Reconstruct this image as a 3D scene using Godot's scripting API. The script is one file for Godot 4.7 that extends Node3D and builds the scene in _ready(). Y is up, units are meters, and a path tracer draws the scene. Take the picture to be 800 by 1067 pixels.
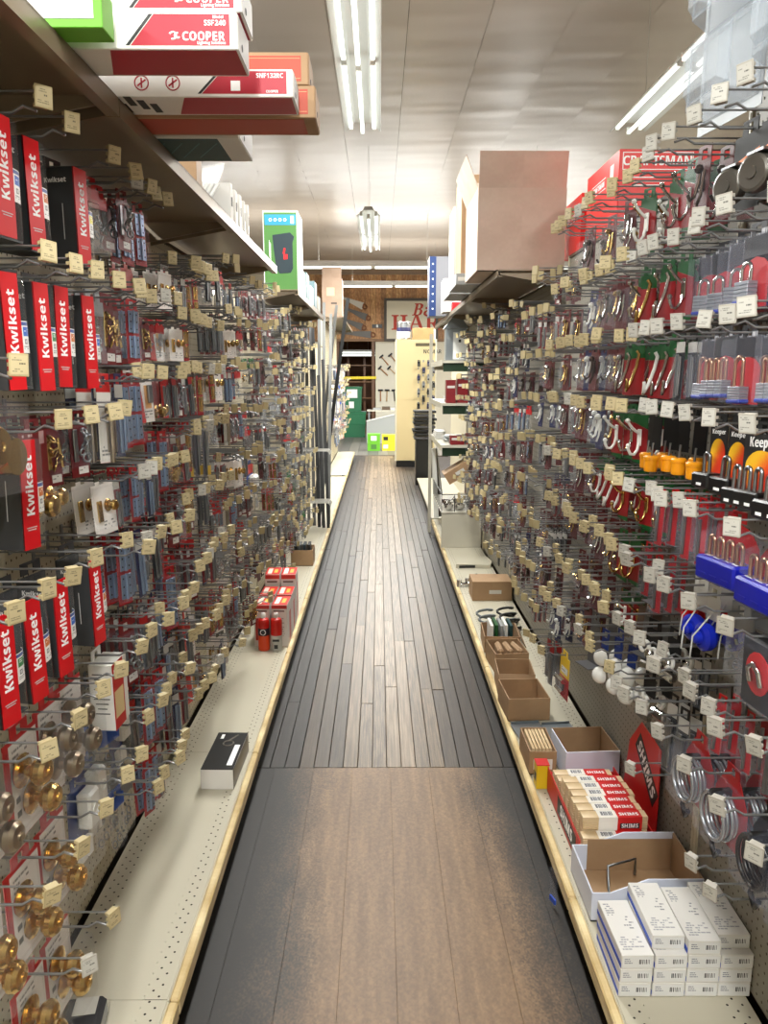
extends Node3D
# A narrow hardware-shop aisle between two runs of pegboard gondolas, under hung fluorescent fixtures.
# x to the right, y up, the aisle runs towards -z; d below means the distance down the aisle (z = -d).

var rng := RandomNumberGenerator.new()
var names := {}
var mats := {}
var texs := {}
var protos := {}
var meshes := {}

const LB := -0.81      # face of the pegboard on the side of the lock boxes
const RB := 0.885      # face of the pegboard opposite
const LF := -0.477     # front edges of the two base decks
const RF := 0.537
const DECK := 0.14
const CEIL := 4.25
const LAMP_Y := 3.43

# ------------------------------------------------------------------ mesh collector
class MB:
	var v := PackedVector3Array()
	var n := PackedVector3Array()
	var uv := PackedVector2Array()
	func tri(a: Vector3, b: Vector3, c: Vector3, na: Vector3, nb: Vector3, nc: Vector3, ua := Vector2.ZERO, ub := Vector2.ZERO, uc := Vector2.ZERO) -> void:
		if (b - a).cross(c - a).dot(na + nb + nc) > 0.0:
			v.append_array([a, c, b]); n.append_array([na, nc, nb]); uv.append_array([ua, uc, ub])
		else:
			v.append_array([a, b, c]); n.append_array([na, nb, nc]); uv.append_array([ua, ub, uc])
	func quad(a: Vector3, b: Vector3, c: Vector3, d: Vector3, nn: Vector3, ua := Vector2(0, 1), ub := Vector2(1, 1), uc := Vector2(1, 0), ud := Vector2(0, 0)) -> void:
		tri(a, b, c, nn, nn, nn, ua, ub, uc)
		tri(a, c, d, nn, nn, nn, ua, uc, ud)
	func box(c: Vector3, s: Vector3, bs := Basis.IDENTITY, uvs := 1.0, uvo := Vector2.ZERO) -> void:
		var h := s * 0.5
		for ax in 3:
			for sg in [-1.0, 1.0]:
				var nn := Vector3.ZERO
				nn[ax] = sg
				var u := Vector3.ZERO
				u[(ax + 1) % 3] = h[(ax + 1) % 3]
				var w := Vector3.ZERO
				w[(ax + 2) % 3] = h[(ax + 2) % 3]
				var o := nn * h[ax]
				var ul := u.length() * uvs
				var wl := w.length() * uvs
				quad(c + bs * (o - u - w), c + bs * (o + u - w), c + bs * (o + u + w), c + bs * (o - u + w), bs * nn, uvo + Vector2(-ul, -wl), uvo + Vector2(ul, -wl), uvo + Vector2(ul, wl), uvo + Vector2(-ul, wl))
	func cham(c: Vector3, s: Vector3, b: float, bs := Basis.IDENTITY, uvs := 1.0, uvo := Vector2.ZERO) -> void:
		# a box with chamfered edges
		var h := s * 0.5
		for ax in 3:
			for sg in [-1.0, 1.0]:
				var a1 := (ax + 1) % 3
				var a2 := (ax + 2) % 3
				var p := []
				for q in [[-1, -1], [1, -1], [1, 1], [-1, 1]]:
					var x := Vector3.ZERO
					x[ax] = sg * h[ax]
					x[a1] = q[0] * (h[a1] - b)
					x[a2] = q[1] * (h[a2] - b)
					p.append(x)
				var nn := Vector3.ZERO
				nn[ax] = sg
				var f := func(x: Vector3) -> Vector2: return uvo + Vector2(x[a1], x[a2]) * uvs
				quad(c + bs * p[0], c + bs * p[1], c + bs * p[2], c + bs * p[3], bs * nn, f.call(p[0]), f.call(p[1]), f.call(p[2]), f.call(p[3]))
		for ax in 3:
			var a1 := (ax + 1) % 3
			var a2 := (ax + 2) % 3
			for q in [[-1, -1], [1, -1], [1, 1], [-1, 1]]:
				var pts := []
				for e in [-1.0, 1.0]:
					var x := Vector3.ZERO
					x[ax] = e * (h[ax] - b)
					x[a1] = q[0] * h[a1]
					x[a2] = q[1] * (h[a2] - b)
					var y := x
					y[a1] = q[0] * (h[a1] - b)
					y[a2] = q[1] * h[a2]
					pts.append(x)
					pts.append(y)
				var nn := Vector3.ZERO
				nn[a1] = q[0]
				nn[a2] = q[1]
				quad(c + bs * pts[0], c + bs * pts[1], c + bs * pts[3], c + bs * pts[2], (bs * nn).normalized(), uvo, uvo, uvo, uvo)
		for i in 8:
			var g := Vector3(1 if i & 1 else -1, 1 if i & 2 else -1, 1 if i & 4 else -1)
			var t := []
			for ax in 3:
				var x := g * (h - Vector3.ONE * b)
				x[ax] = g[ax] * h[ax]
				t.append(c + bs * x)
			var nn2 := (bs * g).normalized()
			tri(t[0], t[1], t[2], nn2, nn2, nn2, uvo, uvo, uvo)
	func frame_of(dir: Vector3) -> Array:
		var up := Vector3.UP if absf(dir.y) < 0.9 else Vector3.RIGHT
		var a := dir.cross(up).normalized()
		return [a, a.cross(dir).normalized()]
	func cyl(p0: Vector3, p1: Vector3, r0: float, r1: float, seg := 8, caps := true) -> void:
		var dir := (p1 - p0).normalized()
		var fr := frame_of(dir)
		for i in seg:
			var t0 := TAU * i / seg
			var t1 := TAU * (i + 1) / seg
			var e0: Vector3 = fr[0] * cos(t0) + fr[1] * sin(t0)
			var e1: Vector3 = fr[0] * cos(t1) + fr[1] * sin(t1)
			tri(p0 + e0 * r0, p0 + e1 * r0, p1 + e1 * r1, e0, e1, e1, Vector2(float(i) / seg, 0), Vector2(float(i + 1) / seg, 0), Vector2(float(i + 1) / seg, 1))
			tri(p0 + e0 * r0, p1 + e1 * r1, p1 + e0 * r1, e0, e1, e0, Vector2(float(i) / seg, 0), Vector2(float(i + 1) / seg, 1), Vector2(float(i) / seg, 1))
			if caps:
				tri(p0, p0 + e0 * r0, p0 + e1 * r0, -dir, -dir, -dir)
				tri(p1, p1 + e0 * r1, p1 + e1 * r1, dir, dir, dir)
	func tube(pts: Array, r: float, seg := 6) -> void:
		var rings := []
		var fr := []
		for i in pts.size():
			var dir: Vector3 = (pts[mini(i + 1, pts.size() - 1)] - pts[maxi(i - 1, 0)]).normalized()
			if fr.is_empty():
				fr = frame_of(dir)
			else:
				var a: Vector3 = (fr[0] - dir * dir.dot(fr[0])).normalized()
				fr = [a, a.cross(dir).normalized()]
			var ring := []
			for k in seg:
				var t := TAU * k / seg
				ring.append(fr[0] * cos(t) + fr[1] * sin(t))
			rings.append(ring)
		for i in pts.size() - 1:
			for k in seg:
				var l := (k + 1) % seg
				var a: Vector3 = rings[i][k]
				var b: Vector3 = rings[i][l]
				var c: Vector3 = rings[i + 1][l]
				var d: Vector3 = rings[i + 1][k]
				tri(pts[i] + a * r, pts[i] + b * r, pts[i + 1] + c * r, a, b, c)
				tri(pts[i] + a * r, pts[i + 1] + c * r, pts[i + 1] + d * r, a, c, d)
		for e in [0, pts.size() - 1]:
			var nn: Vector3 = (pts[0] - pts[1]).normalized() if e == 0 else (pts[-1] - pts[-2]).normalized()
			for k in range(1, seg - 1):
				tri(pts[e] + rings[e][0] * r, pts[e] + rings[e][k] * r, pts[e] + rings[e][k + 1] * r, nn, nn, nn)
	func lathe(prof: Array, seg := 12, xf := Transform3D.IDENTITY) -> void:
		# prof: Vector2(radius, height) along local y
		for j in prof.size() - 1:
			var p: Vector2 = prof[j]
			var q: Vector2 = prof[j + 1]
			var sl := Vector2(q.y - p.y, p.x - q.x).normalized()
			if sl == Vector2.ZERO:
				continue
			for i in seg:
				var t0 := TAU * i / seg
				var t1 := TAU * (i + 1) / seg
				var e0 := Vector3(cos(t0), 0, sin(t0))
				var e1 := Vector3(cos(t1), 0, sin(t1))
				var n0 := (xf.basis * (e0 * sl.x + Vector3.UP * sl.y)).normalized()
				var n1 := (xf.basis * (e1 * sl.x + Vector3.UP * sl.y)).normalized()
				var a := xf * (e0 * p.x + Vector3.UP * p.y)
				var b := xf * (e1 * p.x + Vector3.UP * p.y)
				var c := xf * (e1 * q.x + Vector3.UP * q.y)
				var d := xf * (e0 * q.x + Vector3.UP * q.y)
				var u0 := float(i) / seg
				var u1 := float(i + 1) / seg
				var v0 := float(j) / (prof.size() - 1)
				var v1 := float(j + 1) / (prof.size() - 1)
				if p.x > 1e-6:
					tri(a, b, c, n0, n1, n1, Vector2(u0, v0), Vector2(u1, v0), Vector2(u1, v1))
				if q.x > 1e-6:
					tri(a, c, d, n0, n1, n0, Vector2(u0, v0), Vector2(u1, v1), Vector2(u0, v1))
	func prism(poly: Array, z0: float, z1: float, xf := Transform3D.IDENTITY, uvs := 1.0) -> void:
		var pk := PackedVector2Array(poly)
		var idx := Geometry2D.triangulate_polygon(pk)
		for k in range(0, idx.size(), 3):
			for z in [z0, z1]:
				var nn: Vector3 = (xf.basis * Vector3(0, 0, 1.0 if (z == z1) == (z1 > z0) else -1.0)).normalized()
				var p := []
				for m in 3:
					var q: Vector2 = pk[idx[k + m]]
					p.append(xf * Vector3(q.x, q.y, z))
				tri(p[0], p[1], p[2], nn, nn, nn, pk[idx[k]] * uvs, pk[idx[k + 1]] * uvs, pk[idx[k + 2]] * uvs)
		var sg := -1.0 if Geometry2D.is_polygon_clockwise(pk) else 1.0
		for i in pk.size():
			var a := pk[i]
			var b := pk[(i + 1) % pk.size()]
			var e := (b - a).normalized() * sg
			var nn: Vector3 = (xf.basis * Vector3(e.y, -e.x, 0)).normalized()
			quad(xf * Vector3(a.x, a.y, z0), xf * Vector3(b.x, b.y, z0), xf * Vector3(b.x, b.y, z1), xf * Vector3(a.x, a.y, z1), nn, a * uvs, b * uvs, b * uvs + Vector2(0, z1 - z0) * uvs, a * uvs + Vector2(0, z1 - z0) * uvs)
	func ball(c: Vector3, r: float, seg := 10, sc := Vector3.ONE, from := -90.0, to := 90.0) -> void:
		var prof := []
		var k := maxi(3, seg / 2)
		for i in k + 1:
			var a := deg_to_rad(lerpf(from, to, float(i) / k))
			prof.append(Vector2(maxf(cos(a) * r, 0.0), sin(a) * r))
		lathe(prof, seg, Transform3D(Basis.from_scale(sc), c))
	func torus(c: Vector3, ax: Vector3, rr: float, r: float, seg := 20, sub := 6, from := 0.0, to := TAU) -> void:
		var fr := frame_of(ax)
		var pts := []
		for i in seg + 1:
			var t := lerpf(from, to, float(i) / seg)
			pts.append(c + fr[0] * cos(t) * rr + fr[1] * sin(t) * rr)
		tube(pts, r, sub)
	func fit_uv(au := 0, av := 1, su := 1.0, sv := -1.0) -> void:
		# lay the whole picture once over the piece, along two of its axes
		var lo := v[0]
		var hi := v[0]
		for p in v:
			lo = lo.min(p)
			hi = hi.max(p)
		for i in v.size():
			var a := (v[i][au] - lo[au]) / maxf(hi[au] - lo[au], 1e-6)
			var b := (v[i][av] - lo[av]) / maxf(hi[av] - lo[av], 1e-6)
			uv[i] = Vector2(a if su > 0 else 1.0 - a, b if sv > 0 else 1.0 - b)
	func mesh(m: Material) -> ArrayMesh:
		var a := []
		a.resize(Mesh.ARRAY_MAX)
		a[Mesh.ARRAY_VERTEX] = v
		a[Mesh.ARRAY_NORMAL] = n
		a[Mesh.ARRAY_TEX_UV] = uv
		var am := ArrayMesh.new()
		am.add_surface_from_arrays(Mesh.PRIMITIVE_TRIANGLES, a)
		am.surface_set_material(0, m)
		return am

# ------------------------------------------------------------------ naming and parenting
func numbered(called: String) -> String:
	var k: int = names.get(called, 0)
	names[called] = k + 1
	return called if k == 0 else "%s_%03d" % [called, k]

func tag(o: Node3D, label: String, category: String, group := "") -> void:
	o.set_meta("label", label)
	o.set_meta("category", category)
	if group != "":
		o.set_meta("group", group)

func thing(called: String, label: String, category: String, at := Vector3.ZERO, turn := 0.0, group := "") -> Node3D:
	var o := Node3D.new()
	o.name = numbered(called)
	o.position = at
	o.rotation.y = turn
	tag(o, label, category, group)
	add_child(o)
	return o

func part(parent: Node3D, called: String, mb: MB, m: Material, label := "") -> MeshInstance3D:
	return meshpart(parent, called, mb.mesh(m), label)

func meshpart(parent: Node3D, called: String, am: Mesh, label := "") -> MeshInstance3D:
	var o := MeshInstance3D.new()
	o.name = called
	o.mesh = am
	if label != "":
		o.set_meta("label", label)
	parent.add_child(o, true)
	return o

func struct(called: String, mb: MB, m: Material, parent: Node3D = self) -> MeshInstance3D:
	var o := meshpart(parent, called, mb.mesh(m))
	o.set_meta("kind", "structure")
	return o

func nth(k: int) -> String:
	var small := ["zeroth", "first", "second", "third", "fourth", "fifth", "sixth", "seventh", "eighth", "ninth", "tenth", "eleventh", "twelfth", "thirteenth", "fourteenth", "fifteenth", "sixteenth", "seventeenth", "eighteenth", "nineteenth"]
	if k < 20:
		return small[k]
	var tens := ["", "", "twent", "thirt", "fort", "fift", "sixt", "sevent", "eight", "ninet"]
	if k % 10 == 0:
		return tens[k / 10] + "ieth"
	return tens[k / 10] + "y-" + small[k % 10]

# ------------------------------------------------------------------ materials
func mat(key: String, c: Color, rough := 0.6, metal := 0.0) -> StandardMaterial3D:
	if mats.has(key):
		return mats[key]
	var m := StandardMaterial3D.new()
	m.resource_name = key
	m.albedo_color = c
	m.roughness = rough
	m.metallic = metal
	mats[key] = m
	return m

func clear(key: String, c: Color, a: float) -> StandardMaterial3D:
	if mats.has(key):
		return mats[key]
	var m := mat(key, Color(c.r, c.g, c.b, a), 0.06)
	m.transparency = BaseMaterial3D.TRANSPARENCY_ALPHA
	m.metallic_specular = 0.26
	m.cull_mode = BaseMaterial3D.CULL_DISABLED
	return m

func textured(key: String, t: Texture2D, rough := 0.6, tint := Color.WHITE) -> StandardMaterial3D:
	if mats.has(key):
		return mats[key]
	var m := mat(key, tint, rough)
	m.albedo_texture = t
	return m

func tex(im: Image) -> ImageTexture:
	im.generate_mipmaps()
	return ImageTexture.create_from_image(im)

func noise(freq: float, sd: int, oct := 4) -> FastNoiseLite:
	var f := FastNoiseLite.new()
	f.seed = sd
	f.frequency = freq
	f.fractal_octaves = oct
	return f

func grain_image(w: int, h: int, fx: float, fy: float, a: Color, b: Color, sd: int, speck := 0.0) -> Image:
	# streaked grain: fx, fy cycles per pixel across and along
	var f := noise(1.0, sd, 4)
	var r := RandomNumberGenerator.new()
	r.seed = sd
	var by := PackedByteArray()
	by.resize(w * h * 3)
	for y in h:
		for x in w:
			# the grain wraps round both ways
			var t := f.get_noise_2d(x * fx, y * fy) * (1.0 - float(y) / h) + f.get_noise_2d(x * fx, (y - h) * fy) * float(y) / h
			t = clampf(0.5 + t * 0.9 + (r.randf() - 0.5) * speck, 0, 1)
			var c := a.lerp(b, t)
			var o := (y * w + x) * 3
			by[o] = int(c.r * 255)
			by[o + 1] = int(c.g * 255)
			by[o + 2] = int(c.b * 255)
	return Image.create_from_data(w, h, false, Image.FORMAT_RGB8, by)

func print_image(w: int, h: int, base: Color) -> Image:
	var im := Image.create(w, h, false, Image.FORMAT_RGB8)
	im.fill(base)
	return im

func text_lines(im: Image, r: Rect2i, c: Color, lh: int, rg: RandomNumberGenerator, fill := 0.7) -> void:
	# rows of small dark dashes: print too small to read
	var y := r.position.y
	while y + lh < r.end.y:
		var x := r.position.x
		var stop := r.position.x + int(r.size.x * rg.randf_range(0.5, 1.0))
		while x < stop:
			var wl := rg.randi_range(2, 7)
			if rg.randf() < fill:
				im.fill_rect(Rect2i(x, y, mini(wl, stop - x), maxi(1, lh / 2)), c)
			x += wl + 1
		y += lh

func barcode(im: Image, r: Rect2i, rg: RandomNumberGenerator) -> void:
	im.fill_rect(r, Color(0.95, 0.95, 0.95))
	var x := r.position.x + 1
	while x < r.end.x - 1:
		var wl := rg.randi_range(1, 2)
		im.fill_rect(Rect2i(x, r.position.y + 1, wl, r.size.y - 2), Color(0.1, 0.1, 0.12))
		x += wl + rg.randi_range(1, 2)

func letters(s: String, size: float, m: Material, font := "Droid Sans", bold := true, italic := false) -> TextMesh:
	var key := "txt|%s|%f|%s|%s" % [s, size, m.resource_name, font]
	if meshes.has(key):
		return meshes[key]
	var f := SystemFont.new()
	f.font_names = PackedStringArray([font])
	f.font_weight = 700 if bold else 400
	f.font_italic = italic
	var t := TextMesh.new()
	t.text = s
	t.font = f
	t.font_size = 16
	t.pixel_size = size / 16.0
	t.depth = 0.0006
	t.curve_step = 2.0
	t.material = m
	meshes[key] = t
	return t

func put_letters(parent: Node3D, s: String, size: float, m: Material, xf: Transform3D, font := "Droid Sans", sx := 1.0) -> MeshInstance3D:
	var o := meshpart(parent, "lettering", letters(s, size, m, font))
	o.transform = xf * Transform3D(Basis.from_scale(Vector3(sx, 1, 1)), Vector3.ZERO)
	return o

# ------------------------------------------------------------------ camera, light, setting
func set_camera() -> void:
	var cam := Camera3D.new()
	cam.name = "camera"
	cam.fov = rad_to_deg(2.0 * atan(533.5 / 802.0))
	cam.position = Vector3(0, 1.6, 0)
	cam.basis = Basis(Vector3.UP, deg_to_rad(-0.36)) * Basis(Vector3.RIGHT, -atan(142.5 / 802.0))
	cam.near = 0.05
	cam.far = 60.0
	add_child(cam)
	cam.make_current()

func set_world() -> void:
	var we := WorldEnvironment.new()
	we.name = "surroundings"
	var e := Environment.new()
	e.background_mode = Environment.BG_COLOR
	e.background_color = Color(0, 0, 0)
	e.ambient_light_source = Environment.AMBIENT_SOURCE_DISABLED
	e.tonemap_mode = Environment.TONE_MAPPER_LINEAR
	e.tonemap_exposure = 1.16
	e.sdfgi_enabled = true
	e.ssao_enabled = true
	e.ssil_enabled = true
	we.environment = e
	add_child(we)

const TUBE_GLOW := 1.7
const TUBE_LIGHT := 14.0

func fixture(x: float, d0: float, d1: float, across: bool, label: String, y := LAMP_Y, power := 1.0, wide := 0.06) -> void:
	# an eight-foot strip: white reflector with folded wings, three lines of tubes, two rods up to the ceiling
	var ln := d1 - d0
	var t := thing("fluorescent_fixture", label, "light fixture", Vector3(x, y, -(d0 + d1) * 0.5), PI / 2 if across else 0.0, "hung fluorescent fixtures")
	var mb := MB.new()
	var prof := [Vector2(-0.135, -0.035), Vector2(-0.06, 0.03), Vector2(-0.045, 0.065), Vector2(0.045, 0.065), Vector2(0.06, 0.03), Vector2(0.135, -0.035), Vector2(0.131, -0.039), Vector2(0.055, 0.026), Vector2(-0.055, 0.026), Vector2(-0.131, -0.039)]
	mb.prism(prof, -ln * 0.5, ln * 0.5)
	part(t, "reflector", mb, mat("reflector", Color(0.74, 0.74, 0.73), 0.35))
	var n := 2
	for k in n:
		for i in 3:
			var z0 := -ln * 0.5 + ln * k / n + 0.03
			var z1 := -ln * 0.5 + ln * (k + 1) / n - 0.03
			var tx: float = [-0.085, 0.0, 0.085][i]
			var ty: float = [-0.02, -0.05, -0.02][i]
			var tb := MB.new()
			tb.cyl(Vector3(tx, ty, z0), Vector3(tx, ty, z1), 0.013, 0.013, 10)
			var glow := mat("tube_glow", Color(1, 1, 1), 0.4)
			glow.emission_enabled = true
			glow.emission = Color(0.97, 1.0, 0.97)
			glow.emission_energy_multiplier = TUBE_GLOW
			var tube := part(t, "tube", tb, glow)
			for z in [z0, z1]:
				var cb := MB.new()
				cb.box(Vector3(tx, ty + 0.012, z), Vector3(0.03, 0.05, 0.014))
				part(tube, "lamp_holder", cb, mat("holder_white", Color(0.85, 0.85, 0.83), 0.5))
	for k in 2:
		var r := MB.new()
		var z := (k - 0.5) * ln * 0.7
		r.cyl(Vector3(0, 0.06, z), Vector3(0, CEIL - y, z), 0.0022, 0.0022, 5)
		part(t, "hanger_rod", r, mat("rod_grey", Color(0.72, 0.71, 0.68), 0.4, 0.2))
	var l := AreaLight3D.new()
	l.name = "tube_light"
	l.area_size = Vector2(0.2, ln - 0.1)
	l.light_energy = TUBE_LIGHT * power
	l.light_color = Color(0.99, 0.992, 0.975)
	l.area_range = 40.0
	l.shadow_enabled = true
	l.position = Vector3(0, -0.072, 0)
	l.rotation = Vector3(-PI / 2, 0, 0)
	t.add_child(l)
	# the bare outer tubes also throw light sideways, past the low wings
	for sg in [-1.0, 1.0]:
		var w := AreaLight3D.new()
		w.name = "tube_light_sideways"
		w.area_size = Vector2(0.04, ln - 0.1)
		w.area_range = 40.0
		w.light_energy = TUBE_LIGHT * wide
		w.light_color = Color(0.99, 0.992, 0.975)
		w.shadow_enabled = true
		w.basis = Basis(Vector3(0, sg, 0), Vector3(0, 0, 1), Vector3(sg, 0, 0)) * Basis(Vector3.UP, PI)
		w.position = Vector3(sg * 0.142, -0.055, 0)
		t.add_child(w)

	if across:
		# upward light added above the closed reflector, to brighten the ceiling there
		var u := AreaLight3D.new()
		u.name = "added_uplight"
		u.area_size = Vector2(0.2, ln - 0.1)
		u.area_range = 40.0
		u.light_energy = TUBE_LIGHT * 0.16
		u.light_color = Color(0.99, 0.992, 0.975)
		u.shadow_enabled = true
		u.rotation = Vector3(PI / 2, 0, 0)
		u.position = Vector3(0, 0.075, 0)
		t.add_child(u)

func set_lights() -> void:
	fixture(-0.12, 3.62, 6.16, false, "three-tube hung fixture above the aisle nearest the camera")
	fixture(-0.12, 9.25, 11.75, false, "second hung fixture along the middle of the aisle ceiling")
	fixture(1.86, 3.62, 6.16, false, "hung fixture over the next aisle beyond the clear packs")
	fixture(1.86, 9.25, 11.75, false, "hung fixture further back over the next aisle")
	fixture(-2.10, 3.62, 6.16, false, "hung fixture behind the stacked light boxes")
	fixture(-2.10, 9.25, 11.75, false, "hung fixture further back behind the shelves")
	fixture(-0.12, -2.0, 0.5, false, "hung fixture over the near end of the aisle")
	fixture(1.86, -2.0, 0.5, false, "hung fixture over the near end of the next aisle")
	fixture(-2.10, -2.0, 0.5, false, "hung fixture over the near end behind the lock boxes")
	fixture(-0.1, 12.2, 14.8, true, "crosswise hung fixture before the far wall, nearer one", LAMP_Y, 1.35, 0.10)
	fixture(2.6, 12.2, 14.8, true, "crosswise hung fixture over the next aisle, nearer one", LAMP_Y, 1.35, 0.10)
	fixture(-2.8, 12.2, 14.8, true, "crosswise hung fixture behind the brown carton", LAMP_Y, 1.35, 0.10)
	fixture(0.3, 15.1, 17.5, true, "crosswise hung fixture closest to the far wall", LAMP_Y, 1.35, 0.10)
	fixture(3.0, 15.1, 17.5, true, "crosswise hung fixture closest to the far wall, next aisle", LAMP_Y, 1.35, 0.10)

func wear_image() -> Image:
	# black finish worn through to brown hardboard: brown in the walked middle, with a speckled, ragged edge
	var w := 300
	var h := 620
	var f := noise(0.012, 5, 4)
	var g := noise(0.05, 6, 3)
	var fine := noise(0.22, 7, 2)
	var r := RandomNumberGenerator.new()
	r.seed = 9
	var by := PackedByteArray()
	by.resize(w * h * 3)
	for y in h:
		var d := lerpf(2.95, 0.45, float(y) / h)
		var half := 0.35
		var mid := lerpf(0.05, 0.11, clampf((2.95 - d) / 1.2, 0, 1))
		for x in w:
			var px := lerpf(-0.56, 0.62, float(x) / w)
			var e := half - absf(px - mid) + f.get_noise_2d(x, y * 0.6) * 0.06 + g.get_noise_2d(x, y * 0.4) * 0.035
			var k := clampf(0.5 + e * 5.0 + (r.randf() - 0.5) * 0.5, 0, 1)
			var grain := 0.5 + 0.5 * g.get_noise_2d(x * 2.0, y * 0.25) + 0.35 * fine.get_noise_2d(x, y)
			var brown := Color(0.41, 0.31, 0.21).lerp(Color(0.54, 0.425, 0.30), clampf(grain, 0, 1))
			var c := Color(0.105, 0.082, 0.064).lerp(brown, k) * (0.93 + 0.14 * r.randf())
			var o := (y * w + x) * 3
			by[o] = int(clampf(c.r, 0, 1) * 255)
			by[o + 1] = int(clampf(c.g, 0, 1) * 255)
			by[o + 2] = int(clampf(c.b, 0, 1) * 255)
	return Image.create_from_data(w, h, false, Image.FORMAT_RGB8, by)

func build_floor() -> void:
	var fl := Node3D.new()
	fl.name = "floor"
	fl.set_meta("kind", "structure")
	add_child(fl)
	var mb := MB.new()
	mb.box(Vector3(0.3, -0.12, -9.5), Vector3(10.4, 0.2, 26.0))
	struct("subfloor", mb, mat("subfloor", Color(0.16, 0.13, 0.11), 0.8), fl)
	# narrow strip planks
	var grain := [tex(grain_image(64, 256, 0.13, 0.012, Color(0.62, 0.60, 0.57), Color(1, 1, 1), 21, 0.22)), tex(grain_image(64, 256, 0.2, 0.02, Color(0.55, 0.53, 0.5), Color(1, 1, 1), 22, 0.3))]
	var bump := tex(grain_image(64, 256, 0.2, 0.02, Color(0.2, 0.2, 0.2), Color(1, 1, 1), 23, 0.3))
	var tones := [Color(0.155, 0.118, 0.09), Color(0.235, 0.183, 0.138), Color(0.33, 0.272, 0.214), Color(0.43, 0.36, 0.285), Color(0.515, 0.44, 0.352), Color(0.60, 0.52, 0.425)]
	var pm := []
	for i in tones.size():
		for g in 2:
			var m := textured("plank_%d_%d" % [i, g], grain[g], 0.44 if i > 2 else 0.46, tones[i])
			m.heightmap_enabled = true
			m.heightmap_texture = bump
			m.heightmap_scale = 0.06
			pm.append(m)
	var pitch := 0.0605
	for k in 20:
		var x := -0.575 + pitch * k + pitch * 0.5
		var d := 2.955
		var first := true
		while d < 15.4:
			var ln := rng.randf_range(0.5, 2.4) if first else rng.randf_range(0.9, 2.8)
			first = false
			var d1 := minf(d + ln, 15.45)
			if 15.45 - d1 < 0.4:
				d1 = 15.45
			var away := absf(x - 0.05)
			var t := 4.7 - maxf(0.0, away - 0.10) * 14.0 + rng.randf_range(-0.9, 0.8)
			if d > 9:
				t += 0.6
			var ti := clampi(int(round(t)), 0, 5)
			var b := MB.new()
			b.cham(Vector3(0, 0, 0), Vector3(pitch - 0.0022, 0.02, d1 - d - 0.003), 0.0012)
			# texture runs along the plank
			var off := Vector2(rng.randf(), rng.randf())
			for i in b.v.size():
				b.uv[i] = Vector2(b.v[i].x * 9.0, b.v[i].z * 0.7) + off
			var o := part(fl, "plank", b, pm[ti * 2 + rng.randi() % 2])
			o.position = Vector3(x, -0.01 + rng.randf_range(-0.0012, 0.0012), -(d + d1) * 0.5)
			o.rotation.z = rng.randf_range(-0.008, 0.008)
			d = d1
	# wide hardboard strips laid over the planks in the foreground, black finish worn brown
	var wt := tex(wear_image())
	var wm := textured("worn_hardboard", wt, 0.5)
	wm.heightmap_enabled = true
	wm.heightmap_texture = bump
	wm.heightmap_scale = 0.05
	var seams := [-0.575, -0.43, -0.27, -0.11, 0.045, 0.20, 0.36, 0.51, 0.64]
	for k in seams.size() - 1:
		var b := MB.new()
		var w: float = seams[k + 1] - seams[k]
		b.cham(Vector3.ZERO, Vector3(w - 0.0004, 0.02, 3.2), 0.0004)
		var cx: float = (seams[k] + seams[k + 1]) * 0.5
		for i in b.v.size():
			b.uv[i] = Vector2((b.v[i].x + cx + 0.56) / 1.18, clampf((b.v[i].z + 1.6) / 2.5, 0.0, 1.0))
		var o := part(fl, "board", b, wm)
		o.position = Vector3(cx, -0.0085, -(2.95 - 1.6))
	# threshold and the grey boards beyond it
	var th := MB.new()
	th.cham(Vector3(0.1, -0.004, -15.55), Vector3(2.6, 0.022, 0.16), 0.004)
	part(fl, "threshold", th, mat("threshold", Color(0.30, 0.27, 0.24), 0.5))
	for k in 16:
		var b := MB.new()
		b.cham(Vector3(-1.6 + 0.21 * k, -0.01, -18.5), Vector3(0.205, 0.02, 5.7), 0.001)
		part(fl, "board", b, mat("grey_board_%d" % (k % 3), [Color(0.36, 0.35, 0.33), Color(0.33, 0.32, 0.31), Color(0.40, 0.385, 0.36)][k % 3], 0.45))

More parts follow.
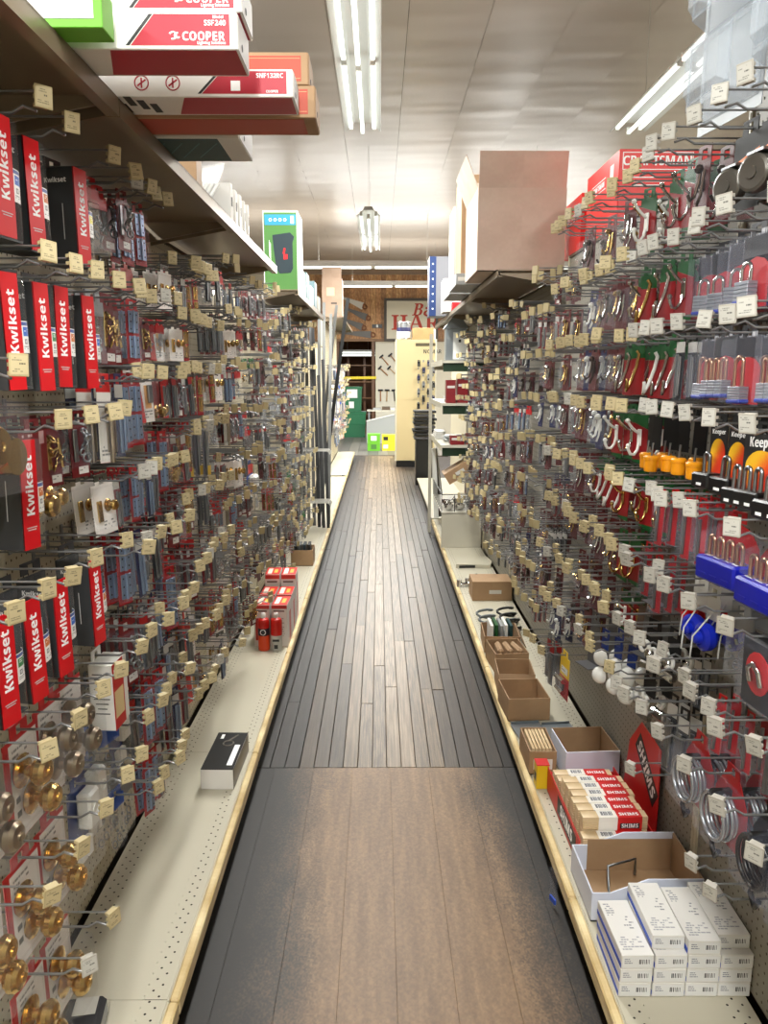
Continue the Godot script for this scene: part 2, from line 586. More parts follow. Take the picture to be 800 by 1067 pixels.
func build_ceiling() -> void:
	var ce := Node3D.new()
	ce.name = "ceiling"
	ce.set_meta("kind", "structure")
	add_child(ce)
	var mb := MB.new()
	mb.box(Vector3(0.3, CEIL + 0.12, -9.5), Vector3(10.4, 0.2, 26.0))
	struct("ceiling_slab", mb, mat("slab_dark", Color(0.2, 0.19, 0.18), 0.9), ce)
	var m := mat("ceiling_panel", Color(0.645, 0.60, 0.555), 0.33)
	m.metallic_specular = 0.5
	var variants := []
	for q in 4:
		var f := noise(0.9, 40 + q, 3)
		var b := MB.new()
		var L := 4.874
		var W := 0.606
		var nz := 44
		var hgt := func(x: float, z: float) -> float: return f.get_noise_2d(x * 0.35, z * 2.1) * 0.0055 - 0.0015
		for i in nz:
			var z0 := -L * 0.5 + L * i / nz
			var z1 := -L * 0.5 + L * (i + 1) / nz
			for k in 2:
				var x0 := -W * 0.5 + W * k / 2
				var x1 := x0 + W * 0.5
				var p := [Vector3(x0, hgt.call(x0, z0), z0), Vector3(x1, hgt.call(x1, z0), z0), Vector3(x1, hgt.call(x1, z1), z1), Vector3(x0, hgt.call(x0, z1), z1)]
				var nn := []
				for a: Vector3 in p:
					nn.append(Vector3((hgt.call(a.x + 0.01, a.z) - hgt.call(a.x - 0.01, a.z)) / 0.02, -1.0, (hgt.call(a.x, a.z + 0.01) - hgt.call(a.x, a.z - 0.01)) / 0.02).normalized())
				b.tri(p[0], p[1], p[2], nn[0], nn[1], nn[2])
				b.tri(p[0], p[2], p[3], nn[0], nn[2], nn[3])
		b.box(Vector3(0, 0.012, 0), Vector3(W, 0.008, L))
		variants.append(b.mesh(m))
	for k in range(-8, 9):
		for j in range(-3, 3):
			var x := 0.223 + 0.61 * k + 0.305
			var d := 10.8 + 4.88 * j + 2.44
			if d - 2.44 > 21.5 or d + 2.44 < -3:
				continue
			var o := meshpart(ce, "panel", variants[(k * 7 + j * 3 + 99) % 4])
			o.position = Vector3(x, CEIL, -d)
			o.rotation.y = PI if (k + j) % 2 else 0.0

func build_walls() -> void:
	var cream := mat("wall_cream", Color(0.78, 0.75, 0.68), 0.8)
	var mb := MB.new()
	mb.box(Vector3(-4.85, 2.1, -9.5), Vector3(0.2, 4.5, 26.0))
	struct("wall_left", mb, cream)
	mb = MB.new()
	mb.box(Vector3(5.45, 2.1, -9.5), Vector3(0.2, 4.5, 26.0))
	struct("wall_right", mb, cream)
	mb = MB.new()
	mb.box(Vector3(0.3, 2.1, 3.4), Vector3(10.4, 4.5, 0.2))
	struct("wall_front", mb, cream)
	# far wall: a doorway, a pegboard for hammers, tongue-and-groove wood above
	var bw := Node3D.new()
	bw.name = "wall_back"
	bw.set_meta("kind", "structure")
	add_child(bw)
	var D := 21.3
	mb = MB.new()
	mb.box(Vector3(-3.0, 1.27, -D - 0.1), Vector3(3.7, 2.54, 0.2))
	mb.box(Vector3(2.7, 1.27, -D - 0.1), Vector3(5.6, 2.54, 0.2))
	mb.box(Vector3(0.3, 3.4, -D - 0.1), Vector3(10.4, 1.72, 0.2))
	struct("wall_body", mb, cream, bw)
	var wood := [Color(0.74, 0.55, 0.35), Color(0.80, 0.60, 0.39), Color(0.68, 0.50, 0.31), Color(0.84, 0.66, 0.44)]
	var gt := tex(grain_image(64, 256, 0.12, 0.015, Color(0.7, 0.62, 0.52), Color(1, 1, 1), 31, 0.1))
	for k in 42:
		var b := MB.new()
		b.cham(Vector3.ZERO, Vector3(0.134, 1.68, 0.018), 0.004, Basis.IDENTITY, 2.0, Vector2(rng.randf(), rng.randf()))
		var wk := rng.randi() % 4
		var o := part(bw, "plank", b, textured("wood_panel_%d" % wk, gt, 0.5, wood[wk]))
		o.position = Vector3(-2.6 + 0.136 * k, 3.4, -D + 0.01)
	mb = MB.new()
	mb.cham(Vector3(0.4, 2.53, -D + 0.03), Vector3(6.2, 0.07, 0.05), 0.005)
	struct("trim_rail", mb, mat("rail_wood", Color(0.5, 0.36, 0.22), 0.5), bw)
	# the room seen through the doorway
	mb = MB.new()
	mb.box(Vector3(-0.2, 1.3, -26.0), Vector3(3.4, 2.8, 0.1))
	mb.box(Vector3(-1.8, 1.3, -23.7), Vector3(0.1, 2.8, 4.6))
	mb.box(Vector3(1.4, 1.3, -23.7), Vector3(0.1, 2.8, 4.6))
	mb.box(Vector3(-0.2, 2.75, -23.7), Vector3(3.4, 0.1, 4.7))
	mb.box(Vector3(-0.2, -0.06, -23.7), Vector3(3.4, 0.1, 4.7))
	struct("wall_inner_room", mb, mat("brown_wall", Color(0.42, 0.29, 0.19), 0.7), bw)
	mb = MB.new()
	for x in [-1.12, -0.16]:
		mb.cham(Vector3(x, 1.27, -D + 0.02), Vector3(0.09, 2.5, 0.06), 0.006)
	struct("door_1", mb, mat("casing_wood", Color(0.40, 0.27, 0.17), 0.5))

# ------------------------------------------------------------------ gondola units: pegboard, deck, shelf
func peg_texture(two_rows := false) -> ImageTexture:
	# one-inch grid of real holes: alpha is cut, the dark is the hollow behind
	var s := 48
	var im := Image.create(s, s, false, Image.FORMAT_RGBA8)
	im.fill(Color(1, 1, 1, 1))
	var r := RandomNumberGenerator.new()
	r.seed = 3
	for y in s:
		for x in s:
			var q := Vector2(x + 0.5, y + 0.5) - Vector2(s, s) * 0.5
			if two_rows:
				q = Vector2(absf(q.x), absf(q.y)) - Vector2(s * 0.25, s * 0.25) if (q.x > 0) == (q.y > 0) else Vector2(99, 99)
			if q.length() < (6.2 if not two_rows else 3.9):
				im.set_pixel(x, y, Color(1, 1, 1, 0))
	return ImageTexture.create_from_image(im)

func holed(key: String, c: Color, t: Texture2D, rough := 0.55) -> StandardMaterial3D:
	if mats.has(key):
		return mats[key]
	var m := textured(key, t, rough, c)
	m.transparency = BaseMaterial3D.TRANSPARENCY_ALPHA_SCISSOR
	m.alpha_scissor_threshold = 0.5
	m.cull_mode = BaseMaterial3D.CULL_DISABLED
	return m

func wpart(t: Node3D, called: String, mb: MB, m: Material, label := "") -> MeshInstance3D:
	# a part whose mesh is given in world coordinates
	var o := part(t, called, mb, m, label)
	o.position = -t.position
	return o

func gondola(s: int, d0: float, d1: float, top: float, shelf_y: float, label: String, board := true) -> Node3D:
	var bx := LB if s < 0 else RB
	var fx := LF if s < 0 else RF
	var o := float(s)          # towards the back of the unit
	var dm := (d0 + d1) * 0.5
	var ln := d1 - d0
	var t := thing("pegboard_gondola", label, "shelving unit", Vector3(bx, 0, -d0), 0.0, "pegboard gondola units")
	var pt: Texture2D = texs.peg
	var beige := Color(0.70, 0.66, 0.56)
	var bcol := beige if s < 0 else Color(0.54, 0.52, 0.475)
	var mb := MB.new()
	if board:
		var y0 := DECK + 0.012
		var u := ln / 0.0254
		var w := (top - y0) / 0.0254
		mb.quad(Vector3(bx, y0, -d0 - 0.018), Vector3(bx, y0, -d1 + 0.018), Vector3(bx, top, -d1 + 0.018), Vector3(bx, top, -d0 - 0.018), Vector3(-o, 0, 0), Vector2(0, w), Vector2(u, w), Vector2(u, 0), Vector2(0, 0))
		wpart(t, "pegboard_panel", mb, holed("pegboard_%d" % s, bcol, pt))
	mb = MB.new()
	mb.box(Vector3(bx + o * 0.055, (top + 0.02) * 0.5, -dm), Vector3(0.02, top - 0.02, ln))
	mb.box(Vector3(bx + o * 0.03, top - 0.006, -dm), Vector3(0.07, 0.012, ln))
	wpart(t, "back_panel", mb, mat("hardboard_brown", Color(0.30, 0.24, 0.18), 0.8))
	for d in [d0 + 0.009, d1 - 0.009]:
		mb = MB.new()
		mb.cham(Vector3(bx + o * 0.021, top * 0.5, -d), Vector3(0.054, top, 0.018), 0.002)
		for k in int(top / 0.05):
			if absf(d - dm) < 9 and k > 3:
				mb.box(Vector3(bx - o * 0.0065, k * 0.05, -d), Vector3(0.002, 0.022, 0.004))
		wpart(t, "upright", mb, mat("upright_%d" % s, Color(0.72, 0.69, 0.60), 0.45))
	# deck: plain middle between two pierced bands, an edge of pale wood, black kick board
	var depth := absf(fx - bx)
	var deckm := mat("deck_beige", Color(0.725, 0.70, 0.625), 0.38)
	mb = MB.new()
	var inx := bx - o * 0.012
	mb.box(Vector3((inx - o * 0.065 + fx + o * 0.085) * 0.5, DECK - 0.006, -dm), Vector3(absf(inx - o * 0.065 - fx - o * 0.085), 0.012, ln - 0.002))
	mb.box(Vector3(inx - o * 0.005, DECK - 0.006, -dm), Vector3(0.01, 0.012, ln - 0.002))
	mb.box(Vector3(fx + o * 0.034, DECK - 0.006, -dm), Vector3(0.014, 0.012, ln - 0.002))
	mb.box(Vector3(fx + o * 0.027, DECK - 0.03, -dm), Vector3(0.006, 0.05, ln - 0.002))
	wpart(t, "base_deck", mb, deckm)
	for band in [[inx - o * 0.01, inx - o * 0.065], [fx + o * 0.041, fx + o * 0.085]]:
		mb = MB.new()
		var a: float = band[0]
		var b: float = band[1]
		var uw := absf(a - b) / 0.036
		var ul := ln / 0.036
		mb.quad(Vector3(a, DECK, -d0 - 0.001), Vector3(b, DECK, -d0 - 0.001), Vector3(b, DECK, -d1 + 0.001), Vector3(a, DECK, -d1 + 0.001), Vector3.UP, Vector2(0, 0), Vector2(uw, 0), Vector2(uw, ul), Vector2(0, ul))
		wpart(t, "pierced_band", mb, holed("deck_holes", Color(0.725, 0.70, 0.625), texs.peg2, 0.38))
	mb = MB.new()
	mb.cham(Vector3(fx + o * 0.012, DECK - 0.0255, -dm), Vector3(0.024, 0.048, ln - 0.003), 0.005)
	for i in mb.v.size():
		mb.uv[i] = Vector2(mb.v[i].y * 8.0, mb.v[i].z * 0.9)
	wpart(t, "edge_strip", mb, textured("edge_wood", texs.edge, 0.4, Color(0.93, 0.86, 0.68)))
	mb = MB.new()
	mb.box(Vector3(fx + o * 0.05, 0.047, -dm), Vector3(0.016, 0.094, ln))
	wpart(t, "kick_board", mb, mat("kick_black", Color(0.035, 0.033, 0.03), 0.6))
	if shelf_y > 0.0:
		var sx := -0.50 if s < 0 else 0.55
		mb = MB.new()
		mb.box(Vector3((bx + sx) * 0.5, shelf_y + 0.022, -dm), Vector3(absf(bx - sx), 0.006, ln - 0.004))
		# folded front lip with a turned-under edge
		mb.box(Vector3(sx + o * 0.003, shelf_y + 0.008, -dm), Vector3(0.006, 0.034, ln - 0.004))
		mb.box(Vector3(sx + o * 0.014, shelf_y - 0.006, -dm), Vector3(0.022, 0.005, ln - 0.004))
		for d in [d0 + 0.03, d1 - 0.03]:
			mb.prism([Vector2(bx, shelf_y + 0.02), Vector2(sx + o * 0.02, shelf_y + 0.02), Vector2(sx + o * 0.02, shelf_y + 0.005), Vector2(bx, shelf_y - 0.05)], -d - 0.003, -d + 0.003)
		wpart(t, "top_shelf", mb, mat("shelf_steel", Color(0.50, 0.44, 0.36), 0.33, 0.25))
	return t

func build_gondolas() -> void:
	texs.peg = peg_texture()
	texs.peg2 = peg_texture(true)
	texs.edge = tex(grain_image(64, 256, 0.07, 0.02, Color(0.78, 0.72, 0.62), Color(1, 1, 1), 51, 0.12))
	gondola(-1, -0.84, 0.38, 2.10, 2.10, "beige pegboard unit with a top shelf, right beside the camera")
	gondola(-1, 0.38, 1.60, 2.10, 2.10, "beige pegboard unit hung with red and black lock boxes")
	gondola(-1, 1.60, 2.82, 2.10, 2.10, "beige pegboard unit hung with hinges, above the black carton")
	gondola(-1, 2.82, 3.93, 2.10, 2.10, "beige pegboard unit above the red spray cans")
	gondola(-1, 3.93, 4.95, 2.10, 0.0, "beige pegboard unit without a top shelf, before the green carton")
	gondola(-1, 4.95, 6.08, 2.10, 2.10, "beige pegboard unit under the green carton")
	gondola(-1, 6.08, 7.2, 2.10, 2.10, "beige pegboard unit beside the leaning angle irons")
	gondola(-1, 7.2, 11.2, 2.0, 0.0, "beige pegboard unit past the leaning angle irons")
	gondola(-1, 11.35, 14.9, 2.40, 2.40, "last beige pegboard unit under the brown carton, by the green totes")
	gondola(1, -0.84, 0.38, 2.62, 0.0, "grey-beige pegboard unit opposite, right beside the camera")
	gondola(1, 0.38, 1.96, 2.62, 0.0, "tall pegboard unit hung with padlocks and coiled cable")
	var rc := gondola(1, 1.96, 3.72, 2.145, 0.0, "pegboard unit above the shim display, under the red carton")
	var mb := MB.new()
	mb.box(Vector3(1.18, 2.135, -2.84), Vector3(0.44, 0.018, 1.74))
	mb.box(Vector3(1.39, 1.06, -2.84), Vector3(0.018, 2.12, 1.74))
	wpart(rc, "rear_shelf", mb, mat("shelf_steel", Color(0.50, 0.44, 0.36), 0.33, 0.25))
	gondola(1, 3.72, 5.05, 2.075, 2.06, "pegboard unit under the big open carton")
	gondola(1, 5.05, 6.40, 2.075, 2.06, "pegboard unit past the big open carton")
	gondola(1, 6.40, 7.80, 2.075, 2.06, "pegboard unit under the blue carton")

# ------------------------------------------------------------------ pegboard hooks and what hangs on them
# A pack's own frame: the hook's prong passes through the origin, +z faces the aisle, the pack hangs below.
const BUTT := 0.012

func tab(mb: MB, w: float, z := 0.0, t := 0.0015) -> void:
	# hang tab with a hole for the prong
	var pw := w * 0.5 - 0.008
	for s in [-1.0, 1.0]:
		mb.box(Vector3(s * (0.008 + pw * 0.5), 0.002, z), Vector3(pw, 0.02, t))
	mb.box(Vector3(0, 0.013, z), Vector3(w, 0.006, t))

func card(p: Node3D, called: String, w: float, h: float, m: Material, tab_w := 0.05, y0 := -0.008, z := 0.0, t := 0.0015) -> void:
	var mb := MB.new()
	mb.box(Vector3(0, y0 - h * 0.5, z), Vector3(w, h, t))
	if tab_w > 0.0:
		tab(mb, minf(tab_w, w), z, t)
	mb.fit_uv()
	part(p, called, mb, m)

func face(p: Node3D, called: String, x: float, y: float, w: float, h: float, z: float, m: Material) -> void:
	var mb := MB.new()
	mb.quad(Vector3(x - w / 2, y - h / 2, z), Vector3(x + w / 2, y - h / 2, z), Vector3(x + w / 2, y + h / 2, z), Vector3(x - w / 2, y + h / 2, z), Vector3(0, 0, 1))
	part(p, called, mb, m)

func blister(p: Node3D, x: float, y: float, w: float, h: float, z0: float, z1: float, inset: float, m: Material, called := "blister") -> void:
	# clear vacuum-formed dome: sides lean in
	var mb := MB.new()
	var b := [Vector3(x - w / 2, y - h / 2, z0), Vector3(x + w / 2, y - h / 2, z0), Vector3(x + w / 2, y + h / 2, z0), Vector3(x - w / 2, y + h / 2, z0)]
	var f := [Vector3(x - w / 2 + inset, y - h / 2 + inset, z1), Vector3(x + w / 2 - inset, y - h / 2 + inset, z1), Vector3(x + w / 2 - inset, y + h / 2 - inset, z1), Vector3(x - w / 2 + inset, y + h / 2 - inset, z1)]
	mb.quad(f[0], f[1], f[2], f[3], Vector3(0, 0, 1))
	for i in 4:
		var j := (i + 1) % 4
		var mid: Vector3 = (b[i] + b[j]) * 0.5 - Vector3(x, y, z0)
		mb.quad(b[i], b[j], f[j], f[i], Vector3(mid.x, mid.y, 0).normalized())
	# flat flange round the dome
	for q in [[0, 1], [1, 2], [2, 3], [3, 0]]:
		var a: Vector3 = b[q[0]]
		var c: Vector3 = b[q[1]]
		var mid2: Vector3 = (a + c) * 0.5
		var sz := Vector3(absf(a.x - c.x) + 0.006, absf(a.y - c.y) + 0.006, 0.0012)
		sz.x = maxf(sz.x, 0.004)
		sz.y = maxf(sz.y, 0.004)
		mb.box(mid2, sz)
	part(p, called, mb, m)

func metal(kind: String) -> StandardMaterial3D:
	match kind:
		"brass": return mat("brass", Color(0.80, 0.67, 0.42), 0.22, 1.0)
		"nickel": return mat("nickel", Color(0.62, 0.57, 0.50), 0.28, 1.0)
		"chrome": return mat("chrome", Color(0.80, 0.80, 0.80), 0.12, 1.0)
		"steel": return mat("steel", Color(0.56, 0.57, 0.58), 0.35, 1.0)
		"zinc": return mat("zinc_blue", Color(0.56, 0.64, 0.76), 0.36, 0.75)
		"copper": return mat("copper", Color(0.78, 0.62, 0.52), 0.28, 1.0)
		"bronze": return mat("bronze", Color(0.28, 0.22, 0.18), 0.4, 0.8)
		"white": return mat("enamel_white", Color(0.88, 0.88, 0.86), 0.3)
		"black": return mat("black_plastic", Color(0.035, 0.035, 0.037), 0.4)
	return mat("steel", Color(0.56, 0.57, 0.58), 0.35, 1.0)

func knob(mb: MB, at: Vector3, r: float, dir := Vector3(0, 0, 1)) -> void:
	var b := Basis(Quaternion(Vector3.UP, dir))
	mb.lathe([Vector2(0, 0), Vector2(r * 1.15, 0), Vector2(r * 1.2, r * 0.12), Vector2(r * 0.9, r * 0.28), Vector2(r * 0.42, r * 0.4), Vector2(r * 0.40, r * 0.75), Vector2(r * 0.75, r * 0.95), Vector2(r, r * 1.3), Vector2(r * 0.96, r * 1.65), Vector2(r * 0.75, r * 1.9), Vector2(r * 0.3, r * 1.98), Vector2(0, r * 1.98)], 16, Transform3D(b, at))

func proto(key: String) -> Node3D:
	if not protos.has(key):
		var o := Node3D.new()
		o.name = "pack"
		var q := key.split(":")
		var v := q[1] if q.size() > 1 else ""
		match q[0]:
			"lockset": make_lockset(o, v)
			"knobpack": make_knobpack(o, v)
			"deadbolt": make_deadbolt(o, v)
			"redcard": make_redcard(o, v)
			"hinge": make_hinge(o, v)
			"brassbits": make_brassbits(o, v)
			"latch": make_latch(o, v)
			"printcard": make_printcard(o, v)
			"slim": make_slim(o, v)
			"bag": make_bag(o, v)
			"device": make_device(o, v)
			"whitebox": make_whitebox(o, v)
			"longpack": make_longpack(o, v)
			"padlock": make_padlock(o, v)
			"hookcard": make_hookcard(o, v)
			"wirehook": make_wirehook(o, v)
			"smallhook": make_smallhook(o, v)
			"caster": make_caster(o, v)
			"orange": make_orange(o, v)
			"yellowplug": make_yellowplug(o, v)
			"redstrip": make_redstrip(o, v)
			"bluetray": make_bluetray(o, v)
			"discs": make_discs(o, v)
			"cable": make_cable(o, v)
			"blackcase": make_blackcase(o, v)
			"whiteknob": make_whiteknob(o, v)
			"bracket": make_bracket(o, v)
			"chromepull": make_chromepull(o, v)
			"bigclear": make_bigclear(o, v)
			"hingecard": make_hingecard(o, v)
			"alarm": make_alarm(o, v)
		protos[key] = o
	return protos[key]

func card_tex(key: String, w: int, h: int, base: Color, how: Callable) -> StandardMaterial3D:
	if not mats.has(key):
		var im := print_image(w, h, base)
		var r := RandomNumberGenerator.new()
		r.seed = key.hash()
		how.call(im, r)
		textured(key, tex(im), 0.42)
	return mats[key]

func make_lockset(p: Node3D, v: String) -> void:
	var w := 0.084
	var h := 0.19
	var dp := 0.078
	var y0 := -0.012
	var mb := MB.new()
	mb.box(Vector3(0, y0 - h / 2, 0.002), Vector3(w, h, 0.004))
	mb.box(Vector3(-w / 2 + 0.001, y0 - h / 2, dp / 2), Vector3(0.002, h, dp))
	mb.box(Vector3(0.0, y0 - h + 0.002, dp * 0.4), Vector3(w - 0.004, 0.004, dp * 0.8))
	tab(mb, 0.06, 0.002, 0.002)
	part(p, "carton", mb, mat("lock_carton", Color(0.21, 0.215, 0.225), 0.4))
	mb = MB.new()
	mb.box(Vector3(-w / 2 + 0.022, y0 - h / 2, dp - 0.001), Vector3(0.044, h, 0.003))
	var stripe := part(p, "red_stripe", mb, mat("lock_red", Color(0.80, 0.07, 0.11), 0.35))
	put_letters(stripe, "Kwikset", 0.0275, mat("print_white", Color(0.95, 0.95, 0.95), 0.5), Transform3D(Basis(Vector3(0, 0, 1), PI / 2), Vector3(-w / 2 + 0.022, y0 - h * 0.42, dp + 0.0008)))
	put_letters(p, "Kwikset", 0.013, mat("print_white", Color(0.95, 0.95, 0.95), 0.5), Transform3D(Basis(Vector3.UP, -PI / 2), Vector3(-w / 2 - 0.0004, y0 - 0.024, dp * 0.45)))
	mb = MB.new()
	for k in 2:
		mb.box(Vector3(-w / 2 + 0.022, y0 - h * 0.80 - k * 0.004, dp + 0.0008), Vector3(0.028 - k * 0.006, 0.0015, 0.0004))
	mb.box(Vector3(-w / 2 - 0.0002, y0 - h * 0.55, dp * 0.62), Vector3(0.0004, 0.07, 0.0016))
	part(p, "small_print", mb, mat("print_grey", Color(0.75, 0.75, 0.75), 0.5))
	mb = MB.new()
	var fin: String = {"blue": "nickel", "yellow": "brass", "green": "brass", "orange": "brass"}[v]
	knob(mb, Vector3(0.016, y0 - h * 0.30, 0.012), 0.019)
	knob(mb, Vector3(0.016, y0 - h * 0.76, 0.012), 0.019)
	mb.box(Vector3(0.016, y0 - h * 0.5, 0.012), Vector3(0.022, 0.05, 0.012))
	part(p, "door_hardware", mb, metal(fin))
	# spec label inside the window
	var lc: Color = {"blue": Color(0.05, 0.36, 0.75), "yellow": Color(0.9, 0.85, 0.12), "green": Color(0.15, 0.5, 0.25), "orange": Color(0.8, 0.42, 0.12)}[v]
	var lm := card_tex("lock_label_" + v, 48, 64, Color(0.93, 0.93, 0.92), func(im: Image, r: RandomNumberGenerator) -> void:
		im.fill_rect(Rect2i(0, 2, 48, 7), Color(0.2, 0.32, 0.6))
		im.fill_rect(Rect2i(6, 12, 42, 18), lc)
		text_lines(im, Rect2i(10, 15, 30, 12), Color(1, 1, 1), 4, r)
		for k in 2:
			im.fill_rect(Rect2i(9 + k * 18, 36, 10, 10), Color(0.45, 0.45, 0.45))
			im.fill_rect(Rect2i(11 + k * 18, 38, 6, 6), Color(0.8, 0.8, 0.8))
		text_lines(im, Rect2i(6, 50, 38, 12), Color(0.5, 0.5, 0.5), 4, r))
	mb = MB.new()
	var n := 8
	var shell := MB.new()
	var pts := []
	for i in n + 1:
		var a := lerpf(0.0, PI / 2, float(i) / n)
		pts.append(Vector2(-w / 2 + 0.044 + (w - 0.044) * sin(a), 0.01 + (dp - 0.01) * pow(maxf(cos(a), 0.0), 0.32)))
	for i in n:
		var a: Vector2 = pts[i]
		var b: Vector2 = pts[i + 1]
		var e := (b - a).normalized()
		var nn := Vector3(-e.y, 0, e.x)
		shell.quad(Vector3(a.x, y0 - h, a.y), Vector3(b.x, y0 - h, b.y), Vector3(b.x, y0, b.y), Vector3(a.x, y0, a.y), nn)
		for yy in [y0, y0 - h]:
			shell.tri(Vector3(a.x, yy, a.y), Vector3(b.x, yy, b.y), Vector3(-w / 2, yy, 0.004), Vector3.UP, Vector3.UP, Vector3.UP)
		if i < 6:
			mb.quad(Vector3(a.x, y0 - h * 0.68, a.y - 0.001), Vector3(b.x, y0 - h * 0.68, b.y - 0.001), Vector3(b.x, y0 - h * 0.40, b.y - 0.001), Vector3(a.x, y0 - h * 0.40, a.y - 0.001), nn, Vector2(i / 6.0, 1), Vector2((i + 1) / 6.0, 1), Vector2((i + 1) / 6.0, 0), Vector2(i / 6.0, 0))
	part(p, "spec_label", mb, lm)
	part(p, "clear_shell", shell, clear("clear_shell", Color(0.9, 0.92, 0.94), 0.03))

func make_knobpack(p: Node3D, v: String) -> void:
	# two door knobs standing out of a white card in a clear shell
	var w := 0.115
	var h := 0.20
	card(p, "card", w, h, card_tex("knob_card", 64, 96, Color(0.90, 0.89, 0.88), func(im: Image, r: RandomNumberGenerator) -> void:
		im.fill_rect(Rect2i(0, 0, 64, 14), Color(0.72, 0.1, 0.13))
		im.fill_rect(Rect2i(0, 14, 10, 82), Color(0.72, 0.1, 0.13))
		for k in 4:
			im.fill_rect(Rect2i(16 + (k % 2) * 22, 60 + (k / 2) * 12, 8, 5), Color(0.35, 0.35, 0.35))
		text_lines(im, Rect2i(16, 20, 40, 30), Color(0.5, 0.5, 0.5), 5, r)), 0.06, -0.008, 0.0)
	var mb := MB.new()
	knob(mb, Vector3(-0.012, -0.075, 0.006), 0.027)
	mb.cyl(Vector3(-0.012, -0.075, 0.055), Vector3(-0.012, -0.075, 0.063), 0.010, 0.008, 10)
	part(p, "knob", mb, metal(v))
	mb = MB.new()
	knob(mb, Vector3(0.012, -0.142, 0.006), 0.027)
	mb.cyl(Vector3(0.012, -0.142, 0.055), Vector3(0.012, -0.142, 0.063), 0.010, 0.008, 10)
	part(p, "knob", mb, metal(v))
	blister(p, 0, -0.11, 0.10, 0.165, 0.001, 0.066, 0.014, clear("clear_shell", Color(0.9, 0.92, 0.94), 0.03))

func make_deadbolt(p: Node3D, v: String) -> void:
	# big clamshell with one large knob, tilted outwards on its hook
	card(p, "card", 0.14, 0.19, mat("card_pink_red", Color(0.72, 0.18, 0.2), 0.45), 0.06)
	var mb := MB.new()
	mb.lathe([Vector2(0, 0), Vector2(0.036, 0), Vector2(0.038, 0.008), Vector2(0.034, 0.018), Vector2(0.022, 0.022), Vector2(0.022, 0.03), Vector2(0.033, 0.036), Vector2(0.034, 0.05), Vector2(0.028, 0.058), Vector2(0.008, 0.06), Vector2(0.006, 0.057), Vector2(0, 0.057)], 20, Transform3D(Basis(Vector3.RIGHT, PI / 2), Vector3(-0.01, -0.10, 0.004)))
	part(p, "knob", mb, metal("brass"))
	mb = MB.new()
	mb.lathe([Vector2(0, 0), Vector2(0.03, 0), Vector2(0.03, 0.05), Vector2(0, 0.05)], 18, Transform3D(Basis(Vector3.RIGHT, PI / 2), Vector3(0.045, -0.12, 0.004)))
	part(p, "latch", mb, metal("brass"))
	blister(p, 0, -0.105, 0.132, 0.17, 0.001, 0.075, 0.016, clear("clear_shell", Color(0.9, 0.92, 0.94), 0.03))

func make_redcard(p: Node3D, v: String) -> void:
	# dark red card with a brass knob set bulging from its foot
	card(p, "card", 0.10, 0.12, card_tex("dark_red_card", 64, 80, Color(0.45, 0.07, 0.09), func(im: Image, r: RandomNumberGenerator) -> void:
		text_lines(im, Rect2i(8, 10, 34, 22), Color(0.8, 0.72, 0.72), 6, r, 0.85)
		text_lines(im, Rect2i(8, 40, 28, 30), Color(0.62, 0.42, 0.42), 5, r)
		im.fill_rect(Rect2i(46, 14, 12, 14), Color(0.75, 0.6, 0.6))), 0.05)
	var mb := MB.new()
	knob(mb, Vector3(-0.02, -0.15, 0.008), 0.022)
	knob(mb, Vector3(0.03, -0.14, 0.008), 0.018)
	part(p, "knob", mb, metal(v))
	blister(p, 0, -0.15, 0.09, 0.06, 0.0, 0.055, 0.008, clear("clear_shell", Color(0.9, 0.92, 0.94), 0.03))

func make_hinge(p: Node3D, v: String) -> void:
	var w := 0.046
	var h := 0.135
	card(p, "card", w, h, mat("card_red", Color(0.62, 0.05, 0.08), 0.45), 0.04)
	var mb := MB.new()
	for k in 2:
		var yc := -0.04 - k * 0.062
		mb.cham(Vector3(-0.0095, yc, 0.004), Vector3(0.016, 0.054, 0.0025), 0.0008)
		mb.cham(Vector3(0.0095, yc, 0.004), Vector3(0.016, 0.054, 0.0025), 0.0008)
		mb.cyl(Vector3(0, yc - 0.028, 0.006), Vector3(0, yc + 0.028, 0.006), 0.0032, 0.0032, 8)
	part(p, "hinge", mb, metal(v))
	mb = MB.new()
	for k in 2:
		for s in [-1.0, 1.0]:
			for j in 3:
				mb.cyl(Vector3(s * 0.011, -0.022 - k * 0.062 - j * 0.018, 0.0052), Vector3(s * 0.011, -0.022 - k * 0.062 - j * 0.018, 0.0058), 0.0022, 0.0022, 6)
	part(p, "screw_hole", mb, mat("hole_dark", Color(0.06, 0.06, 0.07), 0.7))
	blister(p, 0, -0.072, 0.044, 0.126, 0.001, 0.016, 0.002, clear("clear_film", Color(0.88, 0.91, 0.96), 0.035))

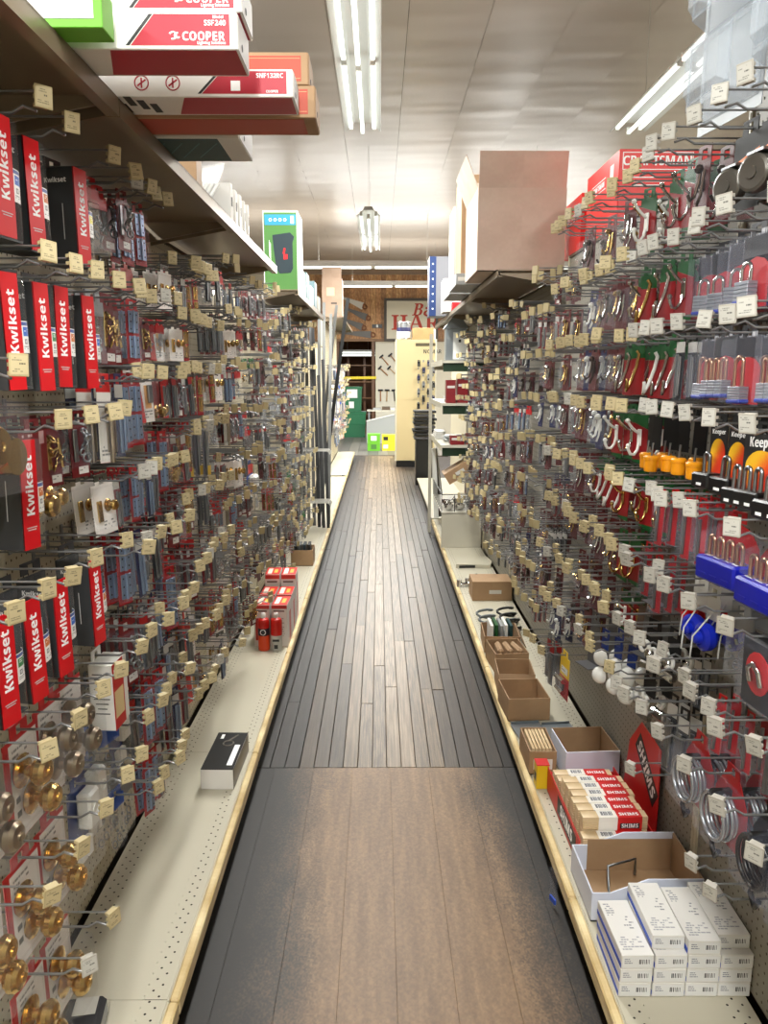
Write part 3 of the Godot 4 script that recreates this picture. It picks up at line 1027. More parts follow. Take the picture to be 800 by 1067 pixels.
func make_brassbits(p: Node3D, v: String) -> void:
	var w := 0.055
	var h := 0.12
	card(p, "card", w, h, mat("card_dark_red", Color(0.40, 0.04, 0.06), 0.45), 0.045)
	face(p, "price_label", 0.008, -0.113, 0.03, 0.016, 0.0012, card_tex("small_label", 32, 16, Color(0.85, 0.84, 0.82), func(im: Image, r: RandomNumberGenerator) -> void: text_lines(im, Rect2i(3, 3, 26, 11), Color(0.35, 0.35, 0.35), 4, r)))
	var mb := MB.new()
	var r := RandomNumberGenerator.new()
	r.seed = 77 + v.hash()
	for k in 5:
		mb.torus(Vector3(r.randf_range(-0.014, 0.014), -0.03 - k * 0.014, 0.009 + r.randf() * 0.008), Vector3(r.randf() - 0.5, r.randf() - 0.5, r.randf()).normalized(), 0.009, 0.0026, 10, 5)
	mb.cham(Vector3(-0.016, -0.058, 0.006), Vector3(0.012, 0.07, 0.004), 0.001)
	mb.cyl(Vector3(0.012, -0.03, 0.008), Vector3(0.014, -0.09, 0.012), 0.004, 0.004, 7)
	part(p, "hardware", mb, metal(v))
	blister(p, 0, -0.06, 0.05, 0.088, 0.001, 0.024, 0.004, clear("clear_film", Color(0.88, 0.91, 0.96), 0.035))

func make_latch(p: Node3D, v: String) -> void:
	card(p, "card", 0.05, 0.165, card_tex("latch_card", 32, 96, Color(0.90, 0.89, 0.86), func(im: Image, r: RandomNumberGenerator) -> void:
		im.fill_rect(Rect2i(0, 0, 32, 20), Color(0.78, 0.1, 0.1))
		text_lines(im, Rect2i(4, 6, 24, 10), Color(1, 1, 1), 6, r, 0.9)
		text_lines(im, Rect2i(4, 78, 24, 15), Color(0.5, 0.5, 0.5), 4, r)), 0.045)
	var mb := MB.new()
	mb.cyl(Vector3(0, -0.05, 0.014), Vector3(0, -0.15, 0.014), 0.010, 0.010, 12)
	mb.cham(Vector3(0, -0.062, 0.016), Vector3(0.034, 0.012, 0.012), 0.002)
	mb.cyl(Vector3(0, -0.15, 0.014), Vector3(0, -0.172, 0.014), 0.006, 0.006, 10)
	part(p, "bolt", mb, metal("nickel"))
	blister(p, 0, -0.105, 0.042, 0.125, 0.001, 0.028, 0.004, clear("clear_film", Color(0.88, 0.91, 0.96), 0.035))

func make_printcard(p: Node3D, v: String) -> void:
	card(p, "card", 0.085, 0.12, card_tex("print_card_" + v, 64, 90, Color(0.92, 0.90, 0.88), func(im: Image, r: RandomNumberGenerator) -> void:
		if v == "pink":
			for y in 60:
				for x in 50:
					if Vector2(x - 18, y - 30).length() < 27 + r.randf() * 3:
						im.set_pixel(x, y + 4, Color(0.85, 0.42, 0.42).lerp(Color(0.95, 0.75, 0.72), r.randf() * 0.6))
		elif v == "orange":
			for y in 90:
				im.fill_rect(Rect2i(0, y, 18 + y / 6, 1), Color(0.82, 0.16, 0.1))
			im.fill_rect(Rect2i(34, 26, 22, 40), Color(0.88, 0.66, 0.4))
		else:
			im.fill_rect(Rect2i(0, 0, 64, 10), Color(0.3, 0.3, 0.25))
		text_lines(im, Rect2i(26, 70, 34, 16), Color(0.4, 0.4, 0.4), 5, r)), 0.05)
	var mb := MB.new()
	if v == "brass":
		knob(mb, Vector3(0.012, -0.06, 0.002), 0.013)
		mb.cham(Vector3(-0.022, -0.07, 0.004), Vector3(0.016, 0.05, 0.005), 0.001)
		part(p, "hardware", mb, metal("brass"))
	else:
		mb.cham(Vector3(0.024, -0.05, 0.005), Vector3(0.02, 0.05, 0.008), 0.002)
		part(p, "hardware", mb, metal("steel"))
	blister(p, 0, -0.065, 0.078, 0.10, 0.001, 0.02, 0.004, clear("clear_film", Color(0.88, 0.91, 0.96), 0.035))

func make_slim(p: Node3D, v: String) -> void:
	# long narrow pack: dark card, coloured head, a bar of metal
	var c: Color = {"red": Color(0.55, 0.06, 0.08), "navy": Color(0.10, 0.11, 0.28), "grey": Color(0.34, 0.35, 0.37), "black": Color(0.05, 0.05, 0.055), "redwhite": Color(0.82, 0.12, 0.12)}[v]
	card(p, "card", 0.034, 0.165, mat("slim_" + v, c, 0.45), 0.03)
	var mb := MB.new()
	mb.box(Vector3(0, -0.024, 0.0012), Vector3(0.034, 0.03, 0.0012))
	part(p, "header", mb, mat("slim_head_" + v, Color(0.75, 0.74, 0.72) if v in ["black", "navy", "red"] else Color(0.6, 0.08, 0.08), 0.45))
	mb = MB.new()
	mb.cham(Vector3(-0.004, -0.105, 0.006), Vector3(0.012, 0.12, 0.004), 0.001)
	mb.cyl(Vector3(0.009, -0.05, 0.007), Vector3(0.009, -0.16, 0.007), 0.004, 0.004, 7)
	part(p, "bar", mb, metal("zinc" if v == "navy" else "steel"))
	blister(p, 0, -0.105, 0.032, 0.13, 0.001, 0.016, 0.003, clear("clear_film", Color(0.88, 0.91, 0.96), 0.035))

func make_bag(p: Node3D, v: String) -> void:
	# soft clear bag of fittings with a folded header card
	var hc: Color = {"red": Color(0.72, 0.08, 0.1), "green": Color(0.12, 0.42, 0.2), "grey": Color(0.55, 0.56, 0.57), "blue": Color(0.1, 0.3, 0.65)}[v]
	var mb := MB.new()
	mb.box(Vector3(0, -0.023, 0.0), Vector3(0.07, 0.03, 0.004))
	tab(mb, 0.05, 0.0, 0.004)
	part(p, "header_card", mb, mat("bag_head_" + v, hc, 0.45))
	mb = MB.new()
	var pts := [Vector2(-0.036, 0.0), Vector2(-0.03, 0.006), Vector2(0.0, 0.012), Vector2(0.03, 0.006), Vector2(0.036, 0.0)]
	for s in [1.0, -1.0]:
		for i in 4:
			var a: Vector2 = pts[i]
			var b: Vector2 = pts[i + 1]
			var e := (b - a).normalized()
			mb.quad(Vector3(a.x, -0.14, a.y * s), Vector3(b.x, -0.14, b.y * s), Vector3(b.x, -0.032, b.y * s * 0.3), Vector3(a.x, -0.032, a.y * s * 0.3), Vector3(-e.y, 0, e.x * s))
	part(p, "clear_bag", mb, clear("bag_film", Color(0.86, 0.88, 0.90), 0.10))
	mb = MB.new()
	var r := RandomNumberGenerator.new()
	r.seed = v.hash()
	for k in 9:
		var q := Vector3(r.randf_range(-0.022, 0.022), r.randf_range(-0.13, -0.06), r.randf_range(-0.003, 0.004))
		if k % 3 == 0:
			mb.torus(q, Vector3(0, 0.3, 1).normalized(), 0.009, 0.002, 10, 4)
		else:
			mb.cyl(q, q + Vector3(r.randf_range(-0.02, 0.02), r.randf_range(-0.012, 0.02), 0), 0.003, 0.003, 6)
	part(p, "hardware", mb, metal("steel" if v != "green" else "brass"))

func make_device(p: Node3D, v: String) -> void:
	# white plastic chime box on a blue card in a clear shell
	card(p, "card", 0.085, 0.19, mat("card_blue", Color(0.10, 0.20, 0.48), 0.45), 0.05)
	var mb := MB.new()
	mb.cham(Vector3(0.008, -0.06, 0.022), Vector3(0.05, 0.085, 0.034), 0.006)
	mb.torus(Vector3(0.008, -0.06, 0.04), Vector3(0, 0, 1), 0.012, 0.002, 14, 5)
	part(p, "chime_box", mb, mat("device_white", Color(0.88, 0.88, 0.86), 0.35))
	mb = MB.new()
	for k in 2:
		mb.cham(Vector3(-0.012 + k * 0.028, -0.155, 0.012), Vector3(0.024, 0.045, 0.016), 0.003)
	part(p, "push_button", mb, mat("device_white", Color(0.88, 0.88, 0.86), 0.35))
	blister(p, 0, -0.102, 0.082, 0.18, 0.001, 0.044, 0.006, clear("clear_film", Color(0.88, 0.91, 0.96), 0.035))

func make_whitebox(p: Node3D, v: String) -> void:
	var mb := MB.new()
	mb.cham(Vector3(0, -0.088, 0.03), Vector3(0.085, 0.16, 0.055), 0.001)
	tab(mb, 0.05, 0.004, 0.002)
	part(p, "carton", mb, mat("carton_white", Color(0.86, 0.85, 0.83), 0.45))
	mb = MB.new()
	mb.box(Vector3(-0.012, -0.088, 0.0582), Vector3(0.06, 0.16, 0.0008))
	mb.fit_uv()
	part(p, "printed_front", mb, card_tex("red_front", 48, 96, Color(0.72, 0.1, 0.1), func(im: Image, r: RandomNumberGenerator) -> void:
		im.fill_rect(Rect2i(4, 40, 40, 40), Color(0.85, 0.75, 0.55))
		text_lines(im, Rect2i(6, 8, 36, 24), Color(1, 1, 1), 8, r, 0.9)))
	mb = MB.new()
	for k in 9:
		mb.box(Vector3(-0.0429, -0.03 - k * 0.012, 0.03), Vector3(0.0006, 0.0022, 0.038 - (k * 7 % 5) * 0.004))
	part(p, "small_print", mb, mat("print_dark", Color(0.3, 0.3, 0.3), 0.5))

func make_longpack(p: Node3D, v: String) -> void:
	# tall grey sleeve, one of the full-height items beside the seam
	card(p, "card", 0.05, 0.33, mat("sleeve_grey", Color(0.50, 0.50, 0.54), 0.4), 0.04)
	var mb := MB.new()
	mb.cyl(Vector3(0, -0.03, 0.016), Vector3(0, -0.32, 0.016), 0.012, 0.012, 10)
	part(p, "closer_tube", mb, metal("steel"))
	mb = MB.new()
	mb.box(Vector3(0, -0.29, 0.031), Vector3(0.04, 0.06, 0.001))
	part(p, "label", mb, mat("label_yellow", Color(0.82, 0.68, 0.25), 0.5))
	blister(p, 0, -0.17, 0.046, 0.31, 0.001, 0.03, 0.004, clear("clear_film", Color(0.88, 0.91, 0.96), 0.035))

# ---- the opposite wall
func padlock(p: Node3D, at: Vector3, w: float, bh: float, sh: float, body: Material, sm: Material, bump := "") -> void:
	var mb := MB.new()
	if bump != "":
		for k in 5:
			mb.cham(at + Vector3(0, -bh * (k + 0.5) / 5.0, 0), Vector3(w, bh / 5.0 - 0.0006, 0.024), 0.001)
	else:
		mb.cham(at + Vector3(0, -bh / 2, 0), Vector3(w, bh, 0.026), 0.004)
	part(p, "lock_body", mb, body)
	if bump != "":
		mb = MB.new()
		mb.cham(at + Vector3(0, -bh - 0.003, 0), Vector3(w + 0.004, 0.010, 0.028), 0.003)
		part(p, "bumper", mb, mat("bumper_blue", Color(0.12, 0.22, 0.62), 0.4))
	mb = MB.new()
	var pts := [at + Vector3(-w * 0.32, -0.005, 0)]
	for i in 9:
		var a := PI - PI * i / 8.0
		pts.append(at + Vector3(cos(a) * w * 0.32, sh - w * 0.32 + sin(a) * w * 0.32, 0))
	pts.append(at + Vector3(w * 0.32, -0.005, 0))
	mb.tube(pts, 0.0042, 7)
	part(p, "shackle", mb, sm)

func make_padlock(p: Node3D, v: String) -> void:
	var w := 0.085 if v != "row" else 0.10
	var h := 0.15
	var mb := MB.new()
	mb.box(Vector3(0, -0.03, 0), Vector3(w, 0.045, 0.0015))
	tab(mb, 0.05)
	mb.fit_uv()
	part(p, "header_card", mb, card_tex("lock_head", 48, 24, Color(0.16, 0.16, 0.18), func(im: Image, r: RandomNumberGenerator) -> void: text_lines(im, Rect2i(6, 5, 38, 16), Color(0.7, 0.7, 0.72), 8, r, 0.9)))
	mb = MB.new()
	mb.prism([Vector2(-w / 2, -0.008 - h), Vector2(w / 2, -0.008 - h), Vector2(w / 2, -0.075), Vector2(w * 0.3, -0.06), Vector2(0, -0.053), Vector2(-w * 0.3, -0.06), Vector2(-w / 2, -0.075)], -0.0008, 0.0008)
	part(p, "red_card", mb, mat("lock_card_red", Color(0.70, 0.08, 0.10), 0.4))
	var lam := mat("laminated_steel", Color(0.66, 0.68, 0.72), 0.34, 0.7)
	if v == "long":
		padlock(p, Vector3(0, -0.118, 0.02), 0.042, 0.03, 0.065, lam, metal("copper"), "blue")
	elif v == "row":
		for k in 3:
			padlock(p, Vector3(-0.033 + k * 0.033, -0.112, 0.02), 0.030, 0.034, 0.05, lam, metal("copper"), "blue")
	else:
		padlock(p, Vector3(0, -0.105, 0.02), 0.046, 0.040, 0.038, lam, metal("chrome"), "blue")
	blister(p, 0, -0.009 - h / 2, w, h, 0.001, 0.042, 0.006, clear("lock_shell", Color(0.80, 0.82, 0.90), 0.05))

func make_hookcard(p: Node3D, v: String) -> void:
	# green and red card with a coat hook on it
	var w := 0.062
	var h := 0.148
	var mb := MB.new()
	mb.prism([Vector2(-w / 2, -0.008), Vector2(w / 2, -0.008), Vector2(w / 2, -0.05), Vector2(-w / 2, -0.03)], -0.0008, 0.0008)
	tab(mb, 0.045)
	part(p, "green_card", mb, mat("card_green", Color(0.05, 0.30, 0.13), 0.4))
	mb = MB.new()
	mb.prism([Vector2(-w / 2, -h - 0.002), Vector2(w / 2, -h - 0.01), Vector2(w / 2, -h + 0.006), Vector2(-w / 2, -h + 0.006)], -0.0008, 0.0008)
	part(p, "green_foot", mb, mat("card_green", Color(0.05, 0.30, 0.13), 0.4))
	mb = MB.new()
	mb.prism([Vector2(-w / 2, -0.0305), Vector2(w / 2, -0.0505), Vector2(w / 2, -h + 0.0055), Vector2(-w / 2, -h + 0.0055)], -0.0008, 0.0008)
	part(p, "red_panel", mb, mat("card_crimson", Color(0.52, 0.05, 0.08), 0.4))
	mb = MB.new()
	mb.cham(Vector3(0, -0.075, 0.004), Vector3(0.016, 0.05, 0.005), 0.0015)
	var up := [Vector3(0, -0.062, 0.006), Vector3(0, -0.056, 0.018), Vector3(0, -0.046, 0.032), Vector3(0, -0.034, 0.044), Vector3(0, -0.026, 0.05)]
	mb.tube(up, 0.0042, 7)
	mb.ball(Vector3(0, -0.024, 0.051), 0.0075, 8)
	var dn := [Vector3(0, -0.092, 0.006), Vector3(0, -0.112, 0.010), Vector3(0, -0.126, 0.022), Vector3(0, -0.124, 0.036), Vector3(0, -0.110, 0.044), Vector3(0, -0.100, 0.045)]
	mb.tube(dn, 0.0045, 7)
	mb.ball(Vector3(0, -0.098, 0.045), 0.0075, 8)
	part(p, "coat_hook", mb, metal(v))

func make_wirehook(p: Node3D, v: String) -> void:
	# long bent rod hook tied to a red card
	var w := 0.06
	var mb := MB.new()
	mb.box(Vector3(0, -0.026, 0), Vector3(w, 0.036, 0.0015))
	tab(mb, 0.045)
	part(p, "green_card", mb, mat("card_green", Color(0.05, 0.30, 0.13), 0.4))
	mb = MB.new()
	mb.box(Vector3(0, -0.099, 0), Vector3(w, 0.108, 0.0015))
	part(p, "red_panel", mb, mat("card_crimson", Color(0.52, 0.05, 0.08), 0.4))
	mb = MB.new()
	mb.tube([Vector3(0.01, -0.022, 0.014), Vector3(0.014, -0.034, 0.008), Vector3(0.006, -0.07, 0.010), Vector3(-0.008, -0.112, 0.016), Vector3(-0.010, -0.132, 0.026), Vector3(-0.002, -0.140, 0.038), Vector3(0.010, -0.130, 0.046), Vector3(0.014, -0.112, 0.048), Vector3(0.012, -0.106, 0.048)], 0.005, 8)
	part(p, "bent_hook", mb, metal(v))

func make_smallhook(p: Node3D, v: String) -> void:
	var w := 0.042
	card(p, "card", w, 0.105, mat("card_oxblood", Color(0.33, 0.05, 0.06), 0.42) if v != "white" else mat("card_navy", Color(0.12, 0.13, 0.30), 0.42), 0.04)
	var mb := MB.new()
	mb.tube([Vector3(0, -0.026, 0.006), Vector3(0, -0.05, 0.008), Vector3(0, -0.075, 0.014), Vector3(0, -0.082, 0.022), Vector3(0, -0.072, 0.028)], 0.0035, 6)
	mb.ball(Vector3(0, -0.026, 0.010), 0.0085, 8)
	mb.cham(Vector3(0, -0.055, 0.004), Vector3(0.026, 0.018, 0.004), 0.001)
	mb.tube([Vector3(0.012, -0.03, 0.006), Vector3(0.013, -0.075, 0.01), Vector3(0.006, -0.092, 0.012)], 0.003, 6)
	part(p, "hardware", mb, metal(v))
	blister(p, 0, -0.062, 0.04, 0.088, 0.001, 0.03, 0.004, clear("clear_film", Color(0.88, 0.91, 0.96), 0.035))

func make_caster(p: Node3D, v: String) -> void:
	var mb := MB.new()
	mb.box(Vector3(0, -0.073, 0), Vector3(0.095, 0.13, 0.002))
	tab(mb, 0.05, 0.0, 0.002)
	part(p, "black_card", mb, mat("card_black", Color(0.03, 0.03, 0.032), 0.6))
	mb = MB.new()
	mb.prism([Vector2(-0.047, -0.062), Vector2(0.047, -0.045), Vector2(0.047, -0.036), Vector2(-0.047, -0.053)], 0.0012, 0.002)
	part(p, "flash", mb, mat("flash_orange", Color(0.85, 0.42, 0.12), 0.4))
	mb = MB.new()
	mb.lathe([Vector2(0, -0.012), Vector2(0.026, -0.012), Vector2(0.031, -0.009), Vector2(0.033, 0.0), Vector2(0.031, 0.009), Vector2(0.026, 0.012), Vector2(0.010, 0.012), Vector2(0.010, 0.015), Vector2(0, 0.015)], 20, Transform3D(Basis(Vector3.UP, 0.35) * Basis(Vector3.RIGHT, PI / 2), Vector3(0, -0.10, 0.030)))
	part(p, "wheel", mb, mat("wheel_grey", Color(0.40, 0.385, 0.36), 0.3, 0.5))
	mb = MB.new()
	mb.cham(Vector3(0, -0.066, 0.02), Vector3(0.05, 0.006, 0.034), 0.001)
	mb.box(Vector3(0, -0.082, 0.0105), Vector3(0.024, 0.04, 0.002))
	part(p, "bracket", mb, metal("steel"))

func make_orange(p: Node3D, v: String) -> void:
	# black card with a yellow-orange arch, padlocks standing in a black tray
	var big := v == "big"
	var w := 0.125 if big else 0.062
	card(p, "black_card", w, 0.135, mat("card_black", Color(0.03, 0.03, 0.032), 0.6), 0.05)
	var pts := []
	for i in 11:
		var a := PI * i / 10.0
		pts.append(Vector2(cos(a) * w * 0.42, -0.075 + sin(a) * 0.035))
	pts.append(Vector2(-w * 0.42, -0.125))
	pts.append(Vector2(w * 0.42, -0.125))
	var mb := MB.new()
	mb.prism(pts, 0.0008, 0.0016, Transform3D.IDENTITY)
	for i in mb.v.size():
		mb.uv[i] = Vector2(0.5 + mb.v[i].x / w, clampf((-0.04 - mb.v[i].y) / 0.085, 0, 1))
	part(p, "printed_arch", mb, card_tex("orange_arch", 48, 48, Color(0.9, 0.5, 0.1), func(im: Image, r: RandomNumberGenerator) -> void:
		for y in 48:
			for x in 48:
				var t := clampf((x * 0.9 + y * 0.7) / 60.0 + r.randf() * 0.06, 0, 1)
				im.set_pixel(x, y, Color(0.93, 0.72, 0.12).lerp(Color(0.85, 0.2, 0.08), smoothstep(0.35, 0.85, t)))))
	put_letters(p, "Keeper", 0.026 if big else 0.014, mat("print_white", Color(0.95, 0.95, 0.95), 0.5), Transform3D(Basis.IDENTITY, Vector3(0, -0.025, 0.0012)))
	var n := 3 if big else 1
	for k in n:
		padlock(p, Vector3((k - (n - 1) * 0.5) * 0.036, -0.118, 0.026), 0.030, 0.022, 0.045, metal("black") if big else metal("steel"), metal("steel"))
	mb = MB.new()
	mb.cham(Vector3(0, -0.134, 0.024), Vector3(w, 0.034, 0.042), 0.004)
	part(p, "tray", mb, metal("black"))
	mb = MB.new()
	for k in n:
		mb.box(Vector3((k - (n - 1) * 0.5) * 0.036, -0.142, 0.0452), Vector3(0.018, 0.006, 0.0006))
	part(p, "tray_print", mb, mat("print_white", Color(0.95, 0.95, 0.95), 0.5))

func make_yellowplug(p: Node3D, v: String) -> void:
	# slim dark strap with a yellow plug at its foot
	card(p, "strap", 0.040, 0.085, mat("strap_dark", Color(0.06, 0.065, 0.07), 0.3), 0.035)
	var mb := MB.new()
	mb.cyl(Vector3(0, -0.075, 0.008), Vector3(0, -0.112, 0.010), 0.003, 0.003, 6)
	part(p, "pin", mb, metal("steel"))
	mb = MB.new()
	mb.lathe([Vector2(0, 0), Vector2(0.016, 0), Vector2(0.017, 0.004), Vector2(0.018, 0.030), Vector2(0.020, 0.031), Vector2(0.020, 0.038), Vector2(0.016, 0.042), Vector2(0, 0.042)], 14, Transform3D(Basis.IDENTITY, Vector3(0, -0.150, 0.010)))
	part(p, "plug", mb, mat("plug_yellow", Color(0.90, 0.58, 0.07), 0.4))

func make_redstrip(p: Node3D, v: String) -> void:
	card(p, "red_card", 0.034, 0.155, mat("lock_card_red", Color(0.70, 0.08, 0.10), 0.4), 0.03)
	var mb := MB.new()
	mb.cyl(Vector3(0, -0.03, 0.010), Vector3(0, -0.15, 0.010), 0.005, 0.005, 7)
	part(p, "rod", mb, metal("steel"))
	blister(p, 0, -0.086, 0.038, 0.155, 0.001, 0.022, 0.004, clear("lock_shell", Color(0.80, 0.82, 0.90), 0.05))

func make_bluetray(p: Node3D, v: String) -> void:
	# four padlocks in a blue tray under a clear hood
	var w := 0.145
	var mb := MB.new()
	mb.prism([Vector2(-w / 2, -0.10), Vector2(w / 2, -0.10), Vector2(w / 2, -0.05), Vector2(w * 0.3, -0.02), Vector2(0, -0.008), Vector2(-w * 0.3, -0.02), Vector2(-w / 2, -0.05)], -0.0008, 0.0008)
	tab(mb, 0.05)
	part(p, "red_card", mb, mat("lock_card_red", Color(0.70, 0.08, 0.10), 0.4))
	for k in 4:
		padlock(p, Vector3((k - 1.5) * 0.034, -0.082, 0.026), 0.03, 0.02, 0.04, metal("steel"), metal("copper"))
	mb = MB.new()
	mb.cham(Vector3(0, -0.108, 0.026), Vector3(w, 0.05, 0.05), 0.005)
	for k in 3:
		mb.box(Vector3((k - 1) * 0.042, -0.118, 0.0515), Vector3(0.026, 0.004, 0.001))
	part(p, "tray", mb, mat("tray_blue", Color(0.06, 0.10, 0.62), 0.35))
	blister(p, 0, -0.055, w, 0.065, 0.001, 0.048, 0.012, clear("lock_shell", Color(0.80, 0.82, 0.90), 0.05))

func make_discs(p: Node3D, v: String) -> void:
	# round coloured knob on a stiff white wire
	var mb := MB.new()
	mb.box(Vector3(0, -0.03, 0), Vector3(0.04, 0.045, 0.0015))
	tab(mb, 0.035)
	part(p, "card", mb, mat("card_white", Color(0.82, 0.82, 0.80), 0.5))
	mb = MB.new()
	var cm := mat("knob_red", Color(0.72, 0.04, 0.05), 0.25) if v == "red" else mat("knob_blue", Color(0.05, 0.14, 0.66), 0.25)
	mb.lathe([Vector2(0, 0), Vector2(0.024, 0), Vector2(0.027, 0.006), Vector2(0.027, 0.018), Vector2(0.019, 0.024), Vector2(0.013, 0.025), Vector2(0.011, 0.034), Vector2(0.006, 0.038), Vector2(0, 0.038)], 20, Transform3D(Basis(Vector3.RIGHT, PI / 2), Vector3(0, -0.085, 0.002)))
	part(p, "valve_knob", mb, cm)
	mb = MB.new()
	mb.tube([Vector3(0.0, -0.04, 0.004), Vector3(0.004, -0.08, 0.043), Vector3(0.0, -0.125, 0.043)], 0.0016, 5)
	part(p, "tie", mb, mat("card_white", Color(0.82, 0.82, 0.80), 0.5))

func make_cable(p: Node3D, v: String) -> void:
	var black := v == "black"
	var w := 0.13
	var mb := MB.new()
	mb.prism([Vector2(-w / 2, -0.165), Vector2(w / 2, -0.165), Vector2(w / 2, -0.06), Vector2(0.03, -0.008), Vector2(-0.03, -0.008), Vector2(-w / 2, -0.06)], -0.0008, 0.0008)
	tab(mb, 0.05)
	part(p, "card", mb, mat("lock_card_red", Color(0.70, 0.08, 0.10), 0.4) if not black else mat("card_black", Color(0.03, 0.03, 0.032), 0.6))
	mb = MB.new()
	for k in 4:
		mb.torus(Vector3(0, -0.095, 0.010 + k * 0.0095), Vector3(0, 0, 1), 0.045 + (k % 2) * 0.004, 0.0048, 24, 7)
	part(p, "coiled_cable", mb, mat("cable_silver", Color(0.68, 0.70, 0.73), 0.25, 0.7) if not black else mat("cable_black", Color(0.04, 0.042, 0.05), 0.25))
	mb = MB.new()
	mb.cham(Vector3(0.0, -0.050, 0.024), Vector3(0.014, 0.032, 0.046), 0.003)
	part(p, "clip", mb, metal("black"))
	mb = MB.new()
	mb.tube([Vector3(0.0, -0.142, 0.03), Vector3(-0.01, -0.165, 0.03), Vector3(0.008, -0.185, 0.03), Vector3(0.02, -0.165, 0.03)], 0.006, 6)
	part(p, "strap", mb, metal("black"))
	blister(p, 0, -0.095, w, 0.13, 0.001, 0.052, 0.01, clear("lock_shell", Color(0.80, 0.82, 0.90), 0.05))

func make_blackcase(p: Node3D, v: String) -> void:
	# black tub with a red window and a clear front
	var mb := MB.new()
	mb.cham(Vector3(0, -0.085, 0.018), Vector3(0.13, 0.15, 0.034), 0.006)
	tab(mb, 0.05)
	part(p, "tub", mb, mat("card_black", Color(0.03, 0.03, 0.032), 0.6))
	mb = MB.new()
	var pts := []
	for i in 16:
		var a := TAU * i / 16.0
		pts.append(Vector2(cos(a) * 0.045, -0.08 + sin(a) * 0.045))
	mb.prism(pts, 0.035, 0.0365)
	part(p, "red_window", mb, mat("lock_red", Color(0.80, 0.07, 0.11), 0.35))
	mb = MB.new()
	mb.tube([Vector3(-0.02, -0.10, 0.04), Vector3(-0.018, -0.07, 0.046), Vector3(0.0, -0.058, 0.046), Vector3(0.02, -0.07, 0.046), Vector3(0.022, -0.10, 0.04)], 0.006, 7)
	part(p, "shackle", mb, metal("chrome"))
	blister(p, 0, -0.085, 0.125, 0.145, 0.036, 0.056, 0.012, clear("lock_shell", Color(0.80, 0.82, 0.90), 0.05))

func make_whiteknob(p: Node3D, v: String) -> void:
	var mb := MB.new()
	mb.box(Vector3(0, -0.022, 0), Vector3(0.03, 0.03, 0.0015))
	tab(mb, 0.03)
	part(p, "card", mb, mat("card_blue", Color(0.10, 0.20, 0.48), 0.45))
	for k in 2:
		mb = MB.new()
		mb.ball(Vector3(0, -0.060 - k * 0.048, 0.004), 0.023, 14, Vector3(1, 1, 1), 0, 90)
		var o := part(p, "drawer_knob", mb, mat("knob_white", Color(0.90, 0.90, 0.88), 0.25))
		o.transform = Transform3D(Basis(Vector3.RIGHT, PI / 2), Vector3(0, -0.060 - k * 0.048, 0.004)) * Transform3D(Basis.IDENTITY, -Vector3(0, -0.060 - k * 0.048, 0.004))

func make_bracket(p: Node3D, v: String) -> void:
	# folded grey steel bracket, hung bare
	var mb := MB.new()
	mb.prism([Vector2(-0.02, -0.008), Vector2(0.02, -0.008), Vector2(0.036, -0.14), Vector2(-0.036, -0.14)], -0.001, 0.001)
	tab(mb, 0.035)
	part(p, "plate", mb, mat("bracket_grey", Color(0.42, 0.42, 0.43), 0.4, 0.5) if v == "grey" else mat("bracket_brown", Color(0.36, 0.29, 0.25), 0.45, 0.2))
	mb = MB.new()
	mb.box(Vector3(0, -0.135, 0.02), Vector3(0.07, 0.002, 0.04))
	part(p, "flange", mb, mat("bracket_grey", Color(0.42, 0.42, 0.43), 0.4, 0.5))

func make_chromepull(p: Node3D, v: String) -> void:
	# rings and a chrome pull, white ceramic ends
	var mb := MB.new()
	mb.box(Vector3(0, -0.03, 0), Vector3(0.05, 0.045, 0.0015))
	tab(mb, 0.04)
	part(p, "card", mb, mat("card_black", Color(0.03, 0.03, 0.032), 0.6))
	mb = MB.new()
	mb.cham(Vector3(0, -0.095, 0.012), Vector3(0.052, 0.02, 0.018), 0.004)
	mb.ball(Vector3(0, -0.065, 0.012), 0.014, 10)
	part(p, "pull", mb, metal("chrome"))
	mb = MB.new()
	mb.torus(Vector3(-0.014, -0.05, 0.016), Vector3(0.2, 0.2, 1).normalized(), 0.012, 0.005, 14, 6)
	mb.torus(Vector3(0.016, -0.06, 0.018), Vector3(-0.2, 0.2, 1).normalized(), 0.012, 0.005, 14, 6)
	part(p, "ring", mb, mat("knob_white", Color(0.90, 0.90, 0.88), 0.25))

func make_bigclear(p: Node3D, v: String) -> void:
	# large moulded clear clamshell
	var m := clear("big_clear", Color(0.82, 0.86, 0.90), 0.30)
	var mb := MB.new()
	mb.box(Vector3(0, -0.21, 0), Vector3(0.25, 0.40, 0.0015))
	tab(mb, 0.06)
	part(p, "back_sheet", mb, mat("clear_back_grey", Color(0.55, 0.58, 0.61), 0.3))
	blister(p, 0, -0.12, 0.22, 0.16, 0.001, 0.05, 0.018, m)
	blister(p, 0, -0.30, 0.22, 0.17, 0.001, 0.05, 0.018, m)
	blister(p, -0.05, -0.12, 0.07, 0.12, 0.051, 0.07, 0.012, m)
	blister(p, 0.05, -0.12, 0.07, 0.12, 0.051, 0.07, 0.012, m)
	blister(p, 0.0, -0.30, 0.16, 0.11, 0.051, 0.07, 0.012, m)

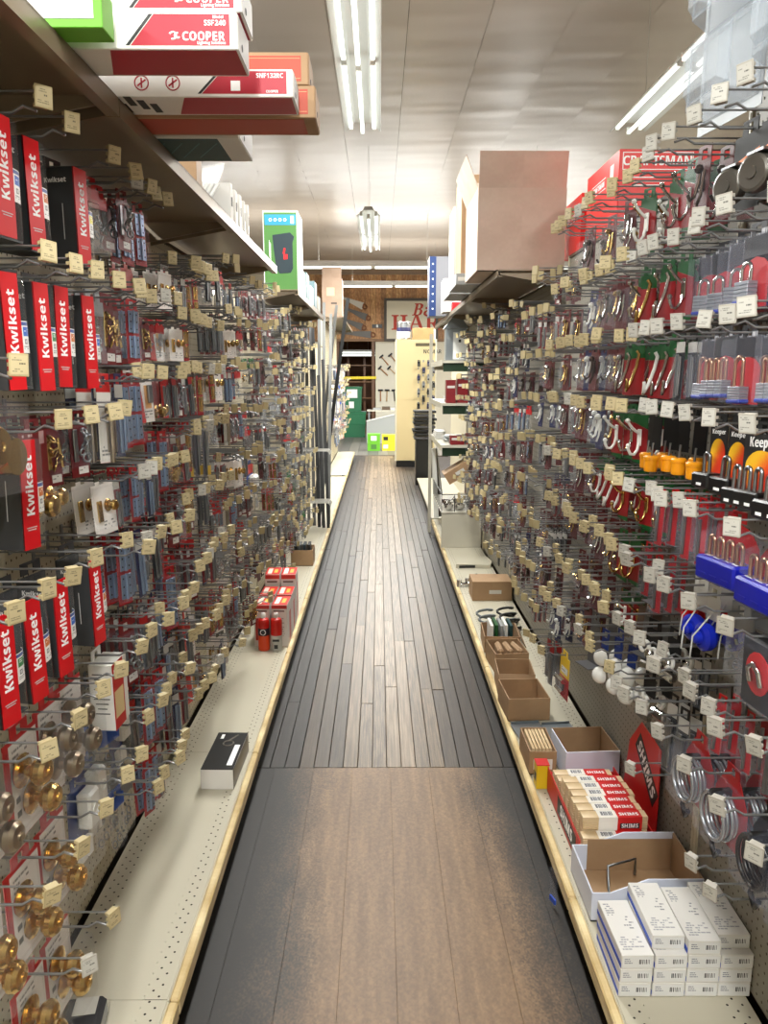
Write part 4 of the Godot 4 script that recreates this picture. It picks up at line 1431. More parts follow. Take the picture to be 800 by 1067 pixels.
func make_hingecard(p: Node3D, v: String) -> void:
	card(p, "yellow_card", 0.10, 0.08, mat("carton_yellow", Color(0.86, 0.72, 0.10), 0.45), 0.05)
	var mb := MB.new()
	mb.box(Vector3(0, -0.13, 0), Vector3(0.10, 0.085, 0.0015))
	part(p, "red_panel", mb, mat("lock_card_red", Color(0.70, 0.08, 0.10), 0.4))
	for k in 2:
		mb = MB.new()
		mb.cyl(Vector3(-0.038, -0.095 - k * 0.045, 0.016), Vector3(0.038, -0.095 - k * 0.045, 0.016), 0.010, 0.010, 12)
		part(p, "roller", mb, metal("chrome"))
	mb = MB.new()
	mb.cham(Vector3(0, -0.117, 0.010), Vector3(0.05, 0.035, 0.006), 0.002)
	part(p, "plate", mb, metal("steel"))
	face(p, "white_print", 0.0, -0.062, 0.07, 0.025, 0.0012, card_tex("hinge_print", 40, 16, Color(0.88, 0.88, 0.86), func(im: Image, r: RandomNumberGenerator) -> void: text_lines(im, Rect2i(3, 3, 34, 11), Color(0.2, 0.2, 0.2), 5, r)))
	blister(p, 0, -0.117, 0.092, 0.10, 0.001, 0.032, 0.005, clear("clear_film", Color(0.88, 0.91, 0.96), 0.035))

func make_alarm(p: Node3D, v: String) -> void:
	# white alarm on a blue card under a red header
	card(p, "blue_card", 0.13, 0.15, mat("card_azure", Color(0.06, 0.30, 0.66), 0.45), 0.05)
	var mb := MB.new()
	mb.box(Vector3(-0.01, -0.03, 0.002), Vector3(0.14, 0.05, 0.002))
	part(p, "red_header", mb, mat("lock_red", Color(0.80, 0.07, 0.11), 0.35))
	mb = MB.new()
	mb.cham(Vector3(-0.012, -0.095, 0.024), Vector3(0.09, 0.075, 0.042), 0.012)
	part(p, "alarm_body", mb, mat("device_white", Color(0.88, 0.88, 0.86), 0.35))
	mb = MB.new()
	mb.torus(Vector3(-0.018, -0.095, 0.045), Vector3(0, 0, 1), 0.02, 0.003, 16, 5)
	mb.box(Vector3(0.014, -0.085, 0.0452), Vector3(0.012, 0.016, 0.001))
	part(p, "grille", mb, mat("print_grey", Color(0.75, 0.75, 0.75), 0.5))

# ------------------------------------------------------------------ placing
# code: [shape, name, pitch along the wall, thickness, look, category, group]
var kinds := {
	"L": ["lockset:*", "lockset_box", 0.112, 0.08, "black and red boxed lockset", "lock box", "boxed locksets"],
	"N": ["knobpack:nickel", "nickel_knob_pack", 0.125, 0.068, "nickel door knob pair in clear shell", "knob pack", "nickel knob packs"],
	"B": ["knobpack:brass", "brass_knob_pack", 0.125, 0.068, "brass door knob pair in clear shell", "knob pack", "brass knob packs"],
	"D": ["deadbolt:", "deadbolt_clamshell", 0.15, 0.078, "large brass deadbolt in clear clamshell", "lock pack", "deadbolt clamshells"],
	"R": ["redcard:brass", "entry_knob_card", 0.11, 0.06, "dark red card with brass knobs", "knob pack", "dark red knob cards"],
	"h": ["hinge:zinc", "zinc_hinge_pack", 0.070, 0.02, "bluish zinc hinges on red card", "hinge pack", "zinc hinge packs"],
	"hb": ["hinge:brass", "brass_hinge_pack", 0.070, 0.02, "brass hinges on red card", "hinge pack", "brass hinge packs"],
	"b": ["brassbits:brass", "brass_hardware_pack", 0.070, 0.028, "brass fittings on dark red card", "hardware pack", "brass hardware packs"],
	"bs": ["brassbits:steel", "steel_hardware_pack", 0.070, 0.028, "steel fittings on dark red card", "hardware pack", "steel hardware packs"],
	"l": ["latch:", "latch_bolt_pack", 0.070, 0.032, "latch bolt on white red-topped card", "latch pack", "latch bolt packs"],
	"pp": ["printcard:pink", "pink_print_card", 0.095, 0.032, "white card with pink print", "card pack", "pink printed cards"],
	"po": ["printcard:orange", "orange_print_card", 0.095, 0.032, "white card with orange-red edge", "card pack", "orange printed cards"],
	"pb": ["printcard:brass", "viewer_card", 0.095, 0.03, "white card with small brass fitting", "card pack", "white fitting cards"],
	"sr": ["slim:red", "slim_red_pack", 0.070, 0.02, "slim dark red pack with steel bar", "slim pack", "slim red packs"],
	"sn": ["slim:navy", "slim_navy_pack", 0.070, 0.02, "slim navy pack with zinc bar", "slim pack", "slim navy packs"],
	"sg": ["slim:grey", "slim_grey_pack", 0.070, 0.02, "slim grey pack with steel bar", "slim pack", "slim grey packs"],
	"sk": ["slim:black", "slim_black_pack", 0.070, 0.02, "slim black pack with steel bar", "slim pack", "slim black packs"],
	"sw": ["slim:redwhite", "slim_scarlet_pack", 0.070, 0.02, "slim scarlet pack with steel bar", "slim pack", "slim scarlet packs"],
	"gr": ["bag:red", "red_topped_bag", 0.082, 0.028, "clear bag of fittings with red header", "bag", "red-topped bags"],
	"gn": ["bag:green", "green_topped_bag", 0.082, 0.028, "clear bag of fittings with green header", "bag", "green-topped bags"],
	"gg": ["bag:grey", "grey_topped_bag", 0.082, 0.028, "clear bag of fittings with grey header", "bag", "grey-topped bags"],
	"gb": ["bag:blue", "blue_topped_bag", 0.082, 0.028, "clear bag of fittings with blue header", "bag", "blue-topped bags"],
	"v": ["device:", "door_chime_pack", 0.10, 0.046, "white door chime on blue card", "chime pack", "door chime packs"],
	"w": ["whitebox:", "white_lock_carton", 0.10, 0.06, "white carton with red printed front", "carton", "white lock cartons"],
	"t": ["longpack:", "door_closer_sleeve", 0.070, 0.034, "tall grey sleeve with steel tube", "sleeve", "tall grey sleeves"],
	"P": ["padlock:short", "padlock_pack", 0.096, 0.052, "blue-footed padlock in clear shell", "padlock", "padlock shells"],
	"Q": ["padlock:long", "long_shackle_padlock_pack", 0.096, 0.046, "long-shackle padlock in clear shell", "padlock", "long-shackle padlock shells"],
	"W": ["padlock:row", "padlock_trio_pack", 0.112, 0.046, "three padlocks side by side in shell", "padlock", "padlock trios"],
	"Hb": ["hookcard:brass", "brass_coat_hook_card", 0.07, 0.058, "brass coat hook on red-green card", "coat hook", "brass coat hook cards"],
	"Hw": ["hookcard:white", "white_coat_hook_card", 0.07, 0.058, "white coat hook on red-green card", "coat hook", "white coat hook cards"],
	"Hc": ["hookcard:chrome", "chrome_coat_hook_card", 0.07, 0.058, "chrome coat hook on red-green card", "coat hook", "chrome coat hook cards"],
	"Hz": ["hookcard:bronze", "bronze_coat_hook_card", 0.07, 0.058, "bronze coat hook on red-green card", "coat hook", "bronze coat hook cards"],
	"Xb": ["wirehook:brass", "brass_bent_hook_card", 0.07, 0.054, "long brass hook on red card", "hook card", "long brass hook cards"],
	"Xw": ["wirehook:white", "white_bent_hook_card", 0.07, 0.054, "long white hook on red card", "hook card", "long white hook cards"],
	"Xc": ["wirehook:chrome", "chrome_bent_hook_card", 0.07, 0.054, "long chrome hook on red card", "hook card", "long chrome hook cards"],
	"mb": ["smallhook:brass", "small_brass_pack", 0.070, 0.034, "small brass catch on oxblood card", "hardware pack", "small brass packs"],
	"mc": ["smallhook:chrome", "small_chrome_pack", 0.070, 0.034, "small chrome catch on oxblood card", "hardware pack", "small chrome packs"],
	"mw": ["smallhook:white", "small_white_pack", 0.070, 0.034, "small white catch on navy card", "hardware pack", "small white packs"],
	"mz": ["smallhook:bronze", "small_bronze_pack", 0.070, 0.034, "small bronze catch on oxblood card", "hardware pack", "small bronze packs"],
	"C": ["caster:", "caster_card", 0.105, 0.062, "grey caster wheel on black card", "caster", "caster cards"],
	"O": ["orange:big", "padlock_tray_card", 0.14, 0.05, "black-orange card with three padlocks", "padlock", "padlock tray cards"],
	"o": ["orange:small", "orange_padlock_card", 0.072, 0.05, "narrow black-orange card with one padlock", "padlock", "orange padlock cards"],
	"Y": ["yellowplug:", "yellow_plug_strap", 0.070, 0.034, "dark strap with yellow plug", "plug", "yellow plugs"],
	"r": ["redstrip:", "red_strip_pack", 0.070, 0.026, "slim red strip in clear sleeve", "strip pack", "red strip packs"],
	"U": ["bluetray:", "blue_tray_pack", 0.16, 0.054, "blue tray of four padlocks", "padlock", "blue padlock trays"],
	"dr": ["discs:red", "red_valve_knob", 0.075, 0.046, "round red knob on white tie", "knob", "red valve knobs"],
	"db": ["discs:blue", "blue_valve_knob", 0.075, 0.046, "round blue knob on white tie", "knob", "blue valve knobs"],
	"c": ["cable:silver", "silver_cable_pack", 0.14, 0.056, "coiled silver cable in clear shell", "cable", "silver cable packs"],
	"ck": ["cable:black", "black_cable_pack", 0.14, 0.056, "coiled black cable in clear shell", "cable", "black cable packs"],
	"K": ["blackcase:", "disc_lock_tub", 0.145, 0.058, "black tub with red round window", "lock pack", "disc lock tubs"],
	"k": ["whiteknob:", "white_knob_pair", 0.070, 0.03, "two white domed drawer knobs", "knob", "white drawer knobs"],
	"g": ["bracket:grey", "grey_bracket", 0.085, 0.044, "bare folded grey steel bracket", "bracket", "grey brackets"],
	"gw": ["bracket:brown", "brown_bracket", 0.085, 0.044, "bare folded brown steel bracket", "bracket", "brown brackets"],
	"q": ["chromepull:", "chrome_pull_card", 0.070, 0.03, "chrome pull with white rings", "pull", "chrome pulls"],
	"E": ["hingecard:", "butt_hinge_card", 0.11, 0.04, "yellow and red card with chrome rollers", "hardware pack", "roller cards"],
	"A": ["alarm:", "alarm_pack", 0.15, 0.05, "white alarm on blue red-topped card", "alarm", "alarm packs"],
	"Z": ["bigclear:", "clear_clamshell", 0.27, 0.075, "large clear moulded clamshell", "clamshell", "large clear clamshells"],
	".": ["", "", 0.08, 0.0, "", "", ""],
}

# where each stretch of hooks ends, and where the uprights stand
var ends := {"-1/1": 1.78, "-1/2": 2.20, "-1/3": 2.90, "-1/4": 3.9, "1/1": 2.95}
var borders := {-1: [0.38, 1.60, 2.82, 3.93, 4.95, 6.08, 7.2, 11.35, 14.9], 1: [0.38, 1.96, 3.72, 5.05, 6.40]}
var hook_list := []     # [side, y, d, bay, row, number in its row, colour]
var lock_cycle := ["blue", "orange", "yellow", "blue", "green", "orange"]
var lock_k := 0
var bays := {}

func side_frame(s: int, y: float, d: float) -> Transform3D:
	# board face, +z out into the aisle
	return Transform3D(Basis(Vector3.UP, PI / 2 if s < 0 else -PI / 2), Vector3(LB if s < 0 else RB, y, -d))

func pack_height(key: String) -> float:
	# how far a pack hangs below its hook
	if not heights.has(key):
		var lo := 0.0
		for c in proto(key).get_children():
			if c is MeshInstance3D:
				var a: AABB = c.transform * c.mesh.get_aabb()
				lo = minf(lo, a.position.y)
		heights[key] = -lo
	return heights[key]
var heights := {}

func row(s: int, bay: int, y: float, d0: float, seq: String, gap := 0.0, depth := 4) -> void:
	var bk := "%d/%d" % [s, bay]
	if not bays.has(bk):
		bays[bk] = []
	if not bays[bk].has(y):
		bays[bk].append(y)
	var rn: int = bays[bk].find(y) + 1
	var wall := "left wall" if s < 0 else "right wall"
	var d := d0
	var fresh := true
	var num := 0
	for tok in seq.split(" ", false):
		if tok.begins_with("@"):
			d = tok.substr(1).to_float()
			fresh = true
			continue
		if tok == "_":
			d += 0.06
			continue
		var n := 1
		var code := tok
		if "*" in tok:
			n = tok.split("*")[1].to_int()
			code = tok.split("*")[0]
		var k: Array = kinds[code]
		var sc := 1.0
		if code != "." and gap > 0.0:
			var pk: String = k[0].replace("*", "blue")
			sc = clampf((gap - (0.042 if d0 < 2.88 else 0.051)) / pack_height(pk), 0.55, 1.22 if d0 < 2.88 else 1.05)
		var half: float = k[2] * 0.5 * sc
		if not fresh:
			d += half
		fresh = false
		num += 1
		if d + half > ends.get(bk, 99.0):
			break
		var dd := d + rng.randf_range(-0.003, 0.003)
		for e: float in borders[s]:
			if absf(dd - e) < 0.03:
				dd = e + 0.03 * (1.0 if dd >= e or d0 > 2.88 else -1.0)
				if d0 > 2.88:
					d = maxf(d, dd)
		var yy := y + rng.randf_range(-0.004, 0.004)
		var reach := rng.randf_range(-0.028, 0.022) if k[2] < 0.1 else 0.0
		if d > 2.9:
			reach = rng.randf_range(-0.07, 0.022)
		hook_list.append([s, yy, dd, bay, rn, num, reach])
		if code != ".":
			var label := "%s, %s, %s bay, %s row, %s hook" % [k[4], wall, nth(bay), nth(rn), nth(num)]
			var fr := side_frame(s, yy, dd)
			var th: float = k[3] * sc
			var z: float = 0.213 + minf(reach, 0.0) - th - (rng.randf() * 0.05 if th < 0.05 else rng.randf() * 0.012)
			if code == "Z":
				z = 0.14
			elif code == "D":
				z = 0.17
			var here := mini(n, depth)
			for i in here:
				if z < 0.016:
					break
				var key: String = k[0]
				if key.ends_with("*"):
					key = key.trim_suffix("*") + lock_cycle[lock_k % 6]
					lock_k += 1
				var o: Node3D = proto(key).duplicate()
				o.name = numbered(k[1])
				tag(o, label if here == 1 else ["frontmost ", "second ", "third ", "fourth "][i] + label, k[5], k[6])
				var sw := 0.12 if k[2] < 0.1 else 0.03
				var lean := 0.30 if k[2] < 0.1 else (0.19 if code == "L" else 0.08)
				o.transform = fr * Transform3D(Basis.from_scale(Vector3.ONE * sc) * Basis(Vector3.UP, s * lean + rng.randf_range(-sw, sw)) * Basis(Vector3.BACK, rng.randf_range(-0.04, 0.04)) * Basis(Vector3.RIGHT, rng.randf_range(-0.05, 0.0) if th < 0.05 else 0.0), Vector3(0, 0.0, z))
				add_child(o)
				z -= th + rng.randf_range(0.006, 0.014)
		d += half
	row_end = d
var row_end := 0.0

func fill(s: int, bay: int, y: float, d0: float, d1: float, pool: String, gap := 0.18, empty := 0.12, deep := 0.3, from := 0.0) -> void:
	# a row of mixed small packs drawn from the pool, in runs of the same kind; the rows step up or down
	# every half metre or so, all of one stretch alike
	var sr := RandomNumberGenerator.new()
	sr.seed = 100 + s * 31 + bay * 7
	var cut := d0
	while cut < d1 - 0.15:
		var nx := minf(cut + sr.randf_range(0.3, 0.6), d1)
		if d1 - nx < 0.2:
			nx = d1
		var off := sr.randf_range(-0.075, 0.03) - 0.02
		if nx - maxf(cut, from) > 0.1:
			fill_stretch(s, bay, y + off, maxf(cut, from), nx - 0.01, pool, gap, empty, deep)
		cut = nx

func fill_stretch(s: int, bay: int, y: float, d0: float, d1: float, pool: String, gap: float, empty: float, deep: float) -> void:
	var p := pool.split(" ", false)
	var out := "@%.3f" % (d0 + 0.045)
	var d := d0
	while d < d1:
		var code: String = p[rng.randi() % p.size()]
		var runs := rng.randi_range(1, 3)
		for i in runs:
			var w: float = kinds[code][2] * 1.05
			if d + w + 0.012 > d1:
				break
			if rng.randf() < empty:
				out += " ."
				d += 0.08
			else:
				out += " " + code + ("*%d" % rng.randi_range(2, 3) if rng.randf() < deep else "")
				d += w
		d += 0.001
		if d + 0.06 > d1:
			break
	row(s, bay, y, d0, out, gap)

func hook_meshes() -> Dictionary:
	var h := {}
	var wire := mat("hook_wire", Color(0.50, 0.50, 0.50), 0.3, 0.5)
	var mb := MB.new()
	mb.tube([Vector3(0, 0, 0.004), Vector3(0, 0, 0.205), Vector3(0, 0.011, 0.224), Vector3(0, 0.003, 0.246)], 0.0026, 6)
	h.prong = mb.mesh(wire)
	mb = MB.new()
	mb.tube([Vector3(0, 0.034, 0.004), Vector3(0, 0.034, 0.256)], 0.0021, 6)
	h.arm = mb.mesh(wire)
	mb = MB.new()
	mb.cham(Vector3(0, 0.016, 0.0025), Vector3(0.014, 0.05, 0.004), 0.001)
	h.plate = mb.mesh(wire)
	for c in [["cream", Color(0.72, 0.66, 0.50)], ["white", Color(0.68, 0.66, 0.62)]]:
		mb = MB.new()
		var b := Basis.IDENTITY
		mb.cham(Vector3(0, 0.024, 0.264), Vector3(0.031, 0.035, 0.003), 0.0008, b)
		for k in 3:
			mb.box(Vector3(0, 0.024 + (k - 1) * 0.013, 0.257), Vector3(0.022, 0.006, 0.013))
		h["tag_" + c[0]] = mb.mesh(mat("tag_" + c[0], c[1], 0.45))
		for v in 3:
			mb = MB.new()
			var o := Vector3(0, 0.024, 0.264) + b * Vector3(0, 0, 0.0021)
			mb.quad(o + b * Vector3(-0.0135, -0.0145, 0), o + b * Vector3(0.0135, -0.0145, 0), o + b * Vector3(0.0135, 0.0145, 0), o + b * Vector3(-0.0135, 0.0145, 0), b * Vector3(0, 0, 1))
			var pc := Color(0.77, 0.71, 0.56) if c[0] == "cream" else Color(0.74, 0.73, 0.70)
			h["paper_%s_%d" % [c[0], v]] = mb.mesh(card_tex("paper_%s_%d" % [c[0], v], 36, 36, pc, func(im: Image, r: RandomNumberGenerator) -> void:
				text_lines(im, Rect2i(3, 4, 24, 9), pc.darkened(0.3), 4, r)
				text_lines(im, Rect2i(18, 14, 16, 8), pc.darkened(0.5), 6, r, 1.0)
				text_lines(im, Rect2i(3, 25, 28, 9), pc.darkened(0.3), 4, r)))
	return h

func turn_tag(s: int) -> Transform3D:
	# the soft plastic tags have been turned to face up the aisle, each a little differently
	var at := Vector3(0, 0.024, 0.252)
	var b := Basis(Vector3.UP, s * (0.62 + rng.randf_range(-0.22, 0.22))) * Basis(Vector3.BACK, rng.randf_range(-0.1, 0.1)) * Basis(Vector3.RIGHT, rng.randf_range(-0.1, 0.2))
	return Transform3D(b, at - b * at)

func build_hooks() -> void:
	var h := hook_meshes()
	var order := hook_list.duplicate()
	order.sort_custom(func(a: Array, b: Array) -> bool: return a[2] < b[2])
	var far_wire := MB.new()
	var far_tag := MB.new()
	for i in order.size():
		var q: Array = order[i]
		var s: int = q[0]
		var fr := side_frame(s, q[1], q[2]) * Transform3D(Basis.from_scale(Vector3(1, 1, 1.0 + q[6] / 0.25)), Vector3.ZERO)
		var white: bool = (s > 0 and q[2] < 1.95) or rng.randf() < 0.06
		if i < 300:
			var wall := "left wall" if s < 0 else "right wall"
			var c := "white" if white else "cream"
			var t := thing("peg_hook", "wire peg hook with %s tag, %s, %s bay, %s row, %s hook" % [c, wall, nth(q[3]), nth(q[4]), nth(q[5])], "peg hook", Vector3.ZERO, 0.0, "pegboard hooks")
			t.transform = fr
			meshpart(t, "back_plate", h.plate)
			meshpart(t, "prong", h.prong)
			meshpart(t, "label_arm", h.arm)
			var g := meshpart(t, "price_tag", h["tag_" + c])
			g.transform = turn_tag(s)
			meshpart(g, "paper", h["paper_%s_%d" % [c, rng.randi() % 3]])
		else:
			far_wire.tube([fr * Vector3(0, 0, 0.004), fr * Vector3(0, 0, 0.205), fr * Vector3(0, 0.011, 0.224), fr * Vector3(0, 0.003, 0.246)], 0.0027, 4)
			far_wire.tube([fr * Vector3(0, 0.034, 0.004), fr * Vector3(0, 0.034, 0.256)], 0.0022, 4)
			var ft := fr * turn_tag(s)
			if rng.randf() < 0.82:
				far_tag.box(ft * Vector3(0, 0.024, 0.262), Vector3(0.027, 0.033, 0.007), ft.basis)
	var st := far_wire.mesh(mats["hook_wire"])
	var arr := far_tag.mesh(mats["tag_cream"]).surface_get_arrays(0)
	st.add_surface_from_arrays(Mesh.PRIMITIVE_TRIANGLES, arr)
	st.surface_set_material(1, mats["tag_cream"])
	var o := meshpart(self, "distant_peg_hook_mass", st)
	o.set_meta("kind", "stuff")
	tag(o, "countless small wire hooks with cream tags far down both pegboards", "peg hooks")
	print("hooks ", order.size())

func build_products() -> void:
	# the wall of door hardware
	row(-1, 1, 2.025, 1.2, "@1.37 L @1.487 L @1.71 L")
	row(-1, 1, 1.775, 1.2, "@1.345 L @1.455 L @1.57 L @1.70 L")
	row(-1, 1, 1.595, 1.0, "@1.205 D")
	row(-1, 1, 1.505, 1.0, "@1.36 L*2 @1.49 R @1.60 b*3 @1.68 bs*2")
	row(-1, 1, 1.225, 1.0, "@1.125 L @1.24 L @1.352 L @1.465 L @1.65 L")
	row(-1, 1, 0.96, 1.0, "@1.20 N @1.33 B @1.46 N @1.59 N @1.71 w")
	row(-1, 1, 0.715, 1.0, "@1.17 B @1.30 B @1.43 B @1.565 v @1.67 v")
	row(-1, 1, 0.47, 1.0, "@1.30 B @1.43 B")
	row(-1, 2, 2.025, 1.7, "@1.83 gr*3 gr*3 bs*2 h*2 h*2 hb*2 hb*2 b*2 .")
	row(-1, 2, 1.775, 1.7, "@1.82 gg*3 b*3 b*3 h*3 gg*2 b*2", 0.19)
	row(-1, 2, 1.585, 1.7, "@1.80 l*2 sn*3 sn*2 h*3 h*2 bs*2 po*2", 0.23)
	row(-1, 2, 1.355, 1.7, "@1.80 pb*2 sr*3 sr*3 h*3 sn*2 h*2 sg*2", 0.17)
	row(-1, 2, 1.185, 1.7, "@1.76 . . h*3 sn*3 bs*2 sk*2 sr*2", 0.21)
	row(-1, 2, 0.97, 1.7, "@1.80 . bs*2 sk*3 sg*3 sr*3 sn*2 sk*2", 0.21)
	row(-1, 2, 0.76, 1.7, "@1.76 gb*2 v sg*3 h*2 h*3 sr*2 sg*2", 0.21)
	row(-1, 2, 0.55, 1.8, "@1.80 gb*2 gg*2 h*2 h*2 sr*2 gr*2")
	row(-1, 3, 1.90, 2.2, "@2.24 pp*2 pb*2 b*2 hb*2 sk*2 sr*2 bs*2 hb*2", 0.155)
	row(-1, 3, 1.745, 2.2, "@2.24 b*2 gr*2 po*2 pb*2 gg*2 hb*2 t*2 t*2", 0.145)
	row(-1, 3, 1.60, 2.2, "@2.25 po*2 R sw*2 sg*2 bs*2 sr*2 sg*2 hb*2", 0.175)
	row(-1, 3, 1.425, 2.2, "@2.25 h*2 R sr*2 sk*2 b*2 hb*2 t*2 t*2 sg*2", 0.2)
	row(-1, 3, 1.22, 2.2, "@2.25 sr*2 sw*2 bs*2 gg*2 hb*2 b*2 gr*2 sg*2", 0.2)
	row(-1, 3, 1.02, 2.2, "@2.24 h*2 sw*2 hb*2 bs*2 sk*2 . gr*2 sr*2", 0.22)
	row(-1, 3, 0.80, 2.2, "@2.24 sn*2 sk*2 sr*2 sg*2 po*2 . sg*2", 0.2)
	row(-1, 3, 0.60, 2.2, "@2.26 sr*2 sn*2 . sr*2 po*2 b*2")
	var pl := "h hb b bs sr sg sk sn gg gr pb l"
	for y in [2.03, 1.845, 1.66, 1.475, 1.29, 1.105, 0.92, 0.735, 0.55]:
		fill(-1, 4, y, 2.92, 3.86, pl, 0.185, 0.08, 0.5)
	var pf := "bs gg sk sg gn sk bs sk hb sk bs mz gr mz"
	for y in [2.04, 1.865, 1.69, 1.515, 1.34, 1.165, 0.99, 0.815, 0.64, 0.465]:
		fill(-1, 5, y, 4.0, 4.92, pf, 0.175, 0.12, 0.3, (4.0 if y < 0.9 or y > 1.3 else 4.24) if y > 0.5 else 4.72)
		fill(-1, 6, y, 5.0, 6.84, pf, 0.175, 0.12, 0.0)
	row(-1, 5, 1.135, 4.0, "@4.10 A")
	for y in [1.75, 1.5, 1.25, 1.0, 0.75]:
		fill(-1, 7, y, 11.6, 14.7, "w gg v po sn gb pb", 0.25, 0.25, 0.0)
	# the wall of padlocks and hooks
	row(1, 1, 2.545, 1.3, "@1.44 Z @1.75 Z")
	row(1, 1, 2.085, 1.2, "@1.31 C*3 @1.42 C*3 @1.53 C*3 @1.64 C*2 @1.74 . @1.83 mz*3 @1.93 Hc*2 @2.02 Hc*2 @2.11 . @2.19 Hw*2 @2.27 Hb*2 @2.36 mc*2 . . mb*2 . mz*2 mc . mb mw", 0.195)
	row(1, 1, 1.875, 1.2, "@1.32 P*3 @1.425 P*2 @1.53 P*3 @1.635 P*2 @1.74 P*2 @1.84 P*2 @1.94 Hc*2 Xc*2 Hc*2 Xb*2 Hc*2 mb*2 mc*2 mb*2 mz*2 mc*2 mb*2 mw*2", 0.19)
	row(1, 1, 1.685, 1.2, "@1.31 Q*3 @1.425 W*2 @1.54 Q*3 @1.655 W*2 @1.76 Q*2 @1.845 sk*3 @1.94 Xc*2 @2.03 Xc*2 @2.115 Xw*2 @2.20 Xb*2 @2.285 Xc*2 @2.365 mc*2 mb*2 mc*2 mz*2 mw*2 mb*2 mc*2 mw*2", 0.185)
	row(1, 1, 1.50, 1.2, "@1.31 O*2 @1.465 O*2 @1.62 o*3 @1.70 o*2 @1.83 Y*2 @1.91 Y*2 @1.99 Y*2 @2.07 Y*2 @2.17 Hw*2 Hc*2 Hb*2 Hw*2 mb*2 mw*2 mz*2 mw*2 mb*2 mc*2 mw*2", 0.19)
	row(1, 1, 1.31, 1.2, "@1.34 U*2 @1.525 U @1.63 . @1.68 r*3 @1.75 r*3 @1.82 r*3 @1.89 r*3 @1.99 Hb*3 @2.07 Hb*3 @2.16 Hw*2 @2.26 Hb*2 @2.38 Xw*2 @2.47 Xw*2 @2.56 Xw*2 Hw*2 mb*2 mc*2 mz*2 mw*2", 0.175)
	row(1, 1, 1.135, 1.2, "@1.34 K*2 @1.49 gg*3 @1.61 db*2 @1.68 db*2 @1.75 dr*2 @1.84 . @1.92 r*3 @1.99 gw @2.08 r*2 @2.17 Hb*2 Hb*2 mb*2 mb*2 mc*2 . mb*2 mz*2 mb*2 mc*2", 0.185)
	row(1, 1, 0.95, 1.2, "@1.23 sr*3 @1.31 sr*3 @1.39 r*3 @1.47 r*2 @1.55 . @1.62 . @1.69 sk*2 @1.77 . @1.86 q*2 @1.95 q @2.04 g*2 @2.14 gw*2 Hb*2 Hw*2 . mb*2 mc*2 . mz*2 mb*2 mb*2 . mc*2", 0.16)
	row(1, 1, 0.79, 1.2, "@1.17 ck*2 @1.31 ck*2 @1.465 c*2 @1.62 c*2 @1.745 sk*2 @1.82 sk*2 @1.90 . @2.00 q*2 @2.16 k*2 @2.24 k*2 @2.32 k*2 . g*2 mb*2 . mz*2 .", 0.23)
	row(1, 1, 0.575, 1.2, "@1.37 . @1.46 . @1.85 .")
	row(1, 2, 0.53, 2.8, "@2.84 E @2.97 sg*2 sg*2")
	var pr := "mb mc mz mw sr sk bs mb mz sg"
	for y in [2.06, 1.92, 1.75, 1.58, 1.41, 1.24, 1.07, 0.90, 0.73]:
		if y < 2.0:
			fill(1, 2, y, 2.98, 3.66, pr, 0.17, 0.08, 0.4)
		else:
			fill(1, 2, y, 2.98, 3.5, "mb mz bs", 0.14, 0.5, 0.0)
	for y in [1.98, 1.82, 1.66, 1.50, 1.34, 1.18, 1.02, 0.86, 0.70]:
		fill(1, 3, y, 3.76, 5.0, pr + " sk sn gr", 0.16, 0.1, 0.2)
		fill(1, 4, y, 5.08, 6.36, pr + " gg bs", 0.16, 0.1, 0.0)

# ------------------------------------------------------------------ cartons and loose goods
func kraft() -> StandardMaterial3D:
	return textured("kraft", texs.kraft, 0.7, Color(0.71, 0.575, 0.43))

func carton(called: String, label: String, cat: String, lo: Vector3, size: Vector3, m: Material, group := "", yaw := 0.0) -> Node3D:
	# lo: nearest-the-middle corner given as x centre, base height, d centre
	var t := thing(called, label, cat, Vector3(lo.x, lo.y, -lo.z), yaw, group)
	var mb := MB.new()
	mb.cham(Vector3(0, size.y * 0.5, 0), size, 0.0015)
	part(t, "carton", mb, m)
	return t

func slab(t: Node3D, called: String, c: Vector3, s: Vector3, m: Material, b := Basis.IDENTITY) -> MeshInstance3D:
	var mb := MB.new()
	mb.box(c, s, b)
	return part(t, called, mb, m)

